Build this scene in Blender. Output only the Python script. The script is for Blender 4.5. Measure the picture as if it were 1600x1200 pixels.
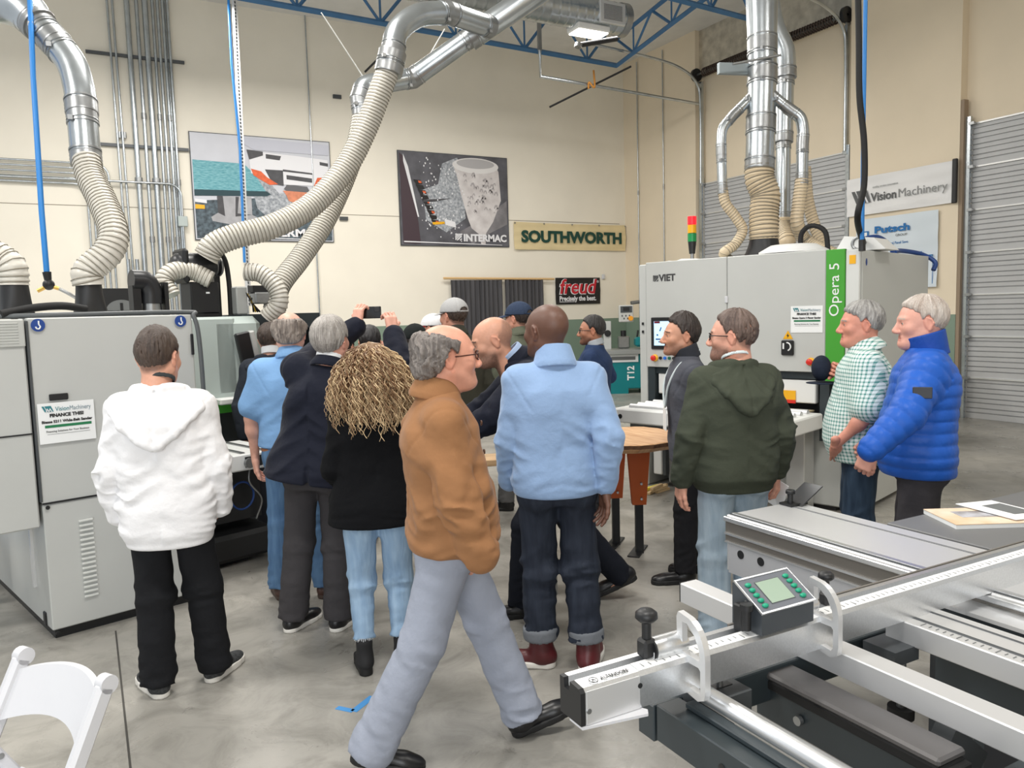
import bpy, bmesh, math, random
import numpy as np
from mathutils import Vector, Matrix
random.seed(7)
for _o in list(bpy.data.objects): bpy.data.objects.remove(_o)
SC = bpy.context.scene
COL = SC.collection
PI = math.pi
# ------------------------------------------------------------------ camera
cam_d = bpy.data.cameras.new('camera'); cam = bpy.data.objects.new('camera', cam_d); COL.objects.link(cam)
cam_d.sensor_fit = 'HORIZONTAL'; cam_d.sensor_width = 36.0; cam_d.lens = 1231.96/1600*36; cam_d.clip_start = .05; cam_d.clip_end = 100
_yaw, _pit, _rol = math.radians(28.3695), math.radians(5.2798), math.radians(-1.5902)
_f = Vector((math.sin(_yaw)*math.cos(_pit), math.cos(_yaw)*math.cos(_pit), -math.sin(_pit)))
_r = Vector((math.cos(_yaw), -math.sin(_yaw), 0)); _u = _r.cross(_f)
_r2 = _r*math.cos(_rol)+_u*math.sin(_rol); _u2 = _u*math.cos(_rol)-_r*math.sin(_rol)
cam.matrix_world = Matrix(((_r2.x, _u2.x, -_f.x, 0), (_r2.y, _u2.y, -_f.y, 0), (_r2.z, _u2.z, -_f.z, 1.78), (0, 0, 0, 1)))
SC.camera = cam
# ------------------------------------------------------------------ world, lamps, exposure
w = bpy.data.worlds.new('daylight'); SC.world = w; w.use_nodes = True
w.node_tree.nodes['Background'].inputs[0].default_value = (.93, .97, 1, 1)
w.node_tree.nodes['Background'].inputs[1].default_value = .62
vs = SC.view_settings; vs.view_transform = 'Standard'; vs.look = 'None'; vs.gamma = 1; vs.use_curve_mapping = False; vs.exposure = 0.17
LAMPS = [(.8, 1.2), (1.2, 6.5), (1.0, 11.8), (4.4, 11.6), (5.2, .5), (5.2, 7.5), (7.53, 11.0), (-3.5, 4), (-3.5, 9)]
for i, (x, y) in enumerate(LAMPS):
    ld = bpy.data.lights.new('bay_and_wall_fill', 'AREA'); ld.shape = 'RECTANGLE'; ld.size = 1.6; ld.size_y = .9
    ld.energy = 165; ld.color = (1, .965, .915)
    lo = bpy.data.objects.new('bay_and_wall_fill', ld); COL.objects.link(lo); lo.location = (x, y, 6.12)
    if x > 5: ld.energy *= .5
    if y > 11.3 and x < 5: ld.energy *= .78  # these two are added to brighten the back wall, without fixtures
# daylight through the open loading door behind the visitors' entrance
ld = bpy.data.lights.new('door_daylight', 'AREA'); ld.shape = 'RECTANGLE'; ld.size = 4.2; ld.size_y = 4.0; ld.energy = 205; ld.color = (.97, .985, 1)
lo = bpy.data.objects.new('door_daylight', ld); COL.objects.link(lo); lo.location = (-2.4, -3.6, 2.6); lo.rotation_euler = (Vector((.42, .9, -.03))).to_track_quat('-Z', 'Y').to_euler()
# ------------------------------------------------------------------ helpers
def link(o, parent=None):
    COL.objects.link(o)
    if parent is not None: o.parent = parent
    return o
def tag(o, label=None, cat=None, group=None, kind=None):
    if label: o['label'] = label
    if cat: o['category'] = cat
    if group: o['group'] = group
    if kind: o['kind'] = kind
    return o
def thing(name, label, cat, loc=(0, 0, 0), rz=0., group=None):
    o = link(bpy.data.objects.new(name, None)); o.empty_display_size = .05
    o.location = loc; o.rotation_euler = (0, 0, rz)
    return tag(o, label, cat, group)
def lin(c):
    return tuple(((v/255)/12.92 if v/255 <= .04045 else ((v/255+.055)/1.055)**2.4) for v in c)
_M = {}
def mat(key, col, rough=.6, metal=0., var=0., scale=8., bump=0., bscale=None, stretch=None, coat=0., alpha=1., emit=0., trans=0., sheen=0., coord='Object', col2=None, detail=4.):
    """principled material; sRGB 0-255 colour; optional procedural colour variation and bump"""
    if key in _M: return _M[key]
    m = bpy.data.materials.new(key); m.use_nodes = True; nt = m.node_tree; b = nt.nodes['Principled BSDF']
    c = lin(col); b.inputs['Base Color'].default_value = (*c, 1); b.inputs['Roughness'].default_value = rough; b.inputs['Metallic'].default_value = metal
    if coat: b.inputs['Coat Weight'].default_value = coat; b.inputs['Coat Roughness'].default_value = .15
    if sheen: b.inputs['Sheen Weight'].default_value = sheen; b.inputs['Sheen Roughness'].default_value = .4
    if alpha < 1: b.inputs['Alpha'].default_value = alpha
    if trans: b.inputs['Transmission Weight'].default_value = trans
    if emit: b.inputs['Emission Color'].default_value = (*c, 1); b.inputs['Emission Strength'].default_value = emit
    if var or bump or col2:
        tc = nt.nodes.new('ShaderNodeTexCoord'); mp = nt.nodes.new('ShaderNodeMapping'); nt.links.new(tc.outputs[coord], mp.inputs[0])
        if stretch: mp.inputs['Scale'].default_value = stretch
        n = nt.nodes.new('ShaderNodeTexNoise'); n.inputs['Scale'].default_value = scale; n.inputs['Detail'].default_value = detail; nt.links.new(mp.outputs[0], n.inputs['Vector'])
        if var or col2:
            r = nt.nodes.new('ShaderNodeValToRGB'); r.color_ramp.elements[0].position = .3; r.color_ramp.elements[1].position = .7
            a, z = (c, lin(col2)) if col2 else (tuple(v*(1-var) for v in c), tuple(min(1, v*(1+var)) for v in c))
            r.color_ramp.elements[0].color = (*a, 1); r.color_ramp.elements[1].color = (*z, 1)
            nt.links.new(n.outputs[0], r.inputs[0]); nt.links.new(r.outputs[0], b.inputs['Base Color'])
        if bump:
            n2 = n
            if bscale:
                n2 = nt.nodes.new('ShaderNodeTexNoise'); n2.inputs['Scale'].default_value = bscale; n2.inputs['Detail'].default_value = 3; nt.links.new(mp.outputs[0], n2.inputs['Vector'])
            bp = nt.nodes.new('ShaderNodeBump'); bp.inputs['Strength'].default_value = bump; bp.inputs['Distance'].default_value = .01
            nt.links.new(n2.outputs[0], bp.inputs['Height']); nt.links.new(bp.outputs[0], b.inputs['Normal'])
    _M[key] = m; return m
class MB:
    """collects shapes for ONE mesh"""
    def __init__(s): s.v = []; s.f = []; s.sm = []
    def add(s, vs_, fs, smooth=False):
        n = len(s.v); s.v += [tuple(v) for v in vs_]; s.f += [tuple(i+n for i in f) for f in fs]; s.sm += [smooth]*len(fs); return s
    def box(s, c, d, rz=0., bev=0., R=None):
        """box centred at c with full dims d, optional bevel, rotated about z or by matrix R"""
        x, y, z = d[0]/2, d[1]/2, d[2]/2
        M = R if R is not None else Matrix.Rotation(rz, 3, 'Z'); c = Vector(c)
        b = min(bev, x*.9, y*.9, z*.9)
        if b <= 0:
            vs_ = [(i, j, k) for k in (-z, z) for j in (-y, y) for i in (-x, x)]
            fs = [(0, 2, 3, 1), (4, 5, 7, 6), (0, 1, 5, 4), (2, 6, 7, 3), (0, 4, 6, 2), (1, 3, 7, 5)]
        else:
            vs_ = []; idx = {}
            for sx in (-1, 1):
                for sy in (-1, 1):
                    for sz in (-1, 1):
                        for a in range(3):
                            p = [sx*(x-b), sy*(y-b), sz*(z-b)]; p[a] = (sx*x, sy*y, sz*z)[a]
                            idx[(sx, sy, sz, a)] = len(vs_); vs_.append(tuple(p))
            fs = []
            for a in range(3):
                o1, o2 = [q for q in range(3) if q != a]
                for sg in (-1, 1):
                    loop = []
                    for u, v in ((-1, -1), (1, -1), (1, 1), (-1, 1)):
                        t = [0, 0, 0]; t[a] = sg; t[o1] = u; t[o2] = v; loop.append(idx[(*t, a)])
                    fs.append(tuple(loop))
            for a in range(3):   # edges along axis a
                o1, o2 = [q for q in range(3) if q != a]
                for u in (-1, 1):
                    for v in (-1, 1):
                        t0 = [0, 0, 0]; t0[a] = -1; t0[o1] = u; t0[o2] = v; t1 = list(t0); t1[a] = 1
                        fs.append((idx[(*t0, o1)], idx[(*t1, o1)], idx[(*t1, o2)], idx[(*t0, o2)]))
            for sx in (-1, 1):
                for sy in (-1, 1):
                    for sz in (-1, 1): fs.append(tuple(idx[(sx, sy, sz, a)] for a in range(3)))
        return s.add([M @ Vector(p)+c for p in vs_], fs)
    def tube(s, pts, r, n=12, cap=True, smooth=True, rfun=None):
        """swept tube; r number or list; rfun(k)->radius"""
        P_ = [Vector(p) for p in pts]; m = len(P_)
        rr = [rfun(i) for i in range(m)] if rfun else ([r]*m if not hasattr(r, '__len__') else list(r))
        T = [(P_[min(i+1, m-1)]-P_[max(i-1, 0)]).normalized() for i in range(m)]
        u = T[0].cross(Vector((0, 0, 1)))
        if u.length < .05: u = T[0].cross(Vector((1, 0, 0)))
        u.normalize(); vs_ = []
        for i in range(m):
            u = (u-T[i]*u.dot(T[i])).normalized(); v = T[i].cross(u)
            for k in range(n):
                a = 2*PI*k/n; vs_.append(P_[i]+(u*math.cos(a)+v*math.sin(a))*rr[i])
        fs = [(i*n+k, i*n+(k+1) % n, (i+1)*n+(k+1) % n, (i+1)*n+k) for i in range(m-1) for k in range(n)]
        s.add(vs_, fs, smooth)
        if cap: s.add(vs_[:n], [tuple(range(n))[::-1]]); s.add(vs_[-n:], [tuple(range(n))])
        return s
    def cyl(s, a, b, r, r2=None, n=20, smooth=True):
        return s.tube([a, b], [r, r if r2 is None else r2], n, True, smooth)
    def prism(s, poly, y0, y1, M=None, smooth=False):
        """poly of (x,z) extruded along y from y0 to y1, mapped by 4x4 M"""
        n = len(poly); vs_ = [Vector((p[0], y0, p[1])) for p in poly]+[Vector((p[0], y1, p[1])) for p in poly]
        if M is not None: vs_ = [M @ v for v in vs_]
        fs = [tuple(range(n)), tuple(range(2*n-1, n-1, -1))]+[(i, i+n, (i+1) % n+n, (i+1) % n) for i in range(n)]
        return s.add(vs_, fs, smooth)
    def lathe(s, prof, c=(0, 0, 0), n=24, M=None, smooth=True):
        """prof list of (r,z) about z axis at c"""
        c = Vector(c); m = len(prof)
        vs_ = [Vector((r*math.cos(2*PI*k/n), r*math.sin(2*PI*k/n), z)) for r, z in prof for k in range(n)]
        vs_ = [(M @ v if M is not None else v)+c for v in vs_]
        return s.add(vs_, [(i*n+k, i*n+(k+1) % n, (i+1)*n+(k+1) % n, (i+1)*n+k) for i in range(m-1) for k in range(n)], smooth)
    def sphere(s, c, r, n=14, sc=(1, 1, 1)):
        pr_ = [(max(1e-4, math.sin(PI*i/n)), -math.cos(PI*i/n)) for i in range(n+1)]
        M = Matrix(((r*sc[0], 0, 0), (0, r*sc[1], 0), (0, 0, r*sc[2])))
        return s.lathe(pr_, c, n*2 if n < 12 else n+8, M)
    def build(s, name, m, parent=None, label=None, xf=None):
        me = bpy.data.meshes.new(name); vv = s.v if xf is None else [tuple(xf @ Vector(v)) for v in s.v]
        me.from_pydata(vv, [], s.f); me.polygons.foreach_set('use_smooth', s.sm); me.materials.append(m)
        bm_ = bmesh.new(); bm_.from_mesh(me); bmesh.ops.recalc_face_normals(bm_, faces=bm_.faces); bm_.to_mesh(me); bm_.free()
        o = link(bpy.data.objects.new(name, me), parent)
        if label: o['label'] = label
        return o
def struct(name, mb, m): o = mb.build(name, m); o['kind'] = 'structure'; return o
def solo(name, mb, m, label, cat, group=None): return tag(mb.build(name, m), label, cat, group)
def spline(pts, n=8):
    """catmull-rom through pts"""
    P_ = [Vector(p) for p in pts]; P_ = [P_[0]*2-P_[1]]+P_+[P_[-1]*2-P_[-2]]; out = []
    for i in range(1, len(P_)-2):
        for k in range(n):
            t = k/n; a, b, c, d = P_[i-1:i+3]
            out.append(.5*((2*b)+(c-a)*t+(2*a-5*b+4*c-d)*t*t+(3*b-a-3*c+d)*t**3))
    return out+[P_[-2]]
def resample(pts, step):
    P_ = [Vector(p) for p in pts]; out = [P_[0]]; acc = 0
    for a, b in zip(P_, P_[1:]):
        L = (b-a).length; t = step-acc
        while t <= L: out.append(a.lerp(b, t/L)); t += step
        acc = (acc+L) % step if L else acc
    return out+[P_[-1]]
_fonts = {}
def text(txt, size, M, name, m, parent=None, bold=0., depth=.0015, align='LEFT', shear=0., spacing=1., width=None, sx=1.):
    """lettering as a mesh; M maps text plane (x right, y up, z out) to the parent's space; width: fit to this width"""
    cu = bpy.data.curves.new('t', 'FONT'); cu.body = txt; cu.size = size; cu.extrude = depth; cu.offset = bold; cu.align_x = align; cu.shear = shear; cu.space_character = spacing; cu.resolution_u = 3
    to = bpy.data.objects.new('t', cu); COL.objects.link(to); dg = bpy.context.evaluated_depsgraph_get(); dg.update()
    me = bpy.data.meshes.new_from_object(to.evaluated_get(dg)); bpy.data.objects.remove(to); bpy.data.curves.remove(cu)
    k = sx
    if width:
        xs = [v.co.x for v in me.vertices]; k = width/(max(xs)-min(xs))
    me.transform(M @ Matrix.Diagonal((k, 1, 1, 1))); me.materials.clear(); me.materials.append(m); me.name = name
    return link(bpy.data.objects.new(name, me), parent)
def frame(o, xd, yd):
    """4x4 with x axis xd, y axis yd (text plane) at o"""
    x = Vector(xd).normalized(); y = Vector(yd); y = (y-x*y.dot(x)).normalized(); z = x.cross(y)
    return Matrix(((x.x, y.x, z.x, o[0]), (x.y, y.y, z.y, o[1]), (x.z, y.z, z.z, o[2]), (0, 0, 0, 1)))
def poly2d(mb, pts, M, z=.001):
    """flat printed shape: polygon (x,y) in the plane of M raised by z"""
    mb.add([M @ Vector((p[0], p[1], z)) for p in pts], [tuple(range(len(pts)))]); return mb
def ell(cx, cy, rx, ry, n=28, a0=0., a1=2*PI): return [(cx+rx*math.cos(a0+(a1-a0)*i/n), cy+ry*math.sin(a0+(a1-a0)*i/n)) for i in range(n if abs(a1-a0-2*PI) < 1e-6 else n+1)]
# common materials
GALV = mat('galvanised steel', (188, 194, 198), .27, .95, var=.13, scale=5, bump=.05, bscale=40)
STEEL = mat('bare steel', (160, 162, 163), .35, .9, var=.06, scale=20)
ALU = mat('brushed aluminium', (226, 228, 230), .3, .88, var=.05, scale=6, stretch=(30, 1, 30), bump=.03)
ALUS = mat('satin aluminium', (222, 223, 224), .42, .6)
BLACK = mat('black plastic', (27, 28, 30), .45)
RUBBER = mat('black rubber', (18, 18, 19), .7)
ANTH = mat('anthracite enamel', (48, 56, 60), .4, var=.05, scale=3)
DARKG = mat('dark grey enamel', (70, 74, 77), .45, var=.06, scale=3)
MGREY = mat('light grey enamel', (190, 192, 189), .42, var=.02, scale=3)
MGREY2 = mat('pale green grey enamel', (186, 198, 194), .42, var=.02, scale=3)
WHITE = mat('white enamel', (232, 233, 231), .4)
WPLAS = mat('white plastic', (206, 207, 211), .38)
GREEN = mat('green enamel', (70, 160, 52), .45)
BLUEP = mat('blue polyurethane', (38, 128, 205), .4)
PAPER = mat('white paper', (238, 240, 240), .7)
INK = mat('black ink', (26, 27, 28), .6)
GINK = mat('grey ink', (110, 113, 113), .6)
REDP = mat('red plastic', (214, 46, 36), .35)
YELP = mat('yellow plastic', (240, 178, 28), .4)
HOSE = mat('clear ribbed hose', (212, 208, 198), .35, alpha=.94)
HOSEW = mat('tan ribbed hose', (216, 197, 166), .4, alpha=.96)
WIREM = mat('hose wire helix', (142, 136, 122), .35, .3)
# ------------------------------------------------------------------ the building
def wallmat(name, col):
    return mat(name, col, .75, var=.035, scale=1.1, bump=.04, bscale=60)
WALL = wallmat('cream wall paint', (241, 235, 221)); WALLR = wallmat('warm shaded wall paint', (233, 219, 195))  # right wall's tan is warm light and shade put into its colour
SAGE = mat('sage green paint', (126, 146, 130), .6, var=.04, scale=2)
# concrete floor
fm = bpy.data.materials.new('polished concrete'); fm.use_nodes = True; nt = fm.node_tree; b = nt.nodes['Principled BSDF']; b.inputs['Specular IOR Level'].default_value = .35
tc = nt.nodes.new('ShaderNodeTexCoord')
def nz(sc, det=6, dist=0., rough=.6):
    n = nt.nodes.new('ShaderNodeTexNoise'); n.inputs['Scale'].default_value = sc; n.inputs['Detail'].default_value = det; n.inputs['Distortion'].default_value = dist; n.inputs['Roughness'].default_value = rough
    nt.links.new(tc.outputs['Object'], n.inputs['Vector']); return n
def ramp(src, stops):
    r = nt.nodes.new('ShaderNodeValToRGB'); e = r.color_ramp.elements
    while len(e) < len(stops): e.new(.5)
    for q, (p, c) in zip(e, stops): q.position = p; q.color = (*c, 1)
    nt.links.new(src, r.inputs[0]); return r
def mix(a, b_, f, mode='MULTIPLY'):
    x = nt.nodes.new('ShaderNodeMix'); x.data_type = 'RGBA'; x.blend_type = mode
    if isinstance(f, float): x.inputs[0].default_value = f
    else: nt.links.new(f, x.inputs[0])
    nt.links.new(a, x.inputs[6]); nt.links.new(b_, x.inputs[7]); return x.outputs[2]
base = ramp(nz(.55, 8, .6).outputs[0], [(.3, lin((134, 132, 126))), (.5, lin((164, 161, 154))), (.72, lin((184, 180, 171)))])
mid = ramp(nz(3.2, 8, 1.2, .7).outputs[0], [(.34, (.62, .62, .61)), (.56, (1, 1, 1))])
spots = ramp(nz(6, 4, .6).outputs[0], [(.26, (.40, .39, .38)), (.34, (1, 1, 1))])
c1 = mix(base.outputs[0], mid.outputs[0], .75); c2 = mix(c1, spots.outputs[0], .7); nt.links.new(c2, b.inputs['Base Color'])
rr = ramp(nz(1.5, 6, .5).outputs[0], [(.3, (.22,)*3), (.7, (.42,)*3)]); nt.links.new(rr.outputs[0], b.inputs['Roughness'])
bp = nt.nodes.new('ShaderNodeBump'); bp.inputs['Strength'].default_value = .06; bp.inputs['Distance'].default_value = .01
nt.links.new(nz(14, 6).outputs[0], bp.inputs['Height']); nt.links.new(bp.outputs[0], b.inputs['Normal'])
struct('floor', MB().box((3.5, 6, -.1), (20, 20, .2)), fm)
XW, YB = 11.42, 15.3          # faces of the right wall piers and of the back wall
struct('wall_back', MB().box((2.5, YB+.1, 3.75), (18.4, .2, 7.5)), WALL)
struct('wall_band_back', MB().box((2.5, YB-.003, .775), (18.0, .006, 1.55)), SAGE)
mbp = MB()
for y0, y1 in ((12.85, YB), (7.2, 9.08), (1.0, 2.9)): mbp.box((XW+.25, (y0+y1)/2, 3.75), (.5, y1-y0, 7.5))
struct('wall_right', mbp, WALLR)
mbp = MB()
for y0, y1 in ((12.85, YB-.006), (7.2, 9.08)): mbp.box((XW-.003, (y0+y1)/2, .775), (.006, y1-y0, 1.55))
struct('wall_band_right', mbp, SAGE)
mbp = MB()
for y0, y1 in ((9.08, 12.85), (2.9, 7.2)): mbp.box((XW+.2, (y0+y1)/2, 5.4), (.1, y1-y0, 2.2))
struct('wall_header_right', mbp, WALLR)
struct('wall_front', MB().box((6.0, -3.9, 3.75), (11.4, .2, 7.5)), WALLR)
struct('ceiling', MB().box((3.5, 6, 7.5), (20, 20, .2)), mat('white roof insulation', (226, 226, 224), .6, bump=.6, bscale=2.2, var=.05, scale=3))
FOIL = mat('foil insulation', (212, 208, 198), .28, .75, var=.2, scale=6, bump=.9, bscale=14)
mbp = MB()
for y0, y1 in ((9.08, 12.85), (2.9, 7.2)): mbp.box((XW+.14, (y0+y1)/2, 6.95), (.06, y1-y0, 1.0))
struct('wall_insulation_right', mbp, FOIL)
# shallow chases in the back wall and the corner wall, drawn as slim steel conduit
def door(n, y0, y1):
    t = thing('door_%d' % n, 'grey sectional roll-up door', 'door', (XW+.13, (y0+y1)/2, 0)); t['kind'] = 'structure'
    del t['label']; del t['category']
    dm = mat('grey door slats', (190, 191, 192), .5, .1, var=.03, scale=3); w_ = y1-y0
    for k in range(7):
        z = k*.615; mb = MB(); prof = [(0, .0), (0, .03), (.028, .035), (.028, .045), (0, .05)]
        pts = []
        for q in range(4):
            z0 = z+.02+q*.148
            pts += [(0, z0), (0, z0+.062), (.022, z0+.067), (.022, z0+.076), (0, z0+.08), (0, z0+.13), (.024, z0+.137), (.024, z0+.144)]
        pts = [(.0, z+.004)]+pts+[(0, z+.612), (.04, z+.612), (.04, z+.004)]
        mb.prism(pts, -w_/2+.1, w_/2-.1); mb.build('door_panel', dm, t)
        MB().box((-.012, 0, z+.606), (.03, w_-.2, .022)).build('seam_rail', mat('door seam steel', (222, 222, 220), .35, .5), t)
    for s in (-1, 1):
        mb = MB().box((-.06, s*(w_/2-.09), 2.2), (.05, .07, 4.4)).box((-.03, s*(w_/2-.03), 2.2), (.06, .03, 4.4))
        for q in range(22): mb.cyl((-.088, s*(w_/2-.09), .15+q*.2), (-.084, s*(w_/2-.09), .15+q*.2), .012, n=8)
        mb.build('track', GALV, t)
        for k in range(7): MB().box((-.07, s*(w_/2-.14), k*.615+.606), (.05, .08, .04)).build('hinge', STEEL, t)
    return t
door(1, 9.08, 12.85); door(2, 2.9, 7.2)
struct('trim_1', MB().box((XW+.05, 7.17, 2.2), (.1, .05, 4.9)), mat('brown jamb', (150, 132, 112), .6))
def spring(n, y0, y1, z):
    t = thing('spring_shaft', ['torsion spring shaft above the door behind the ducts', 'torsion spring shaft above the far right door'][n], 'door spring', (XW-.04, (y0+y1)/2, z))
    L = y1-y0; MB().cyl((0, -L/2, 0), (0, L/2, 0), .02, n=10).build('shaft', STEEL, t)
    for s in (-1, 1):
        pts = [(.075*math.cos(a*2*PI/10), s*(.12+L*.40*a/260), .075*math.sin(a*2*PI/10)) for a in range(261)]
        MB().tube(pts, .016, 5).build('coil_spring', mat('rusty spring steel', (74, 62, 56), .6, .4), t)
        MB().cyl((0, s*(L/2-.06), 0), (0, s*(L/2), 0), .13, n=20).build('cable_drum', BLACK, t)
        MB().box((.03, s*(L/2-.02), -.05), (.1, .03, .2)).build('bracket', STEEL, t)
    return t
spring(0, 9.12, 12.8, 6.48)
for i, y in enumerate((12.72, 9.2)):
    t = thing('door_lift_track', ['vertical door lift track beside the corner wall', 'vertical door lift track left of the white company banner'][i], 'door track', (XW+.05, y, 4.3))
    MB().box((0, 0, 1.0), (.06, .06, 2.1)).build('rail', GALV, t)
    MB().tube(spline([(-.03, 0, 0), (-.03, 0, 1.55), (-.12, 0, 2.0), (-.5, 0, 2.24), (-1.2, 0, 2.36), (-2.8, 0, 2.45)], 6), .028, 8).build('curved_track', GALV, t)
# conduits on the back wall
def conduit(pts, r, label, grp, fit=()):
    t = thing('conduit', label, 'conduit', pts[0], 0, grp); o = Vector(pts[0])
    MB().tube([Vector(p)-o for p in pts], r, 8).build('pipe', GALV, t)
    for z in fit: MB().cyl((0, 0, z-o.z-.05), (0, 0, z-o.z+.05), r*1.45, n=10).build('coupling', STEEL, t)
YC = YB-.07
grp = 'vertical conduits on the back wall'
for i, x in enumerate((.72, .80)): conduit([(x+.05, YC, .0), (x, YC, 7.4)], .02, 'thin pair of grey conduits left of the thick bundle', grp, (4.95,))
for i, (x, r) in enumerate(((1.02, .045), (1.17, .03), (1.30, .048), (1.42, .025), (1.50, .025), (1.58, .025), (1.66, .025))):
    conduit([(x, YC, 0), (x, YC, 7.4)], r, 'steel conduit in the thick vertical bundle on the back wall', 'steel conduits in the thick bundle', (3.2, 5.3) if i % 2 else (4.2,))
for x, l in ((1.62, 'thin steel conduit just left of the waterjet banner'), (2.72, 'thin steel conduit above the middle of the waterjet banner'), (4.05, 'thin steel conduit above the right end of the waterjet banner')):
    conduit([(x, YC+.03, 0 if x < 2.5 else 1.6), (x, YC+.03, 7.4)], .014, l, 'thin single conduits', (4.0,))
def bend(x0, x1, z0, z1, r, y):
    return [(x0, y, z0), (x1-r, y, z0)]+[(x1-r+r*math.sin(a), y, z0-r+r*math.cos(a)) for a in (.3, .6, .9, 1.2)]+[(x1, y, z0-r), (x1, y, z1)]
for i in range(5):
    conduit(bend(-6, .22+.085*(4-i), 4.42-.085*(4-i) if 0 else 4.1+.085*(4-i), .0, .2, YC), .018, 'steel conduit bending from horizontal to down left of the ribbed hose', 'conduits bending down on the left')
conduit(bend(-6, 1.68, 4.16, 3.6, .2, YC-.06), .02, 'long horizontal conduit dropping into a small grey box', 'long horizontal conduit')
conduit([(1.68, YC-.05, 3.45), (1.72, YC-.05, 0)], .02, 'conduit running down below the small grey box', 'conduit below box')
for i, x in enumerate((.86, 1.0)): conduit([(x-.1, YC-.06, 0), (x-.1, YC-.06, 2.85)], .03, 'short grey riser stub behind the ribbed hose', 'short risers')
solo('junction_box', MB().box((1.68, YC-.03, 3.52), (.16, .1, .18), bev=.01), mat('box grey', (176, 186, 184), .5), 'small grey electrical box on the back wall', 'junction box')
for i, (z, x0, x1) in enumerate(((6.28, .35, 1.88), (4.78, .36, 1.86))):
    solo('strut_channel', MB().box(((x0+x1)/2, YC+.03, z), (x1-x0, .05, .05)), mat('dark strut', (92, 95, 98), .5, .4), ['upper dark strut rail holding the conduit bundle', 'lower dark strut rail holding the conduit bundle'][i], 'rail')
for x, y_, z, l in ((4.6, YB-.02, 5.98, 'small dark wall clip near the top of the back wall'), (4.62, YB-.02, 3.67, 'small dark wall clip beside the bent hoses')):
    solo('wall_clip', MB().box((x, y_, z), (.16, .05, .07)), DARKG, l, 'clip')
solo('wall_sensor', MB().box((10.75, YB-.03, 2.52), (.08, .05, .12), bev=.015), WPLAS, 'small white wall sensor above the black and red sign', 'sensor')
struct('trim_3', MB().box((3.0, YB-.002, 3.75), (16.5, .004, .012)), mat('wall joint', (150, 142, 128), .8))  # horizontal joint line of the back wall
for i, y in enumerate((14.75, 13.85)):
    conduit([(XW-.03, y, 0), (XW-.03, y, 7.3)], .014, ['thin steel conduit on the corner wall nearer the corner', 'thin steel conduit on the corner wall nearer the door'][i], 'corner wall conduits', (4.4,))
struct('trim_2', MB().box((.047, 1.6, .0004), (.009, 6.8, .0012)), mat('floor joint', (74, 72, 68), .9))
# ------------------------------------------------------------------ roof trusses
BLUES = mat('blue joist paint', (66, 114, 158), .5, var=.1, scale=4)
def truss(name, label, a, b, h, n, off=0):
    t = thing(name, label, 'roof truss', a); d = Vector(b)-Vector(a); L = d.length; u = d/L; up = Vector((0, 0, 1)); s = u.cross(up)
    def bar(p, q, w_):
        p = Vector(p); q = Vector(q); return MB().tube([p, q], w_*.7, 4, True, False)
    bar((0, 0, 0), d, .07).build('bottom_chord', BLUES, t); bar((0, 0, h), d+up*h, .07).build('top_chord', BLUES, t)
    for i in range(n):
        p0 = u*(L*(i+.5)/n)
        bar(u*(L*i/n)+up*h, p0, .04).build('web_bar', BLUES, t); bar(p0, u*(L*(i+1)/n)+up*h, .04).build('web_bar', BLUES, t)
        bar(p0, p0+up*h, .03).build('web_post', BLUES, t)
    return t
truss('roof_truss', 'long blue roof truss running behind the silver ducts', (-1.5, 13, 6.78), (9.55, 13, 6.52), .85, 8)
truss('roof_truss', 'dark blue roof joist rising to the right above the tan wall', (9.55, 13, 6.52), (9.3, 7.2, 7.25), .5, 5)
truss('roof_truss', 'dark blue roof joist beside the end of the spiral duct', (7.2, 10.3, 6.78), (10.9, 10.3, 6.62), .7, 4)
t = thing('gas_pipe', 'thin silver pipe on a drop bracket below the truss', 'pipe', (7.5, 12.5, 5.95))
MB().tube([(0, 0, .55), (0, 0, 0), (3.7, 0, -.12)], .03, 8).build('pipe', GALV, t)
MB().box((0, 0, .9), (.06, .06, .9)).build('hanger', STEEL, t)
MB().tube(spline([(1.0, -.05, -.12), (.98, -.1, -.02), (1.1, -.1, -.1), (1.12, -.05, .22)], 5), .018, 6).build('pipe_clamp', mat('orange clamp', (206, 140, 60), .5), t)
for i, (a, b) in enumerate((((4.95, 14.6, 6.3), (5.9, 13.1, 7.3)), ((8.35, 13.6, 5.75), (9.6, 12.6, 6.4)))):
    solo('brace_rod', MB().cyl(a, b, .02, n=8), mat('dark rod', (58, 58, 60), .5, .5), ['dark diagonal brace rod behind the tall hose', 'dark diagonal rod crossing the silver pipe'][i], 'brace rod')
# lamp fixtures in view
t = thing('ceiling_light', 'bright bay light hanging below the spiral duct', 'ceiling light', (7.53, 11.0, 6.2))
MB().box((0, 0, .08), (.62, .36, .1), bev=.02).build('housing', WHITE, t)
MB().box((0, 0, .02), (.56, .3, .02)).build('diffuser', mat('lit diffuser', (255, 250, 238), .5, emit=4.), t)
for s in (-.25, .25): MB().cyl((s, 0, .12), (s, 0, 1.2), .008, n=6).build('hanging_wire', STEEL, t)
t = thing('beam_stub', 'dark steel bar beside the bay light', 'steel bar', (7.05, 10.6, 5.86)); MB().cyl((0, 0, 0), (.75, 0, .2), .04, n=8).build('bar', mat('dark rod', (58, 58, 60), .5), t); MB().cyl((0, 0, -.03), (.02, 0, .03), .06, n=8).build('end_cap', STEEL, t)
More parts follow.
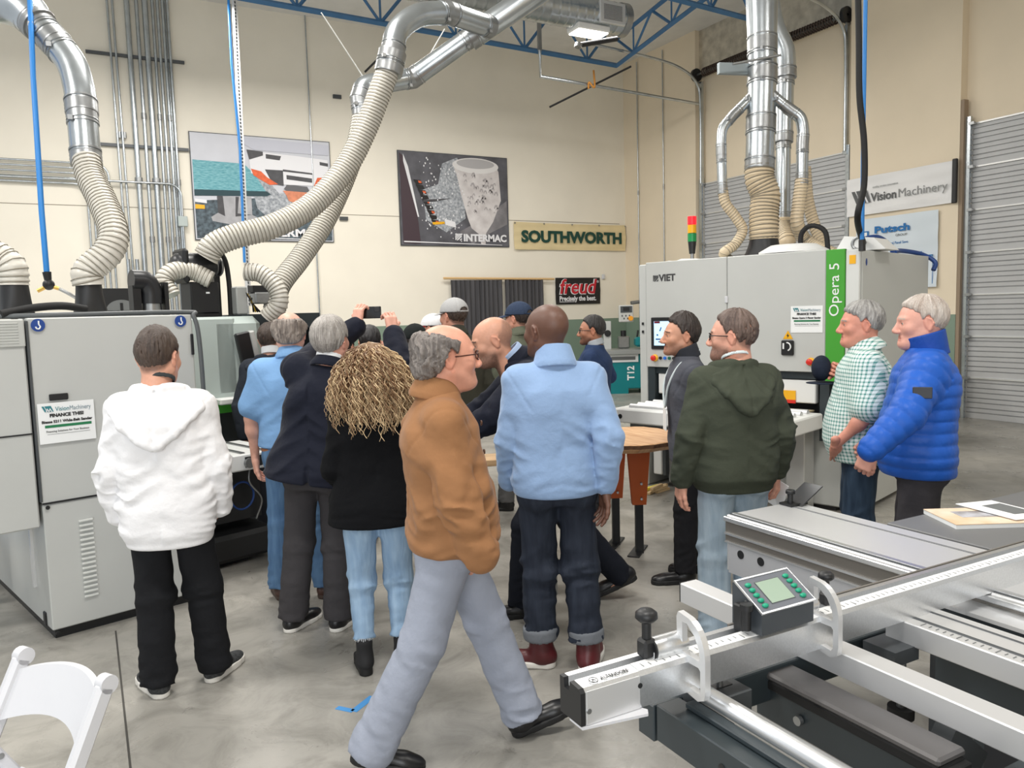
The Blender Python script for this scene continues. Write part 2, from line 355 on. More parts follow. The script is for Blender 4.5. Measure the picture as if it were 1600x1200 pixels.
# ------------------------------------------------------------------ banners, curtains
BAN = lambda x0, z1: frame((x0, YB-.03, z1), (1, 0, 0), (0, 0, 1))
def sheet(w_, h, M, name, m, parent, amp=.006, nx=40, ny=24, sag=0., seed=1, flip=-1):
    """hanging cloth with gentle creases, top-left at the origin of M, going down"""
    rs = np.random.RandomState(seed); ph = rs.rand(6)*6.28; vs_ = []; fs = []
    for j in range(ny+1):
        for i in range(nx+1):
            x = w_*i/nx; y = h*j/ny; u, v = i/nx, j/ny
            z = amp*(math.sin(9*u+5*v+ph[0])+.7*math.sin(14*u-9*v+ph[1])+.5*math.sin(21*v+4*u+ph[2]))
            vs_.append(M @ Vector((x, -y-sag*4*u*(1-u)*(1-v), z+amp*2.5)))
    n = nx+1
    for j in range(ny):
        for i in range(nx): fs.append((j*n+i, j*n+i+1, (j+1)*n+i+1, (j+1)*n+i))
    return MB().add(vs_, fs, True).build(name, m, parent)
def hatchmark(mb, x, y, s, M, z=.018):
    """striped square emblem"""
    for k in range(4):
        a = s*k/4; w_ = s*.13
        poly2d(mb, [(x+a*.0, y+a), (x+s*.0, y+a+w_*1.2), (x+min(s, s-a+w_), y+s) if 0 else (x+(s-a)*.98, y+s), (x+(s-a)*.98+w_*0, y+s-w_*1.4)], M, z) if a+w_ < s else None
    poly2d(mb, [(x+s*.15, y), (x+s*.42, y), (x+s, y+s*.55), (x+s, y+s*.8)], M, z); poly2d(mb, [(x+s*.62, y), (x+s*.88, y), (x+s, y+s*.1), (x+s, y+s*.35)], M, z)
    return mb
# waterjet banner (left)
t = thing('banner', 'large printed banner of a waterjet machine cutting teal glass', 'banner', (1.89, YB-.03, 5.1)); M = Matrix.Identity(4); M = frame((0, 0, 0), (1, 0, 0), (0, 0, 1))
bw, bh = 2.5, 1.88
MB().box((bw/2, .012, -bh/2), (bw+.03, .02, bh+.03)).build('backing', DARKG, t)
sheet(bw, bh, M, 'printed_sheet', mat('pale studio print', (206, 208, 216), .5, var=.05, scale=2), t, .002)
def pr(name, pts, m, z): o = MB(); [poly2d(o, p, M, z) for p in (pts if isinstance(pts[0][0], (tuple, list)) else [pts])]; return o.build(name, m, t)
TEAL = mat('print teal water', (64, 142, 156), .5, scale=14, stretch=(1, 1, 6), col2=(136, 192, 200)); DWAT = mat('print dark water', (44, 54, 62), .5, scale=18, col2=(96, 112, 122))
SPRAY = mat('print spray', (196, 200, 206), .5, scale=22, col2=(120, 126, 134)); GREYP = mat('print grey', (168, 168, 172), .5, var=.15, scale=6); DGREYP = mat('print dark grey', (70, 70, 74), .5, var=.2, scale=9)
ORP = mat('print orange', (226, 100, 52), .5, var=.15, scale=18); COP = mat('print copper', (214, 134, 100), .5, var=.15, scale=14); LTP = mat('print light', (232, 232, 236), .5)
Z = .013
pr('print_dark_water', [(0.02, -1.2), (2.48, -1.0), (2.48, -1.86), (.02, -1.86)], DWAT, Z)
pr('print_spray', [(1.0, -.82), (1.25, -.7), (1.5, -1.0), (2.1, -.95), (2.48, -.75), (2.3, -1.05), (1.9, -1.5), (1.5, -1.65), (1.1, -1.3)], SPRAY, Z+.001)
pr('print_teal_slab', [(.02, -.48), (.9, -.5), (1.08, -.68), (1.28, -1.0), (1.3, -1.06), (.02, -1.1)], TEAL, Z+.002)
pr('print_slab_edge', [(.02, -1.0), (1.28, -.98), (1.36, -1.03), (1.28, -1.07), (.02, -1.11)], mat('print slab edge', (26, 62, 70), .5), Z+.003)
pr('print_pedestal', [(.4, -1.1), (1.0, -1.1), (1.0, -1.42), (1.12, -1.48), (1.1, -1.56), (.7, -1.62), (.3, -1.55), (.28, -1.48), (.4, -1.4)], GREYP, Z+.004)
pr('print_pedestal_shade', [[(.4, -1.1), (.5, -1.1), (.52, -1.46), (.4, -1.4)], [(.72, -1.1), (.78, -1.1), (.74, -1.4), (1.0, -1.42), (.7, -1.46)]], DGREYP, Z+.005)
pr('print_top_bar', [(.8, -.02), (2.48, -.06), (2.48, -.25), (1.1, -.24), (.9, -.14)], mat('print rail', (196, 198, 210), .5), Z+.002)
pr('print_carriage', [(.98, -.26), (1.9, -.3), (2.46, -.34), (2.46, -.74), (2.2, -.84), (1.5, -.84), (1.02, -.66)], LTP, Z+.003)
pr('print_carriage_dark', [[(.96, -.24), (1.25, -.26), (1.25, -.33), (1.0, -.42)], [(1.3, -.3), (1.58, -.32), (1.55, -.4), (1.3, -.38)], [(1.6, -.56), (2.16, -.6), (2.16, -.63), (1.6, -.6)], [(1.27, -.58), (1.6, -.58), (1.6, -.86), (1.4, -.84)], [(1.66, -.66), (2.14, -.7), (2.14, -.78), (1.66, -.74)], [(2.3, -.38), (2.46, -.4), (2.46, -.46), (2.3, -.44)]], DGREYP, Z+.005)
pr('print_nozzles', [[(1.02, -.58), (1.2, -.62), (1.3, -.72), (1.5, -.84), (1.34, -.86), (1.06, -.7)], [(2.24, -.68), (2.46, -.66), (2.46, -.82), (2.2, -.9), (2.12, -.94)]], ORP, Z+.006)
pr('print_spindle', [[(1.66, -.84), (2.04, -.86), (2.08, -.94), (2.0, -1.0), (1.7, -.98), (1.6, -.92)]], mat('print steel', (92, 92, 96), .4), Z+.007)
pr('print_wheel', [(1.58, -.95), (2.1, -.97), (2.04, -1.06), (2.0, -1.14), (1.85, -1.19), (1.68, -1.14), (1.64, -1.04)], COP, Z+.008)
pr('print_hose', [[(.02, -1.16), (.22, -1.18), (.22, -1.24), (.02, -1.22)]], LTP, Z+.006); pr('print_yellow_hose', [[(.02, -1.26), (.18, -1.27), (.18, -1.34), (.02, -1.34)]], YELP, Z+.006)
pr('print_white_line', [(1.0, -1.82), (2.2, -1.845), (2.2, -1.855), (1.0, -1.84)], LTP, Z+.006)
text('INTERMAC', .2, M @ Matrix.Translation((1.06, -1.80, .02)), 'lettering', LTP, t, bold=.008, width=1.25)
# stone vase banner
t = thing('banner', 'printed banner of a white carved vase sprayed with water, lettered INTERMAC', 'banner', (5.79, YB-.03, 5.05))
M = frame((0, 0, 0), (1, 0, 0), (0, 0, 1)); bw, bh = 2.47, 1.87
MB().box((bw/2, .012, -bh/2), (bw+.03, .02, bh+.03)).build('backing', DARKG, t)
sheet(bw, bh, M, 'printed_sheet', mat('charcoal print', (74, 74, 80), .5, scale=3, col2=(104, 104, 112)), t, .002)
VASE = mat('print stone', (196, 190, 190), .5, scale=5, col2=(224, 220, 220)); VSH = mat('print stone relief', (172, 167, 169), .5)
pr('print_spray', [(.95, -.2), (1.3, -.05), (1.4, -.4), (1.45, -1.3), (1.0, -1.6), (.55, -1.35), (.5, -.75), (.85, -.62)], SPRAY, Z)
pr('print_maroon_panel', [(.02, -.03), (.1, -.1), (.36, -1.2), (.42, -1.84), (.04, -1.84)], mat('print maroon', (66, 50, 58), .5), Z+.001)
pr('print_edge_light', [(.1, -.05), (.2, -.3), (.4, -1.3), (.37, -1.3), (.1, -.2)], LTP, Z+.002)
pr('print_vase', [(1.2, -.22)]+[(1.27, -.4), (1.36, -.8), (1.5, -1.3), (1.58, -1.5), (1.75, -1.62), (1.8, -1.84), (1.9, -1.84), (1.92, -1.6), (2.1, -1.35), (2.3, -.9), (2.26, -.3)]+[(2.2, -.18)], VASE, Z+.002)
pr('print_vase_rim', ell(1.72, -.2, .54, .16), mat('print rim', (228, 226, 226), .5), Z+.003); pr('print_vase_mouth', ell(1.72, -.16, .44, .1), mat('print mouth', (182, 180, 182), .5), Z+.004)
rs = random.Random(3); sw = []
for q in range(46):
    u = rs.random(); v = .38+rs.random()*.8; x = 1.4+u*.72+.1*v; r = .02+.035*rs.random()
    sw.append([(x+dx*r, -v+dz*r*1.5) for dx, dz in ((-1, 0), (-.4, .8), (.5, .9), (1, .1), (.6, -.4), (.3, .3), (-.2, .4), (-.5, -.2))])
pr('print_relief', sw, VSH, Z+.005)
pr('print_plinth', [(1.3, -1.58), (1.75, -1.35), (2.44, -.9), (2.44, -1.4), (1.9, -1.65), (1.6, -1.84)], mat('print plinth', (112, 110, 114), .5, scale=4, col2=(140, 138, 142)), Z+.0012)
sw = []; so = []
for k in range(9):
    x = .3+.045*k; y = -.55-.1*k; sw.append([(x, y), (x+.16, y-.01), (x+.2, y-.08), (x+.06, y-.1)])
    if k % 2 == 0: so.append([(x+.1, y-.02), (x+.17, y-.03), (x+.18, y-.07), (x+.12, y-.07)])
pr('print_tool_rack', sw, mat('print black', (24, 22, 24), .5), Z+.006); pr('print_tool_caps', so, ORP, Z+.007)
pr('print_nozzle', [[(.5, -.95), (1.12, -.9), (.75, -.98), (.5, -1.0)]], DGREYP, Z+.008); pr('print_pipe', [[(.96, -1.32), (1.2, -1.38), (1.22, -1.5), (.98, -1.45)]], LTP, Z+.008); pr('print_yellow_pipe', [[(.68, -1.4), (.96, -1.38), (.96, -1.43), (.7, -1.45)]], YELP, Z+.009)
dr = []
for q in range(110):
    x = .45+rs.random()*1.0; y = -.1-rs.random()*1.7; r = .006+.012*rs.random(); dr.append(ell(x, y, r, r*1.3, 6))
pr('print_droplets', dr, LTP, Z+.009)
pr('print_white_line', [(.05, -1.79), (2.3, -1.84), (2.3, -1.85), (.05, -1.815)], LTP, Z+.01)
text('INTERMAC', .2, M @ Matrix.Translation((1.38, -1.77, .024)), 'lettering', LTP, t, bold=.009, width=1.02)
hatchmark(MB(), 1.19, -1.76, .15, M, .024).build('emblem', LTP, t)
# SOUTHWORTH
t = thing('banner', 'cream cloth banner with SOUTHWORTH in dark green letters', 'banner', (8.39, YB-.02, 3.72)); M = frame((0, 0, 0), (1, 0, 0), (0, 0, 1))
sheet(3.0, .60, M, 'cloth', mat('cream canvas', (226, 208, 164), .8, bump=.4, bscale=6, var=.05, scale=3), t, .01, sag=.02)
text('SOUTHWORTH', .34, M @ Matrix.Translation((.17, -.43, .055)), 'lettering', mat('dark green ink', (14, 66, 56), .6), t, bold=.016, width=2.7)
for k in range(5): MB().cyl((.02+.74*k, -.05, -.03), (.02+.74*k, -.04, -.03), .018, n=10).build('grommet', STEEL, t)
# freud sign
t = thing('banner', 'small black banner with red freud lettering', 'banner', (9.43, YB-.02, 2.5)); M = frame((0, 0, 0), (1, 0, 0), (0, 0, 1))
sheet(1.22, .60, M, 'cloth', mat('black vinyl', (24, 23, 25), .45), t, .004)
text('freud', .46, M @ Matrix.Translation((.08, -.36, .018)), 'lettering_outline', LTP, t, bold=.02, shear=.2, width=1.03)
text('freud', .46, M @ Matrix.Translation((.09, -.355, .022)), 'lettering', mat('red ink', (196, 28, 46), .5), t, bold=.008, shear=.2, width=1.01)
text('Precisely the best.', .15, M @ Matrix.Translation((.09, -.52, .022)), 'slogan', LTP, t, bold=.005, width=1.0)
MB().box((.3, -.022, -.545), (.42, .002, .012)).build('underline', LTP, t)
text('®', .08, M @ Matrix.Translation((1.12, -.12, .02)), 'trade_mark', LTP, t)
# curtains
CUR = mat('charcoal curtain', (74, 73, 76), .85, var=.12, scale=3, stretch=(6, 6, .4))
solo('curtain_rod', MB().cyl((6.66, YB-.1, 2.5), (9.35, YB-.1, 2.47), .025, n=10), mat('pine rod', (216, 180, 128), .6), 'pale wooden rod carrying the charcoal curtains', 'curtain rod')
for i, (x0, x1) in enumerate(((6.82, 8.03), (8.1, 9.06))):
    vs_ = []; fs = []; n = 90
    for j in range(13):
        for k in range(n+1):
            u = k/n; z = 2.46-2.44*j/12; a = .028*math.sin(u*2*PI*(9 if i else 11)+.5*math.sin(j*.3+u*9))*(1+.3*math.sin(u*13)); vs_.append((x0+(x1-x0)*u+.01*math.sin(j*.5+k), YB-.1+a-.02*j/12, z))
    for j in range(12):
        for k in range(n): fs.append((j*(n+1)+k, j*(n+1)+k+1, (j+1)*(n+1)+k+1, (j+1)*(n+1)+k))
    solo('curtain', MB().add(vs_, fs, True), CUR, ['left charcoal curtain behind the grey cap', 'right charcoal curtain beside the black and red sign'][i], 'curtain', 'charcoal curtains')
# right-wall banners
t = thing('banner', 'white company banner with a grey mountain emblem on the tan pier', 'banner', (XW-.02, 9.1, 3.8)); M = frame((0, 0, 0), (0, -1, 0), (0, 0, 1))
sheet(1.86, .61, M, 'cloth', mat('white vinyl banner', (232, 232, 232), .55, bump=.25, bscale=4), t, .007, seed=4)
MB().box((-.03, -1.87, -.3), (.05, .07, .64), bev=.01).build('end_bar', BLACK, t)
text('Vision', .185, M @ Matrix.Translation((.47, -.41, .035)), 'lettering_bold', mat('dark grey ink', (92, 94, 95), .6), t, bold=.004, width=.46)
text('Machinery', .185, M @ Matrix.Translation((.95, -.41, .035)), 'lettering', mat('mid grey ink', (140, 142, 142), .6), t, width=.8)
text('quality service innovation', .04, M @ Matrix.Translation((.5, -.2, .035)), 'slogan', mat('mid grey ink', (140, 142, 142), .6), t, width=.45)
def vmlogo(M, x, y, s, parent, m, z):
    mb = MB(); poly2d(mb, [(x, y+.26*s), (x+.08*s, y+.26*s), (x+.2*s, y), (x+.12*s, y)], M, z); poly2d(mb, [(x+.11*s, y+.26*s), (x+.36*s, y+.26*s), (x+.46*s, y), (x+.23*s, y)], M, z); mb.build('emblem', m, parent)
    mb = MB()
    for q in (.2, .31): poly2d(mb, [(x+q*s-.06*s, y), (x+q*s+.01*s, y+.17*s), (x+q*s+.1*s, y), (x+q*s+.06*s, y), (x+q*s+.01*s, y+.1*s), (x+q*s-.02*s, y)], M, z+.002)
    mb.build('emblem_peaks', LTP, parent)
vmlogo(M, .1, -.42, .8, t, mat('dark grey ink', (92, 94, 95), .6), .034)
t = thing('banner', 'pale blue and white banner below the white company banner', 'banner', (XW-.02, 8.9, 3.12)); M = frame((0, 0, 0), (0, -1, 0), (0, 0, 1))
sheet(1.42, 1.15, M, 'cloth', mat('pale blue vinyl', (216, 226, 234), .5, bump=.2, bscale=4), t, .007, seed=9)
PB = mat('blue ink', (30, 112, 178), .6)
text('Putsch', .15, M @ Matrix.Translation((.34, -.25, .035)), 'lettering', PB, t, bold=.006, width=.62); text('GROUP', .05, M @ Matrix.Translation((.72, -.33, .035)), 'sub_lettering', GINK, t, width=.2); text('Premium Vertical Panel Saws', .06, M @ Matrix.Translation((.32, -.45, .035)), 'slogan', PB, t, width=.62)
mb = MB(); poly2d(mb, [(.1, -.2), (.24, -.2), (.24, -.34), (.1, -.34)], M, .034); mb.build('emblem', PB, t); mb = MB(); poly2d(mb, [(.13, -.22), (.21, -.22), (.21, -.28), (.17, -.32), (.13, -.32)], M, .037); mb.build('emblem_cutout', PAPER, t)
mb = MB()
for x0, x1, y0, y1 in ((.1, .6, -.68, -.7), (.9, 1.36, -.66, -.68), (.9, .91, -.66, -1.1), (1.35, 1.36, -.66, -1.1), (.1, .11, -.68, -1.1), (1.1, 1.18, -.6, -1.0)): poly2d(mb, [(x0, y0), (x1, y0), (x1, y1), (x0, y1)], M, .034)
mb.build('saw_drawing', PB, t)
# ------------------------------------------------------------------ machines and fittings
CAMM = cam.matrix_world.copy()
def at(px, py, d):
    """point seen at this place of the photograph, d metres deep"""
    return CAMM @ Vector(((px-800)/1231.96*d, -(py-600)/1231.96*d, -d))
def slots(mb, x0, x1, z0, z1, n, y=-.004, d=.012, tilt=0):
    for i in range(n): mb.box(((x0+x1)/2, y, z0+(z1-z0)*(i+.5)/n), (x1-x0, d, (z1-z0)/n*.45), bev=.002)
    return mb
def cone(name, parent, c, r0, r1, h, sq=True, m=BLACK):
    """black hopper, square base to round neck"""
    n = 28; prof = []
    for k in range(7):
        t = k/6; row = []
        for i in range(n):
            a = 2*PI*i/n; q = 1/max(abs(math.cos(a)), abs(math.sin(a))) if sq else 1
            r = r0*(1-t)*(q*(1-t)+t)+r1*t; row.append((c[0]+r*math.cos(a), c[1]+r*math.sin(a), c[2]+h*t))
        prof += row
    return MB().add(prof, [(k*n+i, k*n+(i+1) % n, (k+1)*n+(i+1) % n, (k+1)*n+i) for k in range(6) for i in range(n)], True).add(prof[-n:], [tuple(range(n))]).build(name, m, parent)
def ribhose(name, label, pts, r, m=HOSE, step=.03, n=18, world=True, amp=.035, group=None):
    pts = resample(spline(pts, 14), step/6); o = Vector(pts[0]); t = thing(name, label, 'hose', o, 0, group); L = [p-o for p in pts]
    MB().tube(L, None, n, True, True, rfun=lambda i: r*(1+amp*math.cos(i*2*PI/6))).build('hose_wall', m, t)
    T = [(L[min(i+1, len(L)-1)]-L[max(i-1, 0)]).normalized() for i in range(len(L))]; u = T[0].orthogonal().normalized(); hel = []
    for i in range(len(L)):
        u = (u-T[i]*u.dot(T[i])).normalized(); v = T[i].cross(u)
        for s in (0, .5): a = 2*PI*(i+s)/6; hel.append((L[i] if s == 0 or i+1 >= len(L) else (L[i]+L[i+1])/2)+(u*math.cos(a)+v*math.sin(a))*r*1.04)
    MB().tube(hel, max(.003, r*.035), 4, False).build('wire_helix', WIREM, t); return t
def duct(name, label, segs, group=None, clamps=True):
    """steel duct from runs [(points, radius)]; adds swaged collars at run ends"""
    o = Vector(segs[0][0][0]); t = thing(name, label, 'duct', o, 0, group)
    for pts, r in segs:
        P_ = [Vector(p)-o for p in (pts if len(pts) == 2 else spline(pts, 7))]
        MB().tube(P_, r, 24).build('duct_run', GALV, t)
        for a, b in ((P_[0], P_[1]), (P_[-1], P_[-2])):
            u = (b-a).normalized(); rr = r[0] if hasattr(r, '__len__') else r
            mb = MB().tube([a+u*(k*.012-.02) for k in range(8)], [rr*(1.03+.03*(k % 2)) for k in range(8)], 24); mb.build('collar', STEEL, t)
            if clamps: c = a+u*.075; mb = MB().tube([c, c+u*.012], rr*1.07, 24); s = u.orthogonal().normalized()*rr*1.12; mb.box(c+s, (.03, .03, .03)); mb.build('clamp', STEEL, t)
    return t
def hooksticker(parent, x, z, y=-.004):
    M = frame((x, y, z), (1, 0, 0), (0, 0, 1)); mb = MB(); poly2d(mb, ell(0, 0, .035, .035), M, .001); st = mb.build('lifting_sticker', mat('sticker blue', (28, 66, 140), .5), parent)
    mb = MB().tube([M @ Vector((p[0], p[1], .003)) for p in spline([(.004, .024), (.004, .004), (.010, -.008), (.004, -.02), (-.008, -.018), (-.012, -.008)], 4)], .004, 6); mb.build('hook_symbol', PAPER, st)
def estop(parent, x, z, y):
    R_ = Matrix.Rotation(PI/2, 3, 'X'); MB().lathe([(.001, .012), (.034, .012), (.036, 0)], (x, y, z), 20, R_).build('stop_collar', YELP, parent)
    MB().lathe([(.001, .05), (.022, .05), (.028, .042), (.026, .028), (.014, .024), (.014, .01)], (x, y, z), 20, R_).build('stop_button', REDP, parent)
def finsign(parent, x, z, w_, h_, sub, y=-.006, small='Financing Solutions for Your Business'):
    M = frame((x, y, z), (1, 0, 0), (0, 0, 1)); s = MB().box((x+w_/2, y+.001, z-h_/2), (w_, .003, h_)).build('paper_sign', PAPER, parent, 'white paper sign with green bar')
    M = M @ Matrix.Translation((0, 0, .002)); k = w_/.29
    vmlogo(M, .02*k, -.05*k, .13*k, s, mat('teal ink', (52, 128, 136), .6), .001)
    text('Vision', .036*k, M @ Matrix.Translation((.088*k, -.048*k, .001)), 'sign_brand', mat('teal ink', (52, 128, 136), .6), s, depth=.0005, width=.07*k); text('Machinery', .036*k, M @ Matrix.Translation((.16*k, -.048*k, .001)), 'sign_brand_light', mat('pale ink', (130, 150, 160), .6), s, depth=.0005, width=.11*k)
    text('FINANCE THIS!', .026*k, M @ Matrix.Translation((.145*k, -.08*k, .001)), 'sign_title', INK, s, depth=.0005, bold=.0012, align='CENTER')
    text(sub, .021*k, M @ Matrix.Translation((.145*k, -.113*k, .001)), 'sign_text', INK, s, depth=.0005, bold=.0008, align='CENTER', width=.26*k)
    mb = MB(); poly2d(mb, [(.03*k, -.125*k), (.27*k, -.125*k), (.27*k, -.140*k), (.03*k, -.140*k)], M, .001); mb.build('sign_bar', mat('sign green', (30, 120, 76), .6), s)
    text(small, .016*k, M @ Matrix.Translation((.145*k, -.166*k, .001)), 'sign_small_text', INK, s, depth=.0005, align='CENTER', width=.22*k)
    mb = MB(); poly2d(mb, [(.04*k, -.176*k), (.26*k, -.176*k), (.26*k, -.178*k), (.04*k, -.178*k)], M, .001); mb.build('sign_rule', GINK, s)
# ---- wide-belt sander, left
t = thing('belt_sander', 'tall light grey wide-belt sander cabinet with finance sign at the left', 'sander', (-.261, 5.013, 0), math.radians(15.66)); SAND = t
MB().box((.45, .86, .03), (.86, 1.62, .06)).build('plinth', BLACK, t)
MB().box((.447, .86, .42), (.895, 1.7, .72), bev=.006).build('lower_cabinet', MGREY, t)
slots(MB(), .172, .245, .2, .67, 17, -.001, .012).build('louvre_panel', mat('louvre grey', (214, 216, 212), .4), t)
MB().box((.447, .86, 1.30), (.895, 1.7, 1.03), bev=.006).build('upper_cabinet', MGREY, t)
MB().box((.447, .006, .788), (.89, .012, .008)).build('seam', BLACK, t)
MB().box((-.006, .05, 1.3), (.012, .1, 1.0)).build('edge_seal', DARKG, t)
MB().box((.12, -.004, 1.375), (.095, .012, .036), bev=.004).build('recessed_handle', BLACK, t); MB().box((.882, -.004, 1.63), (.018, .012, .13), bev=.004).build('side_handle', BLACK, t)
for x, z in ((.022, .765), (.022, .045)): MB().cyl((x, .002, z), (x, -.006, z), .011, n=10).build('screw_cap', BLACK, t)
MB().box((-.004, .14, .1), (.012, .05, .08), bev=.01).build('cable_gland', BLACK, t); MB().box((-.008, .3, .5), (.016, .03, .5)).build('side_strip', ALUS, t)
hooksticker(t, .047, 1.775); hooksticker(t, .818, 1.775); finsign(t, .01, 1.345, .285, .225, 'Biesse S211 Wide-Belt Sander')
MB().tube(spline([(-.25, .2, 1.83), (.1, .05, 1.828), (.85, .03, 1.83), (.9, -.005, 1.8), (.92, -.02, 1.65), (.925, -.02, 1.25), (.91, -.01, 1.12)], 8), .014, 8).build('power_cable', mat('grey cable', (84, 88, 90), .5), t)
MB().box((.35, .6, 1.835), (.35, .3, .03), bev=.01).build('roof_cover', WHITE, t)
for k, x in enumerate((.405, .017)):
    cone('dust_hopper', t, (x, .30, 1.815), .085, .068, .22)
MB().tube(spline([(-.1, .1, 1.84), (.05, .12, 1.87), (.2, .1, 1.88), (.33, .12, 1.86)], 6), .022, 8).build('cable_bundle', RUBBER, t)
t2 = thing('electrical_cabinet', 'grey electrical cabinet with vent grille at the left edge', 'cabinet', (-.261, 5.013, 0), math.radians(15.66))
MB().box((-.46, .22, 1.23), (.88, .44, 1.14), bev=.008).build('cabinet_body', MGREY, t2); MB().box((-.46, -.003, 1.185), (.88, .008, .008)).build('seam', BLACK, t2)
slots(MB().box((-.2, -.008, 1.735), (.36, .014, .15), bev=.006), -.36, -.05, 1.675, 1.795, 8, -.014, .01).build('vent_grille', mat('vent grey', (186, 188, 184), .45), t2)
t3 = thing('stool', 'blue seat with dark rim just under the grey cabinet at the left edge', 'seat', (-1.05, 6.0, 0)); MB().box((.2, 0, .5), (.3, .4, .42), bev=.05).build('seat_shell', mat('blue shell', (120, 170, 224), .5), t3); MB().tube([(.36, -.18, .72), (.37, -.18, .35), (.3, -.18, .27), (.05, -.18, .27)], .015, 8).build('dark_rim', mat('dark blue rim', (26, 40, 80), .5), t3)
for sx in (.08, .32):
    for sy in (-.15, .15): MB().cyl((sx, sy, 0), (sx, sy, .32), .015, n=8).build('leg', STEEL, t3)
SM = Matrix.Translation((-.261, 5.013, 0)) @ Matrix.Rotation(math.radians(15.66), 4, 'Z'); h1 = SM @ Vector((.405, .30, 2.035)); h2 = SM @ Vector((.017, .30, 2.035))
dh1 = (h1-CAMM.translation).dot(_f); dh2 = (h2-CAMM.translation).dot(_f)
ribhose('ribbed_hose', 'clear ribbed hose dropping from the steel elbow to the sander hopper', [h1-Vector((0, 0, .03)), h1+Vector((.0, 0, .05)), at(168, 395, dh1+.05), at(177, 362, dh1+.12), at(160, 315, dh1+.25), at(142, 278, dh1+.35), at(135, 250, dh1+.4)], .085)
ribhose('ribbed_hose', 'clear ribbed hose arching off the left edge from the outer sander hopper', [h2-Vector((0, 0, .03)), h2+Vector((0, 0, .06)), at(10, 408, dh2), at(-20, 394, dh2), at(-80, 402, dh2+.1)], .075)
duct('steel_duct', 'large steel duct elbow hanging at the top left corner', [([at(135, 254, dh1+.42), at(128, 175, dh1+.45)], .092), ([at(128, 175, dh1+.45), at(124, 140, dh1+.48), at(112, 100, dh1+.52), at(88, 68, dh1+.56)], .096), ([at(88, 68, dh1+.56), at(60, 38, dh1+.6)], .1), ([at(60, 38, dh1+.6), at(20, 5, dh1+.64), at(-80, -20, dh1+.7)], [.115+.005*k for k in range(15)])])
t = thing('air_hose', 'bright blue air hose hanging at the left with a brass splitter', 'air hose', at(73, 425, 5.0)); o = Vector(t.location)
MB().tube([at(44, -60, 5.3)-o, at(52, 120, 5.15)-o, at(65, 330, 5.0)-o, Vector((0, 0, 0))], .017, 10).build('blue_hose', BLUEP, t); MB().cyl((0, 0, 0), (.004, 0, -.06), .026, .02, n=12).build('grip', BLACK, t)
MB().sphere((.005, 0, -.08), .035, 10).build('splitter', BLACK, t); BRASS = mat('brass', (214, 176, 100), .3, .8)
for s, dx in ((-1, -.06), (1, .06)): MB().cyl((.005, 0, -.085), (dx, 0, -.105 if s > 0 else -.12), .013, n=10).build('coupling', BRASS, t)
MB().tube(spline([(.06, 0, -.105), (.13, .0, -.15), (.19, .03, -.2), (.21, .06, -.25), (.2, .12, -.29)], 6), .011, 8).build('branch_hose', STEEL, t)
# ---- machining centre behind the sander
CN = Matrix.Translation((*at(370, 492, 6.5).xy, 0)) @ Matrix.Rotation(math.radians(15.66), 4, 'Z')
t = thing('machining_centre', 'large grey and green machining centre with black gantry behind the crowd', 'machine', CN.translation, math.radians(15.66))
MB().box((-.28, .32, 1.46), (.5, .7, .68), bev=.02).build('side_guard', MGREY2, t); MB().box((-.02, .3, 1.46), (.46, .66, .68), bev=.06).build('corner_guard', MGREY2, t)
MB().box((-.08, .3, 1.07), (.9, .7, .10)).build('green_skirt', GREEN, t); MB().box((.1, .6, .51), (1.3, .8, 1.02)).build('base', DARKG, t)
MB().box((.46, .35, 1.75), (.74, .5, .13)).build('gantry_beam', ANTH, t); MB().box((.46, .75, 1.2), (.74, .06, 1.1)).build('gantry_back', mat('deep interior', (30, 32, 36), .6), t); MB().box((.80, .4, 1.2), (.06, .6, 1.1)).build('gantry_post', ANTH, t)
for k in range(7): MB().cyl((.18+.08*k, .5, 1.68), (.2+.09*k, .5, 1.25+.1*(k % 3)), .02, n=8).build('spindle_tool', STEEL, t)
MB().box((.0, -.12, 1.52), (.12, .05, .3), bev=.01, R=Matrix.Rotation(-.18, 3, 'Y')).build('control_panel', BLACK, t); MB().box((.08, -.1, 1.53), (.05, .09, .3), bev=.01, R=Matrix.Rotation(-.18, 3, 'Y')).build('panel_shroud', MGREY, t)
MB().box((-.14, -.09, 1.12), (.22, .12, .05), bev=.01).build('front_lip', WHITE, t); MB().box((-.03, -.13, 1.10), (.09, .05, .025), bev=.005).build('orange_marker', mat('orange plastic', (226, 92, 44), .5), t)
M = frame((.06, -.06, 1.24), (1, 0, 0), (0, 0, 1)); MB().box((.13, -.05, 1.23), (.2, .012, .14)).build('logo_plate', BLACK, t); hatchmark(MB(), 0, 0-.02, .06, M, .004).build('emblem', PAPER, t)
for z in (1.21, 1.32): MB().box((.13, -.058, z-.03), (.18, .004, .01)).build('plate_line', PAPER, t)
def cp(x, y, z): return CN @ Vector((x, y, z))
t = thing('suction_motor', 'black dust-extraction motor with round barrel on top of the machining centre', 'motor', cp(-.17, .3, 1.8), math.radians(15.66))
MB().box((.0, 0, .16), (.24, .22, .26), bev=.01).build('motor_box', BLACK, t); MB().box((.02, -.112, .2), (.03, .004, .014)).build('plate', PAPER, t)
MB().lathe([(.001, -.19), (.07, -.185), (.105, -.15), (.112, -.05), (.112, .12), (.09, .13), (.09, .16), (.07, .17), (.07, .22), (.001, .22)], (-.03, 0, .42), 24, Matrix.Rotation(PI/2, 3, 'Y')).build('barrel', mat('black barrel', (34, 35, 38), .35), t)
for q in (.1, .16, .2): MB().cyl((q-.03, 0, .42), (q-.02, 0, .42), .105 if q < .12 else .08, n=24).build('band_clamp', STEEL, t)
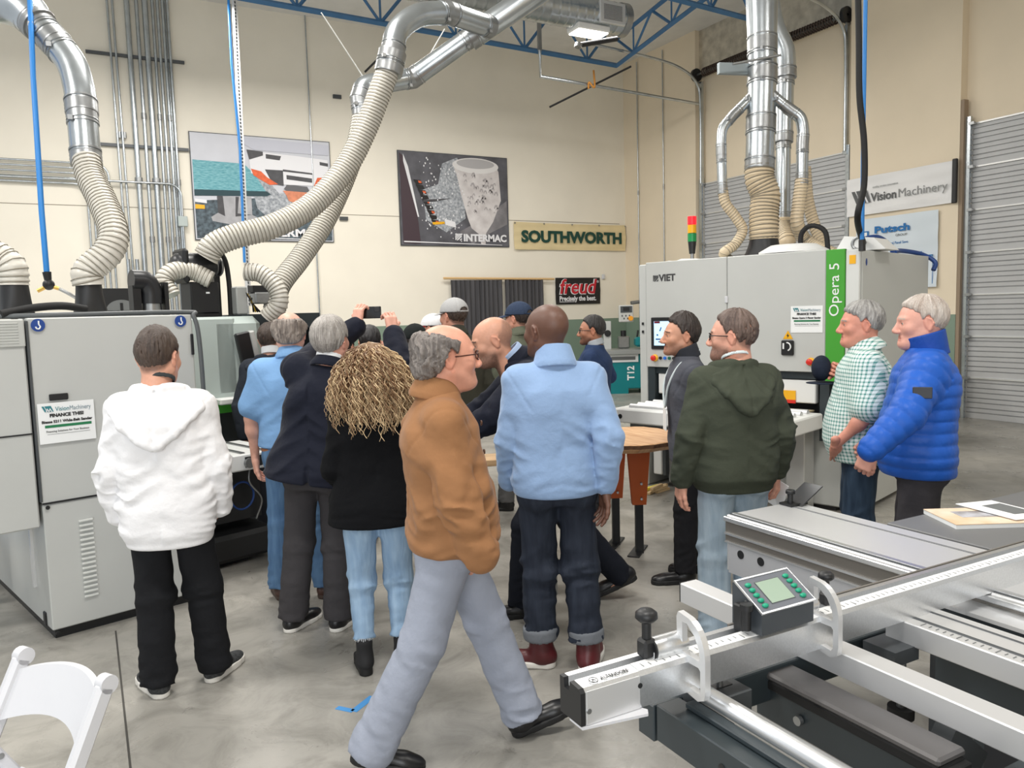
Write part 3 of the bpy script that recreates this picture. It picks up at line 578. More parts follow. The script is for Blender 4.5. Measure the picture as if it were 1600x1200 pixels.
MB().box((-.14, .0, .42), (.05, .24, .28), bev=.02).build('end_flange', BLACK, t); MB().box((.13, .1, .2), (.06, .06, .4)).build('support_post', STEEL, t); MB().box((.2, .12, .22), (.05, .04, .44)).build('black_post', BLACK, t)
MB().box((.0, .0, .02), (.2, .2, .04)).build('foot', BLACK, t); MB().tube(spline([(.08, .05, .54), (.16, .05, .58), (.25, .05, .5), (.28, .05, .3), (.28, .05, .0)], 6), .022, 8).build('cable_chain', RUBBER, t)
t = thing('drive_unit', 'small aluminium drive unit with cables right of the black motor', 'drive', cp(.22, .3, 1.815), math.radians(15.66)); MB().box((-.05, 0, .12), (.1, .12, .24), bev=.01).build('housing', MGREY, t); MB().box((.14, .0, .14), (.14, .12, .1), bev=.01).build('motor_block', STEEL, t); MB().box((.14, .02, .22), (.15, .1, .06)).build('fan_cover', BLACK, t)
for k in range(4): MB().tube(spline([(-.02+.02*k, -.05, .2-.02*k), (.03, -.07, .1), (.05+.02*k, -.05, .02)], 5), .008, 6).build('cable', mat('yellow cable', (190, 160, 60), .5) if k == 1 else RUBBER, t)
t = thing('fan_housing', 'black elbow housing on top of the sander beside the motor', 'housing', cp(-.62, .15, 1.815), math.radians(15.66)); MB().cyl((0, 0, 0), (0, 0, .12), .075, .07, 20).build('steel_neck', STEEL, t); MB().tube(spline([(0, 0, .1), (0, 0, .2), (-.04, 0, .27), (-.14, 0, .28)], 6), .082, 18).build('elbow', mat('black barrel', (34, 35, 38), .35), t); MB().box((.1, .02, .13), (.03, .16, .27)).build('bracket', BLACK, t); MB().box((-.12, 0, .12), (.06, .1, .24)).build('stand', BLACK, t)
ribhose('ribbed_hose', 'short ribbed hose arching from the black elbow to the motor', [at(268, 462, 6.3), at(256, 440, 6.3), at(270, 424, 6.35), at(300, 424, 6.45), at(330, 438, 6.5)], .07)
ribhose('ribbed_hose', 'ribbed hose curving down right of the black motor', [at(384, 425, 6.6), at(408, 428, 6.6), at(432, 450, 6.6), at(436, 475, 6.6), at(418, 496, 6.62)], .072)
ribhose('ribbed_hose', 'long fat ribbed hose sweeping down over the waterjet banner to the motor', [at(322, 402, 6.5), at(334, 384, 6.5), at(365, 370, 6.55), at(430, 352, 6.7), at(490, 318, 6.9), at(540, 262, 7.05), at(572, 200, 7.1), at(595, 140, 7.1), at(609, 104, 7.1)], .1)
ribhose('ribbed_hose', 'second long ribbed hose passing behind the fat hose down to the machine', [at(428, 492, 7.0), at(436, 448, 7.1), at(470, 402, 7.3), at(506, 348, 7.5), at(535, 288, 7.7), at(556, 230, 7.8), at(566, 180, 7.85)], .095)
duct('steel_duct', 'steel gooseneck duct above the fat ribbed hose', [([at(607, 112, 7.1), at(613, 84, 7.1)], .12), ([at(613, 84, 7.1), at(622, 48, 7.15), at(655, 24, 7.3), at(700, 20, 7.5)], .105), ([at(700, 20, 7.5), at(765, 42, 7.9)], .105)])
duct('steel_duct', 'longer steel duct joining behind the gooseneck and rising to the roof', [([at(566, 182, 7.85), at(563, 155, 7.85)], .095), ([at(563, 155, 7.85), at(572, 134, 7.9), at(610, 128, 8.0), at(645, 122, 8.1)], .1), ([at(645, 122, 8.1), at(735, 58, 8.0)], .1), ([at(735, 58, 8.0), at(790, 22, 7.95), at(880, -40, 7.9)], .125)])
for i, (a, b) in enumerate((((502, 20, 7.4), (566, 118, 7.9)), ((695, 45, 8.0), (663, 100, 8.1)))):
    solo('hanger_wire', MB().cyl(at(*a), at(*b), .006, n=6), mat('white cord', (230, 230, 226), .6), ['long white hanger wire left of the gooseneck duct', 'short white hanger wire above the sloping duct'][i], 'wire')
t = thing('spiral_duct', 'big spiral ventilation duct under the roof with a square grille at its end', 'duct', (8.25, 11, 6.53)); 
MB().tube([(-.02*k-.1, 0, 0) for k in range(230)], None, 32, True, True, rfun=lambda i: .25+.006*(1 if i % 8 == 0 else 0)).build('duct_run', GALV, t); MB().cyl((0, 0, 0), (-.12, 0, 0), .265, n=32).build('end_cap', STEEL, t)
MB().box((-.42, -.24, -.02), (.5, .06, .34), bev=.01).build('grille_frame', ALUS, t); slots(MB(), -.6, -.24, -.14, .1, 12, -.272, .01).build('grille', mat('grille grey', (120, 122, 124), .5), t)
t = thing('hanging_strut', 'perforated strut with thin blue air line hanging left of the waterjet banner', 'strut', at(366, 0, 11)); o = Vector(t.location)
mb = MB(); a = at(365, -20, 11)-o; b = at(389, 478, 11)-o; mb.tube([a, b], .038, 4, True, False); mb.build('strut', ALUS, t)
mb = MB()
for k in range(90): c = a.lerp(b, (k+.5)/90); mb.box(c+Vector((-.0, -.03, 0)), (.022, .012, .03))
mb.build('strut_slots', DARKG, t)['kind'] = 'stuff'
MB().tube([at(356, -20, 10.9)-o, at(362, 100, 10.9)-o, at(375, 230, 10.9)-o, at(382, 410, 10.9)-o], .018, 8).build('blue_line', BLUEP, t)
# framed picture behind sander
t = thing('display_board', 'dark board with round pale picture standing behind the sander', 'board', at(190, 485, 9.0), math.radians(8)); MB().box((0, 0, .08), (.5, .03, .34)).build('board', BLACK, t); mb = MB(); poly2d(mb, ell(0, 0, .16, .12, 24, 0, PI), frame((0, -.018, .0), (1, 0, 0), (0, 0, 1)), .001); mb.build('pale_picture', GINK, t); MB().box((0, -.02, .04), (.03, .01, .09)).build('figure_mark', BLACK, t); MB().box((0, .05, -.95), (.3, .06, 2.05)).build('stand', DARKG, t)
t = thing('feed_table', 'white feed bed of the machining centre behind the white sweatshirt', 'feed table', (.84, 5.70, 0), math.radians(18)); zt = .83
MB().box((.05, .32, zt-.06), (.7, .64, .12), bev=.01).build('bed', WHITE, t)
for q in (-.22, -.06, .1, .26): MB().box((q, .32, zt+.004), (.035, .6, .008)).build('rail', STEEL, t)
MB().box((.05, .42, .52), (.55, .4, .42)).build('undercarriage', BLACK, t); MB().cyl((.13, -.002, zt-.065), (.13, -.03, zt-.065), .036, n=18).build('hand_wheel', STEEL, t); MB().box((.17, -.003, zt-.06), (.13, .008, .075)).build('scale_plate', BLACK, t)
MB().tube([(.15+.09*math.cos(a), .16, .5+.1*math.sin(a)) for a in np.linspace(0, 6.28, 24)], .008, 6).build('blue_air_line', mat('navy hose', (30, 66, 130), .4), t); MB().tube(spline([(.25, .18, .75), (.2, .14, .6), (.3, .16, .45), (.27, .2, .3)], 6), .008, 6).build('grey_air_line', STEEL, t)
MB().box((.06, .42, .14), (.66, .6, .2), bev=.03).build('foot', BLACK, t); MB().box((-.05, .42, .02), (.5, .4, .04)).build('foot_pad', RUBBER, t)
# ---- VIET sander, right
VO = Vector((5.004-.08*.951, 6.178-.08*.308, 0)); VR = math.radians(-72.07); t = thing('panel_sander', 'large grey panel sander with green stripe and touch screen', 'sander', VO, VR); V_ = t
W_ = 1.96; D_ = 1.8
MB().box((W_/2-.06, D_/2, 1.7), (W_+.0, D_, 1.01), bev=.01).build('upper_cabinet', MGREY, t)
MB().box((W_/2, .07, 1.70), (W_-.0, .1, 1.0)).build('door_core', MGREY, t)
MB().box((.355, -.005, 1.705), (.87, .03, 1.02), bev=.006).build('front_door', MGREY, t); MB().box((1.243, -.005, 1.705), (.896, .03, 1.02), bev=.006).build('front_door', MGREY, t)
MB().box((1.77, -.005, 1.66), (.155, .035, 1.1), bev=.004).build('green_stripe', GREEN, t); MB().box((1.905, .0, 1.2), (.11, .03, 2.0), bev=.006).build('corner_post', mat('pale post', (214, 216, 213), .4), t)
MB().box((-.13, .9, 1.1), (.09, 1.8, 2.2), bev=.01).build('side_flank', MGREY, t)
MB().box((W_-.005, .9, 1.12), (.02, 1.72, 2.15), bev=.004).build('side_panel', mat('side panel enamel', (196, 198, 194), .45), t)  # side panel a slightly paler grey than the cabinet
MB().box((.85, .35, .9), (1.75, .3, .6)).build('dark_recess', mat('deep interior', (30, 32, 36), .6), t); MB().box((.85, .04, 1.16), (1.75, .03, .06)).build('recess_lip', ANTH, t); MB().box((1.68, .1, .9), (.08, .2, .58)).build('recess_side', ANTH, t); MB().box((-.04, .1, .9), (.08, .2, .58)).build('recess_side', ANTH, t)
MB().box((.2, .06, 1.03), (.36, .06, .2), bev=.008).build('entry_guard', WHITE, t); MB().box((1.1, .06, 1.02), (.99, .06, .2), bev=.008).build('entry_guard', WHITE, t); MB().box((.55, .10, .96), (.9, .03, .1)).build('red_pressure_bar', mat('red bar', (150, 28, 34), .5), t)
MB().box((1.36, .025, .985), (.12, .008, .08)).build('hazard_label', YELP, t); MB().box((1.36, .024, .93), (.12, .008, .03)).build('hazard_label_red', REDP, t)
MB().box((.95, .9, .4), (1.7, 1.66, .72), bev=.01).build('lower_body', MGREY, t); MB().box((.95, .9, .025), (1.6, 1.6, .06)).build('plinth', BLACK, t); MB().box((.02, .04, .42), (.1, .08, .6), bev=.01).build('leg_cover', WHITE, t); MB().box((.10, .03, .42), (.03, .06, .6)).build('leg_slot', DARKG, t)
MB().box((1.5, -.06, .4), (.16, .2, .8), bev=.006).build('outfeed_pillar', mat('brushed pillar', (196, 197, 196), .35, .4), t)
# infeed table
f_ = MB().box((.83, -.36, .79), (1.72, .62, .13), bev=.012); f_.build('infeed_table', WHITE, t)
for k in range(4): MB().cyl((.08, -.14-.13*k, .86), (1.6, -.14-.13*k, .86), .03, n=14).build('feed_roller', ALUS, t)
MB().box((.83, -.02, .86), (1.5, .12, .012)).build('feed_belt', mat('tan feed belt', (176, 164, 134), .7, var=.2, scale=60, stretch=(1, .1, 1)), t)
MB().cyl((-.04, -.5, .79), (-.03, -.5, .79), .03, n=14).build('shaft_end', BLACK, t); MB().cyl((.06, -.675, .785), (.06, -.668, .785), .022, n=14).build('round_hole', BLACK, t)
MB().box((.7, -.3, .68), (1.3, .4, .1)).build('table_bracket', STEEL, t)
# controls
MB().box((.145, -.026, 1.525), (.325, .02, .31), bev=.006).build('screen_bezel', BLACK, t)
sc = MB().box((.15, -.038, 1.525), (.255, .006, .235)).build('touch_screen', mat('lit touch screen', (176, 214, 250), .3, emit=.9), t); Ms = frame((.022, -.042, 1.407), (1, 0, 0), (0, 0, 1)); SB = mat('screen blue', (40, 84, 150), .4); mb = MB()
for x0, y0, x1, y1 in ((.02, .055, .235, .068), (.03, .095, .05, .11), (.12, .095, .14, .11), (.05, .03, .08, .042), (.12, .145, .15, .15)): poly2d(mb, [(x0, y0), (x1, y0), (x1, y1), (x0, y1)], Ms, .001)
poly2d(mb, [(.06, .14), (.075, .14), (.09, .175), (.08, .18)], Ms, .001); mb.build('screen_graphics', SB, sc); mb = MB(); poly2d(mb, [(.005, .215), (.07, .215), (.07, .235), (.005, .235)], Ms, .001); mb.build('screen_header', mat('screen red', (110, 30, 46), .4), sc)
estop(t, .02, 1.285, -.022); estop(t, 1.573, 1.283, -.022)
for x, m_ in ((.085, BLACK), (.135, mat('blue button', (40, 110, 214), .35)), (.185, mat('green button', (30, 96, 80), .35)), (.235, BLACK)): MB().cyl((x, -.018, 1.285), (x, -.036, 1.285), .015, n=14).build('push_button', m_, t)
MB().box((1.37, -.03, 1.40), (.11, .025, .13), bev=.008).build('main_switch', BLACK, t); MB().tube([(1.37+.035*math.cos(a), -.048, 1.41+.035*math.sin(a)) for a in np.linspace(-1.2, 1.6, 9)], .006, 6).build('switch_knob', PAPER, t); MB().box((1.34, -.045, 1.415), (.012, .01, .05)).build('switch_mark', PAPER, t)
Mw = frame((1.37, -.022, 1.475), (1, 0, 0), (0, 0, 1)); mb = MB(); poly2d(mb, [(-.045, 0), (.045, 0), (0, .075)], Mw, .002); wl_ = mb.build('warning_triangle', YELP, t); mb = MB(); poly2d(mb, [(0, .05), (-.012, .026), (-.002, .026), (-.006, .008), (.012, .034), (.002, .034)], Mw, .004); mb.build('bolt_symbol', INK, wl_)
finsign(t, 1.395, 1.755, .275, .225, 'Biesse Opera 5 Planer Sander', -.024)
MB().box((.79, -.022, 1.83), (.03, .02, .06), bev=.004).build('door_latch', WPLAS, t)
for z in (1.62, 1.54): MB().box((-.13, -.006, z), (.018, .012, .025)).build('catch', BLACK, t)
M = frame((.075, -.022, 2.03), (1, 0, 0), (0, 0, 1)); text('VIET', .088, M, 'lettering', mat('charcoal ink', (60, 60, 62), .6), t, bold=.003, width=.185)
hatchmark(MB(), -.07, -.002, .062, M, .0015).build('emblem', mat('charcoal ink', (60, 60, 62), .6), t)
M = frame((1.80, -.024, 1.66), (0, 0, 1), (-1, 0, 0)); text('Opera 5', .115, M, 'stripe_lettering', PAPER, t, width=.43)
MB().box((1.905, -.016, 2.12), (.05, .006, .07)).build('yellow_sticker', YELP, t); hooksticker_ = MB(); poly2d(hooksticker_, ell(0, 0, .018, .03), frame((W_+.006, .12, 2.1), (0, 1, 0), (0, 0, 1)), .001); hooksticker_.build('lifting_sticker', mat('sticker blue', (28, 66, 140), .5), t)
VM = Matrix.Translation(VO) @ Matrix.Rotation(VR, 4, 'Z')
def vp_(x, y, z): return VM @ Vector((x, y, z))
def vthing(name, label, cat, x, y, z): return thing(name, label, cat, vp_(x, y, z), VR)
cone('dust_hopper', t, (.87, .55, 2.2), .16, .125, .22); cone('dust_hopper', t, (.80, 1.2, 2.2), .1, .075, .16)
t = vthing('motor_cover', 'white domed motor cover on the panel sander roof', 'cover', 1.25, .35, 2.205); MB().lathe([(.30, 0), (.30, .02), (.2, .075), (.001, .085)], (0, 0, .02), 28).build('dome', WHITE, t); MB().cyl((0, 0, 0), (0, 0, .03), .24, n=28).build('gap_ring', DARKG, t); MB().tube(spline([(.02, .1, .05), (.03, .1, .2), (.12, .1, .26), (.24, .1, .2), (.27, .1, .02)], 6), .022, 10).build('rubber_hose', RUBBER, t)
t = vthing('roof_housing', 'white slanted housing with round port on the panel sander roof corner', 'housing', 1.84, .45, 2.205); Mp = Matrix.Rotation(0, 4, 'Z'); MB().prism([(-.2, 0), (.22, 0), (.12, .1), (-.12, .13)], -.16, .16).build('shell', WHITE, t); MB().lathe([(.045, -.01), (.06, 0), (.06, .01), (.045, .01), (.03, -.02)], (0, -.165, .06), 20, Matrix.Rotation(PI/2, 3, 'X')).build('port_ring', STEEL, t)
t = vthing('blue_hose', 'blue hose looping over the rear roof edge of the panel sander', 'hose', 1.7, .9, 2.2); MB().tube(spline([(-.1, -.3, .0), (-.05, -.1, .12), (.05, .1, .16), (.1, .3, .08), (.1, .35, -.0)], 8), .02, 8).build('hose_loop', mat('navy hose', (30, 66, 130), .4), t); MB().tube(spline([(.1, .4, .03), (.1, .6, .05), (.2, .85, .02), (.31, .9, -.06), (.31, .86, -.14)], 8), .022, 8).build('hose_tail', mat('navy hose', (30, 66, 130), .4), t); MB().box((0, .15, .03), (.2, .2, .06), bev=.02).build('white_fitting', WHITE, t)
t = vthing('open_manual', 'open white manual lying on the left end of the panel sander roof', 'manual', .12, .18, 2.212); MB().add([(-.16, 0, .004), (-.06, 0, .02), (.0, 0, .008), (.08, 0, .03), (.26, 0, .02), (-.16, .25, .004), (-.06, .25, .02), (0, .25, .008), (.08, .25, .03), (.26, .25, .02), (-.16, 0, 0), (.26, 0, 0), (-.16, .25, 0), (.26, .25, 0)], [(0, 1, 6, 5), (1, 2, 7, 6), (2, 3, 8, 7), (3, 4, 9, 8), (0, 10, 11, 4, 3, 2, 1), (5, 6, 7, 8, 9, 13, 12), (10, 12, 13, 11), (0, 5, 12, 10), (4, 11, 13, 9)]).build('pages', PAPER, t)
t = vthing('signal_tower', 'signal tower with red, amber and green lamps on the panel sander', 'signal lamp', .13, .5, 2.205); MB().cyl((0, 0, 0), (0, 0, .12), .018, n=12).build('pole', STEEL, t); MB().cyl((0, 0, .1), (0, 0, .22), .03, .042, 16).build('base', BLACK, t)
for k, (n_, m_) in enumerate((('green_lamp', mat('green lens', (22, 140, 76), .3)), ('amber_lamp', mat('amber lens', (238, 176, 26), .3)), ('red_lamp', mat('lit red lens', (236, 32, 44), .3, emit=.8)))): MB().cyl((0, 0, .22+.085*k), (0, 0, .30+.085*k), .044, n=18).build(n_, m_, t)
# ducts over the panel sander
hc = vp_(.87, .55, 2.42); dd = (hc-CAMM.translation).dot(_f)
ribhose('ribbed_hose', 'thick tan ribbed hose on the black hopper of the panel sander', [hc-Vector((0, 0, .03)), hc+Vector((0, 0, .08)), at(1194, 330, dd), at(1196, 305, dd), at(1187, 280, dd), at(1187, 258, dd)], .132, HOSEW, .034)
duct('steel_duct', 'tall fat steel duct above the panel sander', [([at(1187, 262, dd), at(1189, 195, dd)], .132), ([at(1189, 195, dd), at(1191, 118, dd)], .132), ([at(1191, 118, dd), at(1191, 72, dd)], .132), ([at(1191, 72, dd), at(1190, -40, dd)], [.132, .155])])
d2_ = dd+.75
duct('steel_duct', 'second steel duct rising behind the fat duct', [([at(1223, 345, d2_), at(1224, 220, d2_)], .075), ([at(1224, 220, d2_), at(1226, 120, d2_)], .095), ([at(1226, 120, d2_), at(1224, 80, d2_), at(1208, 40, d2_), at(1195, -30, d2_)], .115)])
ribhose('ribbed_hose', 'short tan ribbed hose under the second duct', [vp_(.8, 1.2, 2.34), vp_(.8, 1.2, 2.42), at(1223, 352, d2_), at(1223, 340, d2_)], .085, HOSEW)
duct('branch_duct', 'left branch duct curving down from the fat steel duct', [([at(1176, 150, dd), at(1146, 180, dd)], .048), ([at(1146, 180, dd), at(1130, 200, dd), at(1127, 222, dd), at(1127, 240, dd)], .048), ([at(1127, 240, dd), at(1129, 300, dd)], .046)])
ribhose('ribbed_hose', 'thin tan ribbed hose snaking down left of the thick tan hose', [at(1129, 296, dd), at(1134, 318, dd), at(1150, 340, dd), at(1160, 360, dd), at(1148, 382, dd), at(1131, 396, dd), vp_(.52, .6, 2.19)], .047, HOSEW, .026)
duct('branch_duct', 'right branch duct curving down from the fat steel duct', [([at(1203, 146, dd-.05), at(1232, 170, dd-.05)], .05), ([at(1232, 170, dd-.05), at(1250, 184, dd-.05), at(1255, 205, dd-.05), at(1254, 225, dd-.05)], .055), ([at(1254, 225, dd-.05), at(1253, 285, dd-.05)], .055)])
ribhose('ribbed_hose', 'tan ribbed hose below the right branch duct', [at(1253, 280, dd-.05), at(1248, 320, dd-.03), at(1246, 350, dd), at(1262, 378, dd+.1), vp_(1.5, .75, 2.19)], .06, HOSEW)
ribhose('ribbed_hose', 'tan ribbed hose passing behind the right branch hose', [at(1258, 262, dd+.35), at(1262, 310, dd+.35), at(1272, 350, dd+.35), at(1286, 385, dd+.3)], .055, HOSEW)
solo('blast_gate', MB().box(at(1150, 108, dd), (.36, .05, .1), rz=-.3), mat('gate steel', (150, 160, 164), .4, .5), 'grey blast gate blade beside the fat steel duct', 'blast gate')
solo('hanger_bar', MB().cyl(at(1145, 100, dd-.16), at(1220, 86, dd-.16), .012, n=8), STEEL, 'thin hanger bar crossing in front of the fat steel duct', 'bar')
dq = 6.0
t = thing('power_cable', 'thick black power cable hanging to the roof of the panel sander', 'cable', at(1340, -40, dq)); o = Vector(t.location); MB().tube([p-o for p in spline([at(1340, -40, dq), at(1342, 60, dq), at(1343, 150, dq), at(1350, 220, dq), at(1350, 290, dq), at(1340, 345, dq), vp_(1.75, .75, 2.2)], 8)], .024, 10).build('cable', RUBBER, t)
t = thing('air_hose', 'bright blue air hose hanging beside the black power cable', 'air hose', at(1353, -40, dq+.2)); o = Vector(t.location); MB().tube([Vector((0, 0, 0)), at(1349, 200, dq+.2)-o, at(1347, 378, dq+.2)-o], .016, 10).build('blue_hose', BLUEP, t); MB().cyl(at(1347, 375, dq+.2)-o, at(1347, 392, dq+.2)-o, .026, n=10).build('coupling', BLACK, t)
# ---- teal spindle moulder by the corner
t = thing('spindle_moulder', 'teal machine with T12 lettering and grey table by the corner', 'machine', (10.0, 13.2, 0), math.radians(-28)); TEALP = mat('teal enamel', (0, 124, 130), .4, var=.04, scale=3)
MB().box((0, .4, .46), (1.2, .8, .72), bev=.02).build('cabinet', TEALP, t); MB().box((-.35, .4, .06), (.5, .8, .12)).build('foot', TEALP, t); MB().box((.4, .4, .06), (.3, .8, .12)).build('foot', TEALP, t)
MB().box((0, .35, .87), (1.7, .95, .09), bev=.01).build('table', mat('cast table', (168, 172, 172), .35, .5), t); MB().box((-.2, -.01, .74), (.62, .02, .16)).build('name_plate', PAPER, t)
M = frame((-.42, -.024, .69), (1, 0, 0), (0, 0, 1)); text('T1245', .13, M, 'plate_lettering', INK, t, bold=.004, width=.5) if 0 else MB().box((-.2, -.022, .74), (.5, .004, .07)).build('plate_bar', GINK, t)
M = frame((.02, -.004, .28), (0, 0, 1), (-1, 0, 0)); text('T12', .2, M, 'lettering', PAPER, t, bold=.006, width=.3)
MB().box((.45, .35, 1.06), (.7, .3, .2), bev=.04).build('hood_guard', TEALP, t); MB().box((-.45, .6, 1.2), (.16, .14, .62), bev=.01).build('feeder_column', mat('feeder grey', (196, 198, 196), .5), t); MB().cyl((-.45, .52, 1.25), (-.45, .5, 1.25), .07, n=16).build('feeder_dial', BLACK, t)
MB().box((-.1, .6, 1.05), (.24, .2, .25), bev=.02).build('fence_block', STEEL, t); MB().cyl((-.1, .6, 1.15), (-.1, .6, 1.3), .06, n=12).build('adjuster', BLACK, t); MB().cyl((.15, .5, 1.0), (.2, .5, 1.3), .02, n=8).build('lever', BLACK, t)
t = thing('pendant_control', 'small pendant control panel with orange stop knob over the teal machine', 'control panel', at(978, 490, 15.0), math.radians(-28)); MB().box((0, 0, .0), (.27, .1, .32), bev=.012).build('panel', MGREY, t); MB().box((.0, -.052, .08), (.22, .006, .12)).build('display_bezel', DARKG, t); MB().box((.0, -.056, .085), (.12, .004, .07)).build('display', BLACK, t); MB().cyl((.08, -.05, -.09), (.08, -.09, -.09), .045, n=16).build('stop_knob', mat('orange knob', (240, 160, 40), .4), t)
for q in range(5): MB().box((-.08+.035*q, -.052, -.04-.05*(q % 2)), (.022, .006, .03)).build('key', DARKG, t)
MB().tube([(.1, .0, .2), (.3, .05, .22), (.32, .1, .2), (.32, .1, -1.9)], .035, 8).build('support_arm', STEEL, t)
# ---- log table
t = thing('slab_table', 'live-edge wooden slab on orange tapered legs beside the blue fleece', 'table', (3.1, 4.62, 0)); rs = random.Random(2); n = 64; top = []
for i in range(n):
    a = 2*PI*i/n; r = 1/max(abs(math.cos(a))/.62, abs(math.sin(a))/.40); r = min(r, .66); r *= 1+.06*math.sin(5*a+1)+.035*math.sin(11*a)+.03*rs.uniform(-1, 1); top.append((r*math.cos(a), r*math.sin(a)))
rz_ = math.radians(-20); c_, s_ = math.cos(rz_), math.sin(rz_); T_ = [(x*c_-y*s_, x*s_+y*c_) for x, y in top]
vs_ = [(x*.97, y*.97, .875) for x, y in T_]+[(x, y, .868) for x, y in T_]+[(x*.99+.01*math.sin(i), y*.99, .84) for i, (x, y) in enumerate(T_)]+[(x*.93, y*.93, .815) for x, y in T_]
fs = [tuple(range(n)), tuple(range(4*n-1, 3*n-1, -1))]+[(k*n+i, (k+1)*n+i, (k+1)*n+(i+1) % n, k*n+(i+1) % n) for k in range(3) for i in range(n)]
MB().add(vs_, fs).build('slab', mat('maple slab', (216, 176, 132), .5, scale=5, stretch=(6, 1, 1), col2=(184, 136, 92), bump=.1), t); mb = MB()
for i in range(n):
    j = (i+1) % n; mb.add([Vector(vs_[n+i])*1.004, Vector(vs_[n+j])*1.004, Vector(vs_[2*n+j])*1.006, Vector(vs_[2*n+i])*1.006], [(0, 1, 2, 3)])
mb.build('bark_edge', mat('bark', (104, 74, 52), .9, var=.4, scale=20, bump=.6), t); ORL = mat('orange leg enamel', (196, 92, 32), .45)
for x, y in ((.36, -.1), (.34, .16), (-.4, -.1), (-.4, .18)):
    l = MB().prism([(-.085, .82), (.085, .82), (.05, .36), (-.05, .36)], -.03, .03, Matrix.Translation((x, y, 0)) @ Matrix.Rotation(math.radians(-28), 4, 'Z')).build('leg_bracket', ORL, t); MB().box((x, y, .2), (.055, .055, .4), rz=math.radians(-28)).build('post', BLACK, l); MB().box((x, y+.02, .006), (.09, .3, .012), bev=.004, rz=math.radians(-50)).build('foot', BLACK, l)
    for z in (.52, .41): MB().cyl((x, y-.03, z), (x-.02, y-.06, z), .009, n=8).build('bolt', STEEL, l)
t = thing('timber_board', 'pale board lying under the hands of the leaning person', 'board', (2.15, 4.35, .86), math.radians(-20)); MB().box((0, 0, 0), (1.0, .22, .04), bev=.004).build('board', mat('pine', (224, 190, 146), .6, scale=4, stretch=(1, 12, 12), col2=(200, 160, 116)), t); [MB().box((sx, 0, -.44), (.03, .2, .84)).build('trestle_leg', STEEL, t) for sx in (-.4, .4)]
rs = random.Random(8); WOODS = mat('scrap pine', (214, 188, 146), .7, scale=5, stretch=(1, 14, 14), col2=(188, 156, 112))
for k in range(7):
    o_ = solo('wood_scrap', MB().box((0, 0, 0), (.2+.08*rs.random(), .035, .026), bev=.003), WOODS if k != 3 else mat('yellow tape scrap', (222, 206, 70), .6), 'offcut in the small pile of wood scraps on the floor by the panel sander', 'wood scrap', 'wood offcuts on the floor')
    o_.location = (4.72+.05*(k % 3), 5.94+.06*(k % 2)-.03*k*.3, .014+.027*(k//3)); o_.rotation_euler = (0, 0, math.radians(20+rs.uniform(-8, 8)))
t = thing('air_line', 'blue looped air line on the floor under the panel sander', 'air line', (5.0, 5.45, .02)); MB().tube([(.08*math.cos(a), .08*math.sin(a), .002*a) for a in np.linspace(0, 11, 40)], .012, 6).build('coil', BLUEP, t)
t = thing('bollard', 'tan bollard post with lid by the far right door', 'bollard', (10.95, 7.05, 0)); MB().cyl((0, 0, 0), (0, 0, .8), .1, n=20).build('post', mat('tan post', (188, 176, 148), .5), t); MB().cyl((0, 0, .8), (0, 0, .86), .105, n=20).build('lid', mat('brass lid', (210, 180, 120), .4), t)
for k, (x, y, h_) in enumerate(((9.6, 6.35, .55), (9.3, 6.05, .35))): 
    t = thing('drum', ['taller grey drum behind the blue quilted jacket', 'shorter grey drum behind the blue quilted jacket'][k], 'drum', (x, y, 0)); MB().lathe([(.001, 0), (.2, 0), (.2, h_-.02), (.21, h_-.01), (.21, h_), (.001, h_)], n=24).build('drum_body', mat('drum grey', (190, 192, 190), .5), t); MB().cyl((0, 0, h_), (0, 0, h_+.02), .205, n=24).build('lid', mat('drum lid', (170, 172, 170), .5), t)
t = thing('work_bench', 'small grey bench with papers against the far pier', 'bench', (10.7, 7.35, 0)); MB().box((0, 0, .98), (.6, .45, .03)).build('bench_top', DARKG, t); MB().box((.0, .0, 1.0), (.5, .35, .02)).build('papers', PAPER, t)
for sx in (-.26, .26):
    for sy in (-.2, .2): MB().box((sx, sy, .48), (.04, .04, .96)).build('leg', STEEL, t)
# ---- sliding table saw, foreground
t = thing('sliding_table_saw', 'aluminium sliding table of the panel saw in the foreground', 'panel saw', (2.5, .9, 0)); o = Vector((2.5, .9, 0))
def sb(name, c, d, m, bev=0., par=None): return MB().box(Vector(c)-o, d, bev=bev).build(name, m, par or t)
Y0, Y1 = -.8, 2.45; ym = (Y0+Y1)/2; yl = Y1-Y0
sb('table_top', (2.535, ym, .878), (.40, yl, .044), ALUS, .004); sb('table_edge', (2.327, ym, .886), (.022, yl, .02), ALU, .003); sb('slot', (2.352, ym, .9), (.012, yl-.01, .004), DARKG); sb('groove', (2.655, ym, .9), (.012, yl-.01, .004), mat('groove grey', (120, 122, 124), .5)); sb('step_strip', (2.375, ym, .901), (.02, yl, .003), ALU)
sb('side_rail', (2.345, ym, .848), (.03, yl, .05), mat('rail brown grey', (128, 124, 118), .4, .5)); sb('side_bead', (2.332, ym, .822), (.02, yl, .008), ALU); sb('side_rail', (2.345, ym, .802), (.03, yl, .03), mat('rail brown grey', (128, 124, 118), .4, .5)); sb('side_bead', (2.332, ym, .786), (.016, yl, .006), ALU)
sb('side_plate', (2.338, ym+.02, .72), (.02, yl-.08, .128), mat('side plate', (190, 192, 196), .4, .4)); sb('core', (2.53, ym, .75), (.34, yl-.06, .2), DARKG); sb('end_plate', (2.53, Y1-.01, .77), (.38, .02, .22), ALUS)
for y in (2.36, 2.25): MB().cyl(Vector((2.326, y, .75))-o, Vector((2.33, y, .75))-o, .018, n=16).build('round_hole', BLACK, t)
for y in (1.95, 1.7): MB().cyl(Vector((2.322, y, .72))-o, Vector((2.33, y, .72))-o, .006, n=8).build('screw', STEEL, t)
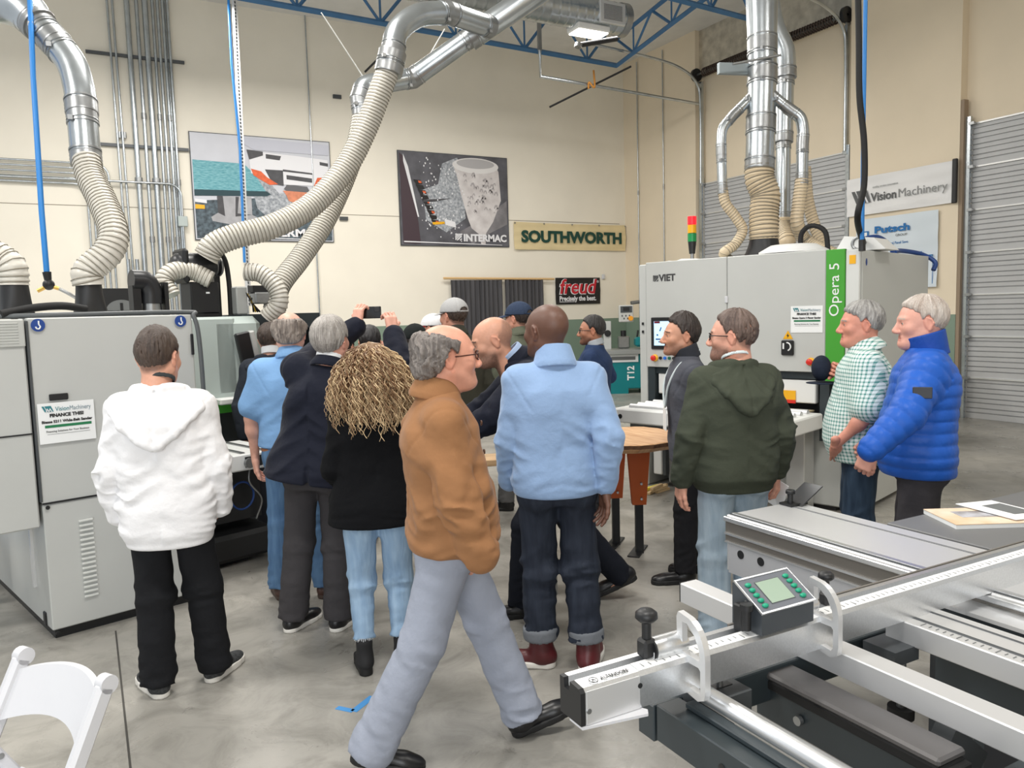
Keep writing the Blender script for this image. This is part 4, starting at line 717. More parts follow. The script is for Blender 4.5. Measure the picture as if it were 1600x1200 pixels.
sb('pedestal', (2.6, .3, .33), (.5, 2.2, .64), ANTH, .01)
t = thing('saw_machine_table', 'dark grey cast machine table beside the sliding table', 'machine table', (3.6, .6, 0)); MB().box((0, -.0, .865), (1.62, 2.85, .05), bev=.004).build('table_top', mat('dark cast table', (112, 113, 114), .45, var=.04, scale=4), t); MB().box((0, 0, .42), (1.4, 2.6, .84)).build('cabinet', DARKG, t)
t = thing('hold_down_clamp', 'black hold-down plate with knob on the far end of the sliding table', 'clamp', (2.69, 2.41, .902)); MB().box((0, 0, .004), (.1, .07, .008)).build('base_plate', BLACK, t); MB().cyl((-.02, .0, .0), (-.02, 0, .05), .012, n=12).build('stem', BLACK, t); MB().lathe([(.001, .05), (.02, .05), (.02, .06), (.018, .066), (.001, .066)], (-.02, 0, 0), 16).build('knob', BLACK, t); MB().box((.06, 0, .035), (.15, .1, .005), R=Matrix.Rotation(-.5, 3, 'Y')).build('tilted_plate', mat('smoked plate', (70, 72, 74), .25, .3), t)
# booklets
TANB = mat('tan cover print', (222, 188, 150), .5, scale=9, col2=(236, 220, 200))
t = thing('magazine', 'thick magazine with tan cover lying on the dark machine table', 'magazine', (3.12, 1.85, .89), math.radians(-28)); MB().box((.0, .0, .008), (.32, .24, .016)).build('pages', PAPER, t); MB().box((0, 0, .0175), (.322, .242, .003)).build('cover', TANB, t); MB().box((.02, .02, .0196), (.2, .09, .001)).build('cover_picture', mat('cover picture', (206, 208, 216), .5, scale=14, col2=(120, 112, 108)), t)
t = thing('leaflet', 'white leaflet fanned over the tan magazine', 'leaflet', (3.27, 1.84, .912), math.radians(-10)); MB().box((0, 0, 0), (.2, .28, .003), R=Matrix.Rotation(.03, 3, 'Y')).build('sheet', PAPER, t); MB().box((.02, 0, .003), (.1, .15, .001)).build('print', GINK, t)
t = thing('brochure', 'grey and white brochure at the right end of the magazines', 'brochure', (3.36, 1.68, .894), math.radians(20)); MB().box((0, 0, .002), (.2, .28, .006)).build('sheets', PAPER, t); MB().box((0, .02, .006), (.14, .12, .001)).build('print', mat('slate print', (90, 100, 120), .5), t)
# crosscut fence
t = thing('crosscut_fence', 'long silver crosscut fence with scale lying across the saw', 'saw fence', (.868, 1.38, .9)); o = Vector((.868, 1.38, .9))
prof = [(-.038, 0), (-.038, .072), (-.03, .08), (.004, .083), (.006, .062), (.026, .062), (.028, .083), (.044, .083), (.044, 0)]
Mx = Matrix(((0, 1, 0, 0), (1, 0, 0, 0), (0, 0, 1, 0), (0, 0, 0, 1)))
MB().prism(prof, .012, 2.6, Mx).build('extrusion', ALU, t); MB().prism(prof, 0, .012, Mx).build('end_cap', BLACK, t); MB().box((.085, -.0385, .037), (.14, .002, .074)).build('end_label', ALUS, t)
MB().prism([(-.030, .0803), (.003, .0833), (.003, .0843), (-.03, .0813)], .16, 2.6, Mx).build('scale_strip', mat('scale white', (224, 225, 225), .45), t)
mb = MB()
for k in range(118): x = .18+.02*k; mb.box((x, -.016 if k % 2 else -.012, .083), (.0018, .012 if k % 5 else .02, .001))
mb.build('scale_marks', GINK, t)['kind'] = 'stuff'
M = frame((.035, -.028, .0815), (1, 0, 0), (0, 1, .09)); text('ALTENDORF', .017, M @ Matrix.Translation((.03, .005, .0005)), 'lettering', INK, t, depth=.0004, width=.075); mb = MB().tube([M @ Vector((.012+.010*math.cos(a), .011+.010*math.sin(a), .001)) for a in np.linspace(0, 2*PI, 20)], .0009, 5); mb.build('emblem_ring', INK, t); mb = MB(); poly2d(mb, [(.006, .006), (.012, .016), (.018, .006), (.012, .010)], M, .001); mb.build('emblem', INK, t)
for x, z in ((.02, .03), (.155, .052)): MB().cyl((x, -.0385, z), (x, -.041, z), .006, n=10).build('screw', BLACK if x > .1 else STEEL, t)
MB().box((1.55, .05, .075), (2.1, .006, .02)).build('rear_seal', mat('seal grey', (110, 106, 100), .5), t)
t2 = thing('support_plate', 'white triangular plate under the tip of the fence', 'plate', (.87, 1.36, .893)); vs_ = [(0, -.02), (.155, -.045), (.165, -.03), (.15, .0), (.10, .03), (0, .03)]; MB().add([(x, y, 0) for x, y in vs_]+[(x, y, .006) for x, y in vs_], [tuple(range(6))[::-1], tuple(range(6, 12))]+[(i, (i+1) % 6, (i+1) % 6+6, i+6) for i in range(6)]).build('plate', WPLAS, t2)
def flipstop(x, label):
    t = thing('flip_stop', label, 'flip stop', (x, 1.36, .9)); out = [(.0, .0)]
    outer = [(-.02, 0), (.045, -.012), (.066, -.002), (.07, .02), (.07, .09)]+[(-.0+.07*math.cos(a), .09+.085*math.sin(a)) for a in np.linspace(.15, 1.35, 8)]+[(-.02, .178), (-.026, .165)]
    h1_ = [(.008, .012), (.048, .006), (.054, .014), (.054, .062), (.048, .068), (.0, .068), (-.006, .06), (-.004, .02)]; h2_ = [(-.006, .088), (.048, .084), (.054, .09), (.05, .11), (.035, .138), (.01, .158), (-.006, .158)]
    # plate with two windows, cut with a boolean-free fill
    bm_ = bmesh.new(); ed = []
    for lp in (outer, h1_, h2_):
        vv = [bm_.verts.new((0, -p[0], p[1])) for p in lp]; ed += [bm_.edges.new((vv[i], vv[(i+1) % len(vv)])) for i in range(len(vv))]
    fl = bmesh.ops.triangle_fill(bm_, use_beauty=True, edges=ed)['geom']; fc = [g_ for g_ in fl if isinstance(g_, bmesh.types.BMFace)]
    ex = bmesh.ops.extrude_face_region(bm_, geom=fc); bmesh.ops.translate(bm_, vec=(.016, 0, 0), verts=[g_ for g_ in ex['geom'] if isinstance(g_, bmesh.types.BMVert)]); bmesh.ops.recalc_face_normals(bm_, faces=bm_.faces)
    me = bpy.data.meshes.new('handle_plate'); bm_.to_mesh(me); bm_.free(); me.materials.append(ALUS); link(bpy.data.objects.new('handle_plate', me), t)
    MB().cyl((.02, .03, .1), (-.07, .03, .1), .026, n=20).build('pivot_barrel', ALU, t); MB().box((-.03, .03, .09), (.09, .045, .03), bev=.008).build('pivot_block', ALUS, t); MB().cyl((-.07, .03, .1), (-.074, .03, .1), .024, n=20).build('barrel_cap', BLACK, t)
    return t
flipstop(1.165, 'nearer silver flip-stop handle left of the display'); s2 = flipstop(1.60, 'farther silver flip-stop handle right of the display')
for x, l, sc_ in ((1.085, 'black clamping knob near the tip of the fence', 1.), (1.68, 'black clamping knob behind the farther flip stop', .8)):
    t = thing('clamp_knob', l, 'knob', (x, 1.395, .983)); MB().box((0, 0, .022*sc_), (.036*sc_, .036*sc_, .044*sc_), bev=.006).build('clamp_block', BLACK, t); MB().cyl((0, 0, .04*sc_), (0, 0, .085*sc_), .011*sc_, n=12).build('stem', BLACK, t); MB().lathe([(.001, .112), (.016, .111), (.025, .104), (.026, .092), (.018, .084), (.008, .082)], (0, 0, .0), 20, Matrix.Scale(sc_, 3)).build('knob_cap', BLACK, t)
# digital display
t = thing('digital_display', 'dark wedge-shaped digital display with green keys on the fence', 'display', (1.385, 1.335, .984)); wd = .178
MB().prism([(0, 0), (0, .055), (.09, .108), (.098, .104), (.098, 0)], 0, wd, Mx).build('housing', mat('slate housing', (64, 69, 74), .45), t)
Md = Matrix.Translation((0, 0, .0)) @ frame((.0, -.002, .056), (1, 0, 0), (0, .09, .053)); fp = MB(); L_ = .1045
def q4(mb, x0, y0, x1, y1, z): poly2d(mb, [(x0, y0), (x1, y0), (x1, y1), (x0, y1)], Md, z); return mb
for a in ((-.003, -.003, wd+.003, .0015), (-.003, L_-.0015, wd+.003, L_+.003), (-.003, 0, 0, L_), (wd, 0, wd+.003, L_)): fp.add([Md @ Vector((x, y, z)) for z in (-.002, .003) for x, y in ((a[0], a[1]), (a[2], a[1]), (a[2], a[3]), (a[0], a[3]))], [(0, 3, 2, 1), (4, 5, 6, 7), (0, 1, 5, 4), (1, 2, 6, 5), (2, 3, 7, 6), (3, 0, 4, 7)])
fp.build('bright_rim', ALU, t); q4(MB(), .0, .0, wd, L_, .001).build('key_panel', mat('panel slate', (98, 102, 110), .5), t); q4(MB(), .048, .018, .13, .088, .0018).build('lcd_frame', DARKG, t); q4(MB(), .05, .02, .128, .086, .0024).build('lcd_screen', mat('lcd green grey', (142, 163, 144), .35), t); KG = mat('green keys', (20, 150, 116), .4)
for x in (.024, .154):
    for k in range(5):
        c = Md @ Vector((x, .018+.0165*k, .003)); MB().sphere(c, .0095, 8, (1, .75, .6)).build('key', KG, t)
MB().box((-.012, .06, .03), (.02, .03, .07), bev=.004).build('side_clamp', BLACK, t); MB().cyl((-.02, .03, .01), (-.02, .03, .07), .011, n=14).build('side_knob_stem', BLACK, t); MB().cyl((-.02, .03, .06), (-.02, .03, .075), .016, n=16).build('side_knob', BLACK, t); MB().cyl((-.001, .05, .07), (-.003, .05, .07), .004, n=8).build('screw', STEEL, t)
# crosscut table frame
t = thing('crosscut_table_frame', 'dark steel crosscut table frame with aluminium rails carrying the fence', 'table frame', (1.6, .6, 0)); o = Vector((1.6, .6, 0))
def fb(name, c, d, m, bev=.003, rz=0.): return MB().box(Vector(c)-o, d, bev=bev, rz=rz).build(name, m, t)
MB().cyl(Vector((1.225, 1.40, .872))-o, Vector((1.225, -.5, .872))-o, .022, n=20).build('round_rail', ALU, t)
fb('wide_rail', (1.655, .7, .868), (.068, 2.42, .064), ALUS); fb('rail_end_cap', (1.655, 1.912, .868), (.068, .006, .064), BLACK)
fb('scale_rail', (2.01, .35, .868), (.16, 2.1, .064), ALUS); fb('rail_groove', (1.975, .35, .901), (.012, 2.1, .003), DARKG); fb('rail_groove', (2.05, .35, .901), (.008, 2.1, .003), DARKG)
mb = MB()
for k in range(70): mb.box(Vector((1.952, 1.3-.02*k, .9012))-o, (.014 if k % 5 else .024, .0018, .001))
mb.build('rail_scale_marks', GINK, t)['kind'] = 'stuff'
fb('outer_beam', (1.165, .42, .80), (.07, 2.0, .09), ANTH); fb('outer_beam_step', (1.19, .42, .853), (.03, 1.9, .014), ANTH)
fb('cross_beam', (1.62, 1.46, .79), (.98, .06, .09), ANTH); fb('corner_bracket', (1.29, 1.42, .82), (.14, .16, .075), DARKG); MB().cyl(Vector((1.3, 1.39, .858))-o, Vector((1.3, 1.39, .885))-o, .009, n=10).build('bracket_bolt', STEEL, t); fb('bracket_slot', (1.3, 1.39, .858), (.07, .02, .003), BLACK, .001)
fb('pad', (1.55, 1.21, .815), (.095, .5, .02), mat('worn dark pad', (92, 90, 90), .4, .2), .006); fb('pad_rubber', (1.55, 1.21, .792), (.09, .5, .026), RUBBER, .004); fb('inner_beam', (1.545, 1.2, .735), (.06, .56, .09), ANTH); fb('pad_end', (1.55, .955, .75), (.09, .02, .1), RUBBER)
MB().cyl(Vector((1.512, 1.33, .74))-o, Vector((1.50, 1.33, .74))-o, .012, n=12).build('hex_bolt', STEEL, t)
fb('lower_cross_beam', (1.95, .9, .72), (1.0, .07, .09), ANTH, rz=0.); fb('front_plate', (1.36, .93, .70), (.2, .16, .012), DARKG); fb('plate_slot', (1.35, .93, .708), (.07, .02, .004), BLACK, .001)
for x, y in ((1.33, .93), (1.42, .9)): MB().cyl(Vector((x, y, .706))-o, Vector((x, y, .725))-o, .008, n=10).build('bolt', STEEL, t)
fb('leg', (1.19, .95, .38), (.07, .07, .76), ANTH); MB().box(Vector((1.62, 1.08, .55))-o, (.16, .05, .5), R=Matrix.Rotation(.7, 3, 'Y')).build('brace', DARKG, t); fb('gusset', (1.56, 1.05, .6), (.14, .16, .2), ANTH)
MB().cyl(Vector((1.15, .98, .74))-o, Vector((1.1, .96, .65))-o, .014, n=10).build('lever_grip', BLACK, t)
for y in (1.2, .9, .6): MB().cyl(Vector((1.128, y, .8))-o, Vector((1.13, y, .8))-o, .01, n=12).build('plug', BLACK, t)
t = thing('saw_outrigger', 'dark saw support arm with levelling foot under the sliding table', 'support arm', (2.25, 1.0, 0)); MB().box((.1, -.3, .72), (.22, 1.5, .26)).build('arm_housing', ANTH, t); MB().box((.1, -.3, .856), (.24, 1.5, .012)).build('arm_cover', ALUS, t); MB().box((-.09, .42, .80), (.12, .09, .03), bev=.006).build('clamp_pad', STEEL, t); MB().box((-.08, .4, .77), (.12, .09, .03), bev=.006).build('clamp_base', DARKG, t)
MB().box((-.02, .0, .79), (.03, 1.1, .08)).build('guide_strip', mat('dark strip', (84, 84, 86), .4), t); MB().cyl((-.33, .34, .80), (-.33, .34, .66), .012, n=12).build('levelling_screw', STEEL, t); MB().cyl((-.33, .34, .66), (-.33, .34, .63), .035, n=18).build('levelling_foot', RUBBER, t); MB().box((.1, -.3, .3), (.2, 1.2, .6)).build('base', mat('deep interior', (30, 32, 36), .6), t); MB().box((-.35, .36, .82), (.1, .1, .04)).build('foot_bracket', DARKG, t)
# ---- folding chair
t = thing('folding_chair', 'white plastic folding chair in the lower left corner', 'chair', (-.286, 2.484, 0), math.radians(122)); CW = .205
def bar(pts, w_, d, n=1):
    mb = MB(); P_ = [Vector(p) for p in pts]
    for a, b in zip(P_, P_[1:]):
        u = (b-a).normalized(); x = Vector((1, 0, 0)); y = u.cross(x); mb.box((a+b)/2, (w_, d, (b-a).length), bev=min(w_, d)*.3, R=Matrix((x, y, u)).transposed())
    return mb
for s in (-1, 1):
    mb = bar([(s*CW, -.195, .775), (s*CW, .22, .0)], .034, .052); mb.cyl((s*CW-.017, -.197, .776), (s*CW+.017, -.197, .776), .0262, n=16); mb.build('back_post', WPLAS, t)
    l = bar([(s*(CW-.04), .035, .47), (s*(CW-.04), -.24, .0)], .026, .036).build('rear_leg', WPLAS, t); MB().cyl((s*(CW-.053), .03, .46), (s*(CW-.056), .03, .46), .01, n=10).build('rivet', STEEL, l)
    l = bar([(s*(CW-.03), -.075, .545), (s*(CW-.03), -.15, .41)], .02, .034).build('seat_link', WPLAS, t); MB().cyl((s*(CW-.04), -.09, .52), (s*(CW-.043), -.09, .52), .009, n=10).build('rivet', STEEL, l)
n = 24; vs_ = []
for sd in (-.009, .009):
    for k in range(n+1):
        u = -1+2*k/n; x = u*(CW-.01); bow = -.045*(1-u*u); zt = .745+.025*(1-u*u); zb = .615+.03*(1-u*u)
        for z in (zb, zt): vs_.append((x, -.195+(.775-z)*.535+bow+sd, z))
m_ = 2*(n+1); fs = []
for k in range(n):
    a = 2*k; fs += [(a, a+2, a+3, a+1), (m_+a, m_+a+1, m_+a+3, m_+a+2), (a+1, a+3, m_+a+3, m_+a+1), (a, m_+a, m_+a+2, a+2)]
fs += [(0, 1, m_+1, m_), (2*n, m_+2*n, m_+2*n+1, 2*n+1)]
MB().add(vs_, fs, False).build('back_panel', WPLAS, t); MB().box((0, .03, .44), (.37, .38, .03), bev=.012).build('seat', WPLAS, t); MB().box((0, -.15, .42), (.36, .03, .04), bev=.01).build('seat_rail', WPLAS, t); MB().cyl((-.17, -.13, .19), (.17, -.13, .19), .013, n=10).build('leg_stretcher', WPLAS, t)
# tape on the floor
TP = mat('blue masking tape', (70, 140, 200), .7)
for i, (a, b, w_) in enumerate((((.9, 3.435), (.955, 3.365), .03), ((.955, 3.36), (1.075, 3.45), .035))):
    d = Vector((b[0]-a[0], b[1]-a[1])); solo('floor_tape', MB().box(((a[0]+b[0])/2, (a[1]+b[1])/2, .0009), (d.length, w_, .0012), rz=math.atan2(d.y, d.x)), TP, ['shorter worn strip of blue tape on the floor', 'longer strip of blue tape on the floor'][i], 'tape')
# ------------------------------------------------------------------ figure modelling: signed-distance fields meshed with surface nets
A_ = np.asarray
def nrm(v): v = A_(v, float); return v/np.linalg.norm(v)
def vnoise(p, seed=0):
    p = p+seed*17.13; i = np.floor(p).astype(np.int64); f = p-i; f = f*f*(3-2*f); out = 0
    def hsh(a, b, c):
        n = (a*374761393+b*668265263+c*2147483647+seed*974711) & 0x7fffffff; n = ((n ^ (n >> 13))*1274126177) & 0x7fffffff
        return ((n ^ (n >> 16)) & 0xffff)/32767.5-1
    for dx in (0, 1):
        wx = f[:, 0] if dx else 1-f[:, 0]
        for dy in (0, 1):
            wy = f[:, 1] if dy else 1-f[:, 1]
            for dz in (0, 1):
                out = out+hsh(i[:, 0]+dx, i[:, 1]+dy, i[:, 2]+dz)*wx*wy*(f[:, 2] if dz else 1-f[:, 2])
    return out
CN = [(i, j, k) for i in (0, 1) for j in (0, 1) for k in (0, 1)]
EDG = [(a, b) for a in range(8) for b in range(a+1, 8) if sum(x != y for x, y in zip(CN[a], CN[b])) == 1]
def nets(g, o, h):
    ins = g < 0; n = np.array(g.shape)-1
    cnt = np.zeros(n, np.int8)
    for i, j, k in CN: cnt += ins[i:n[0]+i, j:n[1]+j, k:n[2]+k]
    act = (cnt > 0) & (cnt < 8); ai = np.argwhere(act); idx = np.full(n, -1, np.int64); idx[act] = np.arange(len(ai))
    vals = [g[ai[:, 0]+i, ai[:, 1]+j, ai[:, 2]+k] for i, j, k in CN]; pos = np.zeros((len(ai), 3)); c = np.zeros(len(ai))
    for a, b in EDG:
        va, vb = vals[a], vals[b]; s = (va < 0) != (vb < 0); t = np.where(s, va/np.where(va == vb, 1, va-vb), 0)
        pos += np.where(s[:, None], A_(CN[a])+t[:, None]*(A_(CN[b])-A_(CN[a])), 0); c += s
    V = o+h*(ai+pos/c[:, None]); Q = []
    for ax in range(3):
        o1, o2 = (ax+1) % 3, (ax+2) % 3
        lo = [slice(None)]*3; hi = [slice(None)]*3; lo[ax] = slice(None, -1); hi[ax] = slice(1, None)
        e = ins[tuple(lo)] != ins[tuple(hi)]; p = np.argwhere(e)
        ok = (p[:, o1] > 0) & (p[:, o1] < n[o1]) & (p[:, o2] > 0) & (p[:, o2] < n[o2]); p = p[ok]
        fl = ins[p[:, 0], p[:, 1], p[:, 2]]; q = []
        for d1, d2 in ((-1, -1), (0, -1), (0, 0), (-1, 0)):
            r = p.copy(); r[:, o1] += d1; r[:, o2] += d2; q.append(idx[r[:, 0], r[:, 1], r[:, 2]])
        q = np.stack(q, 1); q[~fl] = q[~fl][:, ::-1]; Q.append(q)
    Q = np.concatenate(Q); return V, Q[(Q >= 0).all(1)]
def relax(V, Q, it, lam=.5):
    E_ = np.concatenate([Q[:, [0, 1]], Q[:, [1, 2]], Q[:, [2, 3]], Q[:, [3, 0]]]); a = np.concatenate([E_[:, 0], E_[:, 1]]); b = np.concatenate([E_[:, 1], E_[:, 0]]); n = len(V); deg = np.maximum(np.bincount(a, minlength=n), 1)
    for _ in range(it):
        V = V+lam*(np.stack([np.bincount(a, V[b, i], n) for i in range(3)], 1)/deg[:, None]-V)
    return V
class F:
    """a signed-distance field made of smoothly joined limbs, lofts and ellipsoids"""
    def __init__(s, h): s.h = h; s.ops = []
    def fn(s, f, lo, hi, k=.02, mode='u'): s.ops.append((f, A_(lo, float), A_(hi, float), k, mode)); return s
    def cap(s, a, b, ra, rb=None, k=.03, flat=None, mode='u'):
        a = A_(a, float); b = A_(b, float); rb = ra if rb is None else rb; ab = b-a; L2 = max(1e-9, ab@ab); R_ = max(ra, rb)
        ex = 1.
        if flat is not None: ex = max(1., flat[1])
        def f(x, y, z):
            t = np.clip(((x-a[0])*ab[0]+(y-a[1])*ab[1]+(z-a[2])*ab[2])/L2, 0, 1)
            qx = x-a[0]-t*ab[0]; qy = y-a[1]-t*ab[1]; qz = z-a[2]-t*ab[2]; q2 = qx*qx+qy*qy+qz*qz
            if flat is not None:
                l = flat[0]; ql = qx*l[0]+qy*l[1]+qz*l[2]; q2 = q2+ql*ql*(1/flat[1]**2-1)
            return (np.sqrt(q2)-(ra+t*(rb-ra)))*(min(1., flat[1]) if flat is not None else 1)
        return s.fn(f, np.minimum(a, b)-R_*ex, np.maximum(a, b)+R_*ex, k, mode)
    def chain(s, pts, rs, k=.03, flat=None):
        for i in range(len(pts)-1): s.cap(pts[i], pts[i+1], rs[i], rs[i+1], k, flat)
        return s
    def ell(s, c, r, R=None, k=.02, mode='u'):
        c = A_(c, float); r = A_(r, float)*np.ones(3); m = r.min(); R = np.eye(3) if R is None else A_(R)
        def f(x, y, z):
            X, Y, Z = x-c[0], y-c[1], z-c[2]
            u = [(R[0, i]*X+R[1, i]*Y+R[2, i]*Z)/r[i] for i in range(3)]
            q = np.sqrt(u[0]**2+u[1]**2+u[2]**2)+1e-9; q2 = np.sqrt(sum((u[i]/r[i])**2 for i in range(3)))+1e-9
            return q*(q-1)/q2
        e = np.abs(R) @ r; return s.fn(f, c-e, c+e, k, mode)
    def loft(s, o, u, l, rows, e=2.4, k=.04, rnd=.015):
        """elliptic sections (t, half width, half depth, forward offset, side offset) along axis u from o; l = lateral direction"""
        o = A_(o, float); u = nrm(u); l = nrm(A_(l)-u*(A_(l) @ u)); n = np.cross(u, l); rows = A_(rows, float)
        t0, t1 = rows[0, 0], rows[-1, 0]; m = rows[:, 1:3].max()+abs(rows[:, 3:]).max() if rows.shape[1] > 3 else rows[:, 1:3].max()
        def f(x, y, z):
            X, Y, Z = x-o[0], y-o[1], z-o[2]; t = X*u[0]+Y*u[1]+Z*u[2]
            I = lambda c: np.interp(t, rows[:, 0], rows[:, c])
            hw, hd = I(1), I(2); q = X*l[0]+Y*l[1]+Z*l[2]; d = X*n[0]+Y*n[1]+Z*n[2]
            if rows.shape[1] > 3: d = d-I(3)
            if rows.shape[1] > 4: q = q-I(4)
            v = ((np.abs(q)/hw)**e+(np.abs(d)/hd)**e)**(1/e); v = (v-1)*np.minimum(hw, hd)
            c = np.maximum(t0-t, t-t1); return np.where((v > -rnd) & (c > -rnd), np.sqrt(np.maximum(v+rnd, 0)**2+np.maximum(c+rnd, 0)**2)-rnd, np.maximum(v, c))
        pts = A_([o+u*t for t in (t0, t1)]); return s.fn(f, pts.min(0)-m, pts.max(0)+m, k)
    def mesh(s, disp=(), clip=None, it=1):
        h = s.h; un = [q for q in s.ops if q[4] == 'u']; lo = np.min([q[1] for q in un], 0)-4*h; hi = np.max([q[2] for q in un], 0)+4*h
        n = np.ceil((hi-lo)/h).astype(int)+1; ax = [lo[i]+h*np.arange(n[i]) for i in range(3)]; g = np.full(n, .3)
        for f, a, b, k, mode in s.ops:
            pad = k+3*h; i0 = np.maximum(0, np.floor((a-pad-lo)/h).astype(int)); i1 = np.minimum(n, np.ceil((b+pad-lo)/h).astype(int)+1)
            if (i1 <= i0).any(): continue
            sl = tuple(slice(p, q) for p, q in zip(i0, i1)); x = ax[0][sl[0]][:, None, None]; y = ax[1][sl[1]][None, :, None]; z = ax[2][sl[2]][None, None, :]
            d = f(x, y, z); c = g[sl]; d = d+np.zeros_like(c)
            if mode == 's': d = -d; hh = np.maximum(k-np.abs(c-d), 0)/max(k, 1e-6); g[sl] = np.maximum(c, d)+hh*hh*k/4
            elif mode == 'i': g[sl] = np.maximum(c, d)
            else: hh = np.maximum(k-np.abs(c-d), 0)/max(k, 1e-6); g[sl] = np.minimum(c, d)-hh*hh*k/4
        if clip is not None: g = np.maximum(g, clip(ax[0][:, None, None], ax[1][None, :, None], ax[2][None, None, :]))
        if disp:
            m = np.abs(g) < .035; I = np.argwhere(m); p = lo+h*I; dd = 0
            for q in disp: dd = dd+q(p)
            g[m] += dd
        g[0], g[-1], g[:, 0], g[:, -1], g[:, :, 0], g[:, :, -1] = .1, .1, .1, .1, .1, .1
        V, Q = nets(g, lo, h)
        return (relax(V, Q, it) if it else V), Q
def fold_limb(a, b, amp, fr=24, w=None, seed=1, ang=1.1):
    """folds that ring a limb from a to b; w(t) weight along 0..1"""
    a = A_(a, float); b = A_(b, float); u = nrm(b-a); L = np.linalg.norm(b-a); e1 = nrm(np.cross(u, [.3, .2, .9] if abs(u[2]) < .9 else [1, 0, 0])); e2 = np.cross(u, e1)
    def f(p):
        q = p-a; t = q @ u; r = q-t[:, None]*u; rl = np.linalg.norm(r, axis=1)+1e-6; c = r @ e1/rl; s_ = r @ e2/rl
        n = vnoise(np.stack([t*fr+.8*c, c*ang+3, s_*ang+5], 1), seed); n2 = vnoise(np.stack([t*fr*1.9, c*ang*1.6, s_*ang*1.6], 1), seed+3)
        tt = t/L; env = np.clip(1-np.maximum(np.maximum(-tt, tt-1), 0)*6, 0, 1)*np.clip(1-(rl-.14)*12, 0, 1)
        return -amp*env*(w(np.clip(tt, 0, 1)) if w else 1)*((1-2*np.abs(n))*.8+.35*n2)
    return f
def fold_torso(amp, z0, z1, seed=1):
    def f(p):
        x, y, z = p.T; wv = np.clip((z-z0)/.05, 0, 1)*np.clip((z1-z)/.08, 0, 1); ax = np.abs(x)+.02*np.sin(y*20)
        a = z*.8+ax*.6; b = .8*ax-.6*z; sg = np.where(x > 0, 3.7, 0)
        n = vnoise(np.stack([a*15, b*3.2+sg, y*3], 1), seed); n2 = vnoise(np.stack([z*30+ax*6, x*3.5, y*3.5], 1), seed+5); n3 = vnoise(np.stack([x*9, y*7, z*3.4], 1), seed+9)
        low = np.clip(1-(z-z0)/.2, 0, 1)
        return -amp*wv*((1-2.4*np.abs(n))*.7*(1-.4*low)+(1-2.4*np.abs(n2))*.7*low+.7*n3)
    return f
def mk(name, V, Q, m, parent=None, col=None, xf=None):
    if xf is not None: V = V @ A_(xf)[:3, :3].T+A_(xf)[:3, 3]
    me = bpy.data.meshes.new(name); n = len(V); q = len(Q)
    me.vertices.add(n); me.vertices.foreach_set('co', np.ascontiguousarray(V, np.float32).ravel())
    me.loops.add(4*q); me.loops.foreach_set('vertex_index', np.ascontiguousarray(Q, np.int32).ravel())
    me.polygons.add(q); me.polygons.foreach_set('loop_start', np.arange(0, 4*q, 4, dtype=np.int32)); me.polygons.foreach_set('use_smooth', np.ones(q, bool))
    me.update(calc_edges=True); me.materials.append(m)
    if col is not None:
        at = me.color_attributes.new('Col', 'FLOAT_COLOR', 'POINT'); at.data.foreach_set('color', np.concatenate([col, np.ones((n, 1))], 1).astype(np.float32).ravel())
    return link(bpy.data.objects.new(name, me), parent)
def mat_attr(key, rough=.5, sss=0., var=.06, scale=30, bump=.1, stretch=None):
    if key in _M: return _M[key]
    m = mat(key, (200, 200, 200), rough, var=var, scale=scale, bump=bump, stretch=stretch); nt_ = m.node_tree; b_ = nt_.nodes['Principled BSDF']
    rp = [q for q in nt_.nodes if q.type == 'VALTORGB'][0]; rp.color_ramp.elements[0].color = (1-var,)*3+(1,); rp.color_ramp.elements[1].color = (1, 1, 1, 1)
    at = nt_.nodes.new('ShaderNodeAttribute'); at.attribute_name = 'Col'; mx = nt_.nodes.new('ShaderNodeMix'); mx.data_type = 'RGBA'; mx.blend_type = 'MULTIPLY'; mx.inputs[0].default_value = 1
    nt_.links.new(at.outputs['Color'], mx.inputs[6]); nt_.links.new(rp.outputs[0], mx.inputs[7]); nt_.links.new(mx.outputs[2], b_.inputs['Base Color'])
    if sss: b_.inputs['Subsurface Weight'].default_value = sss; b_.inputs['Subsurface Radius'].default_value = (.01, .004, .002); b_.inputs['Subsurface Scale'].default_value = .6
    return m
SKIN = mat_attr('skin', .48, 0., .08, 60, .06); HAIRM = mat_attr('hair strands', .5, 0., .35, 26, .5, (9, 9, 1.2)); 
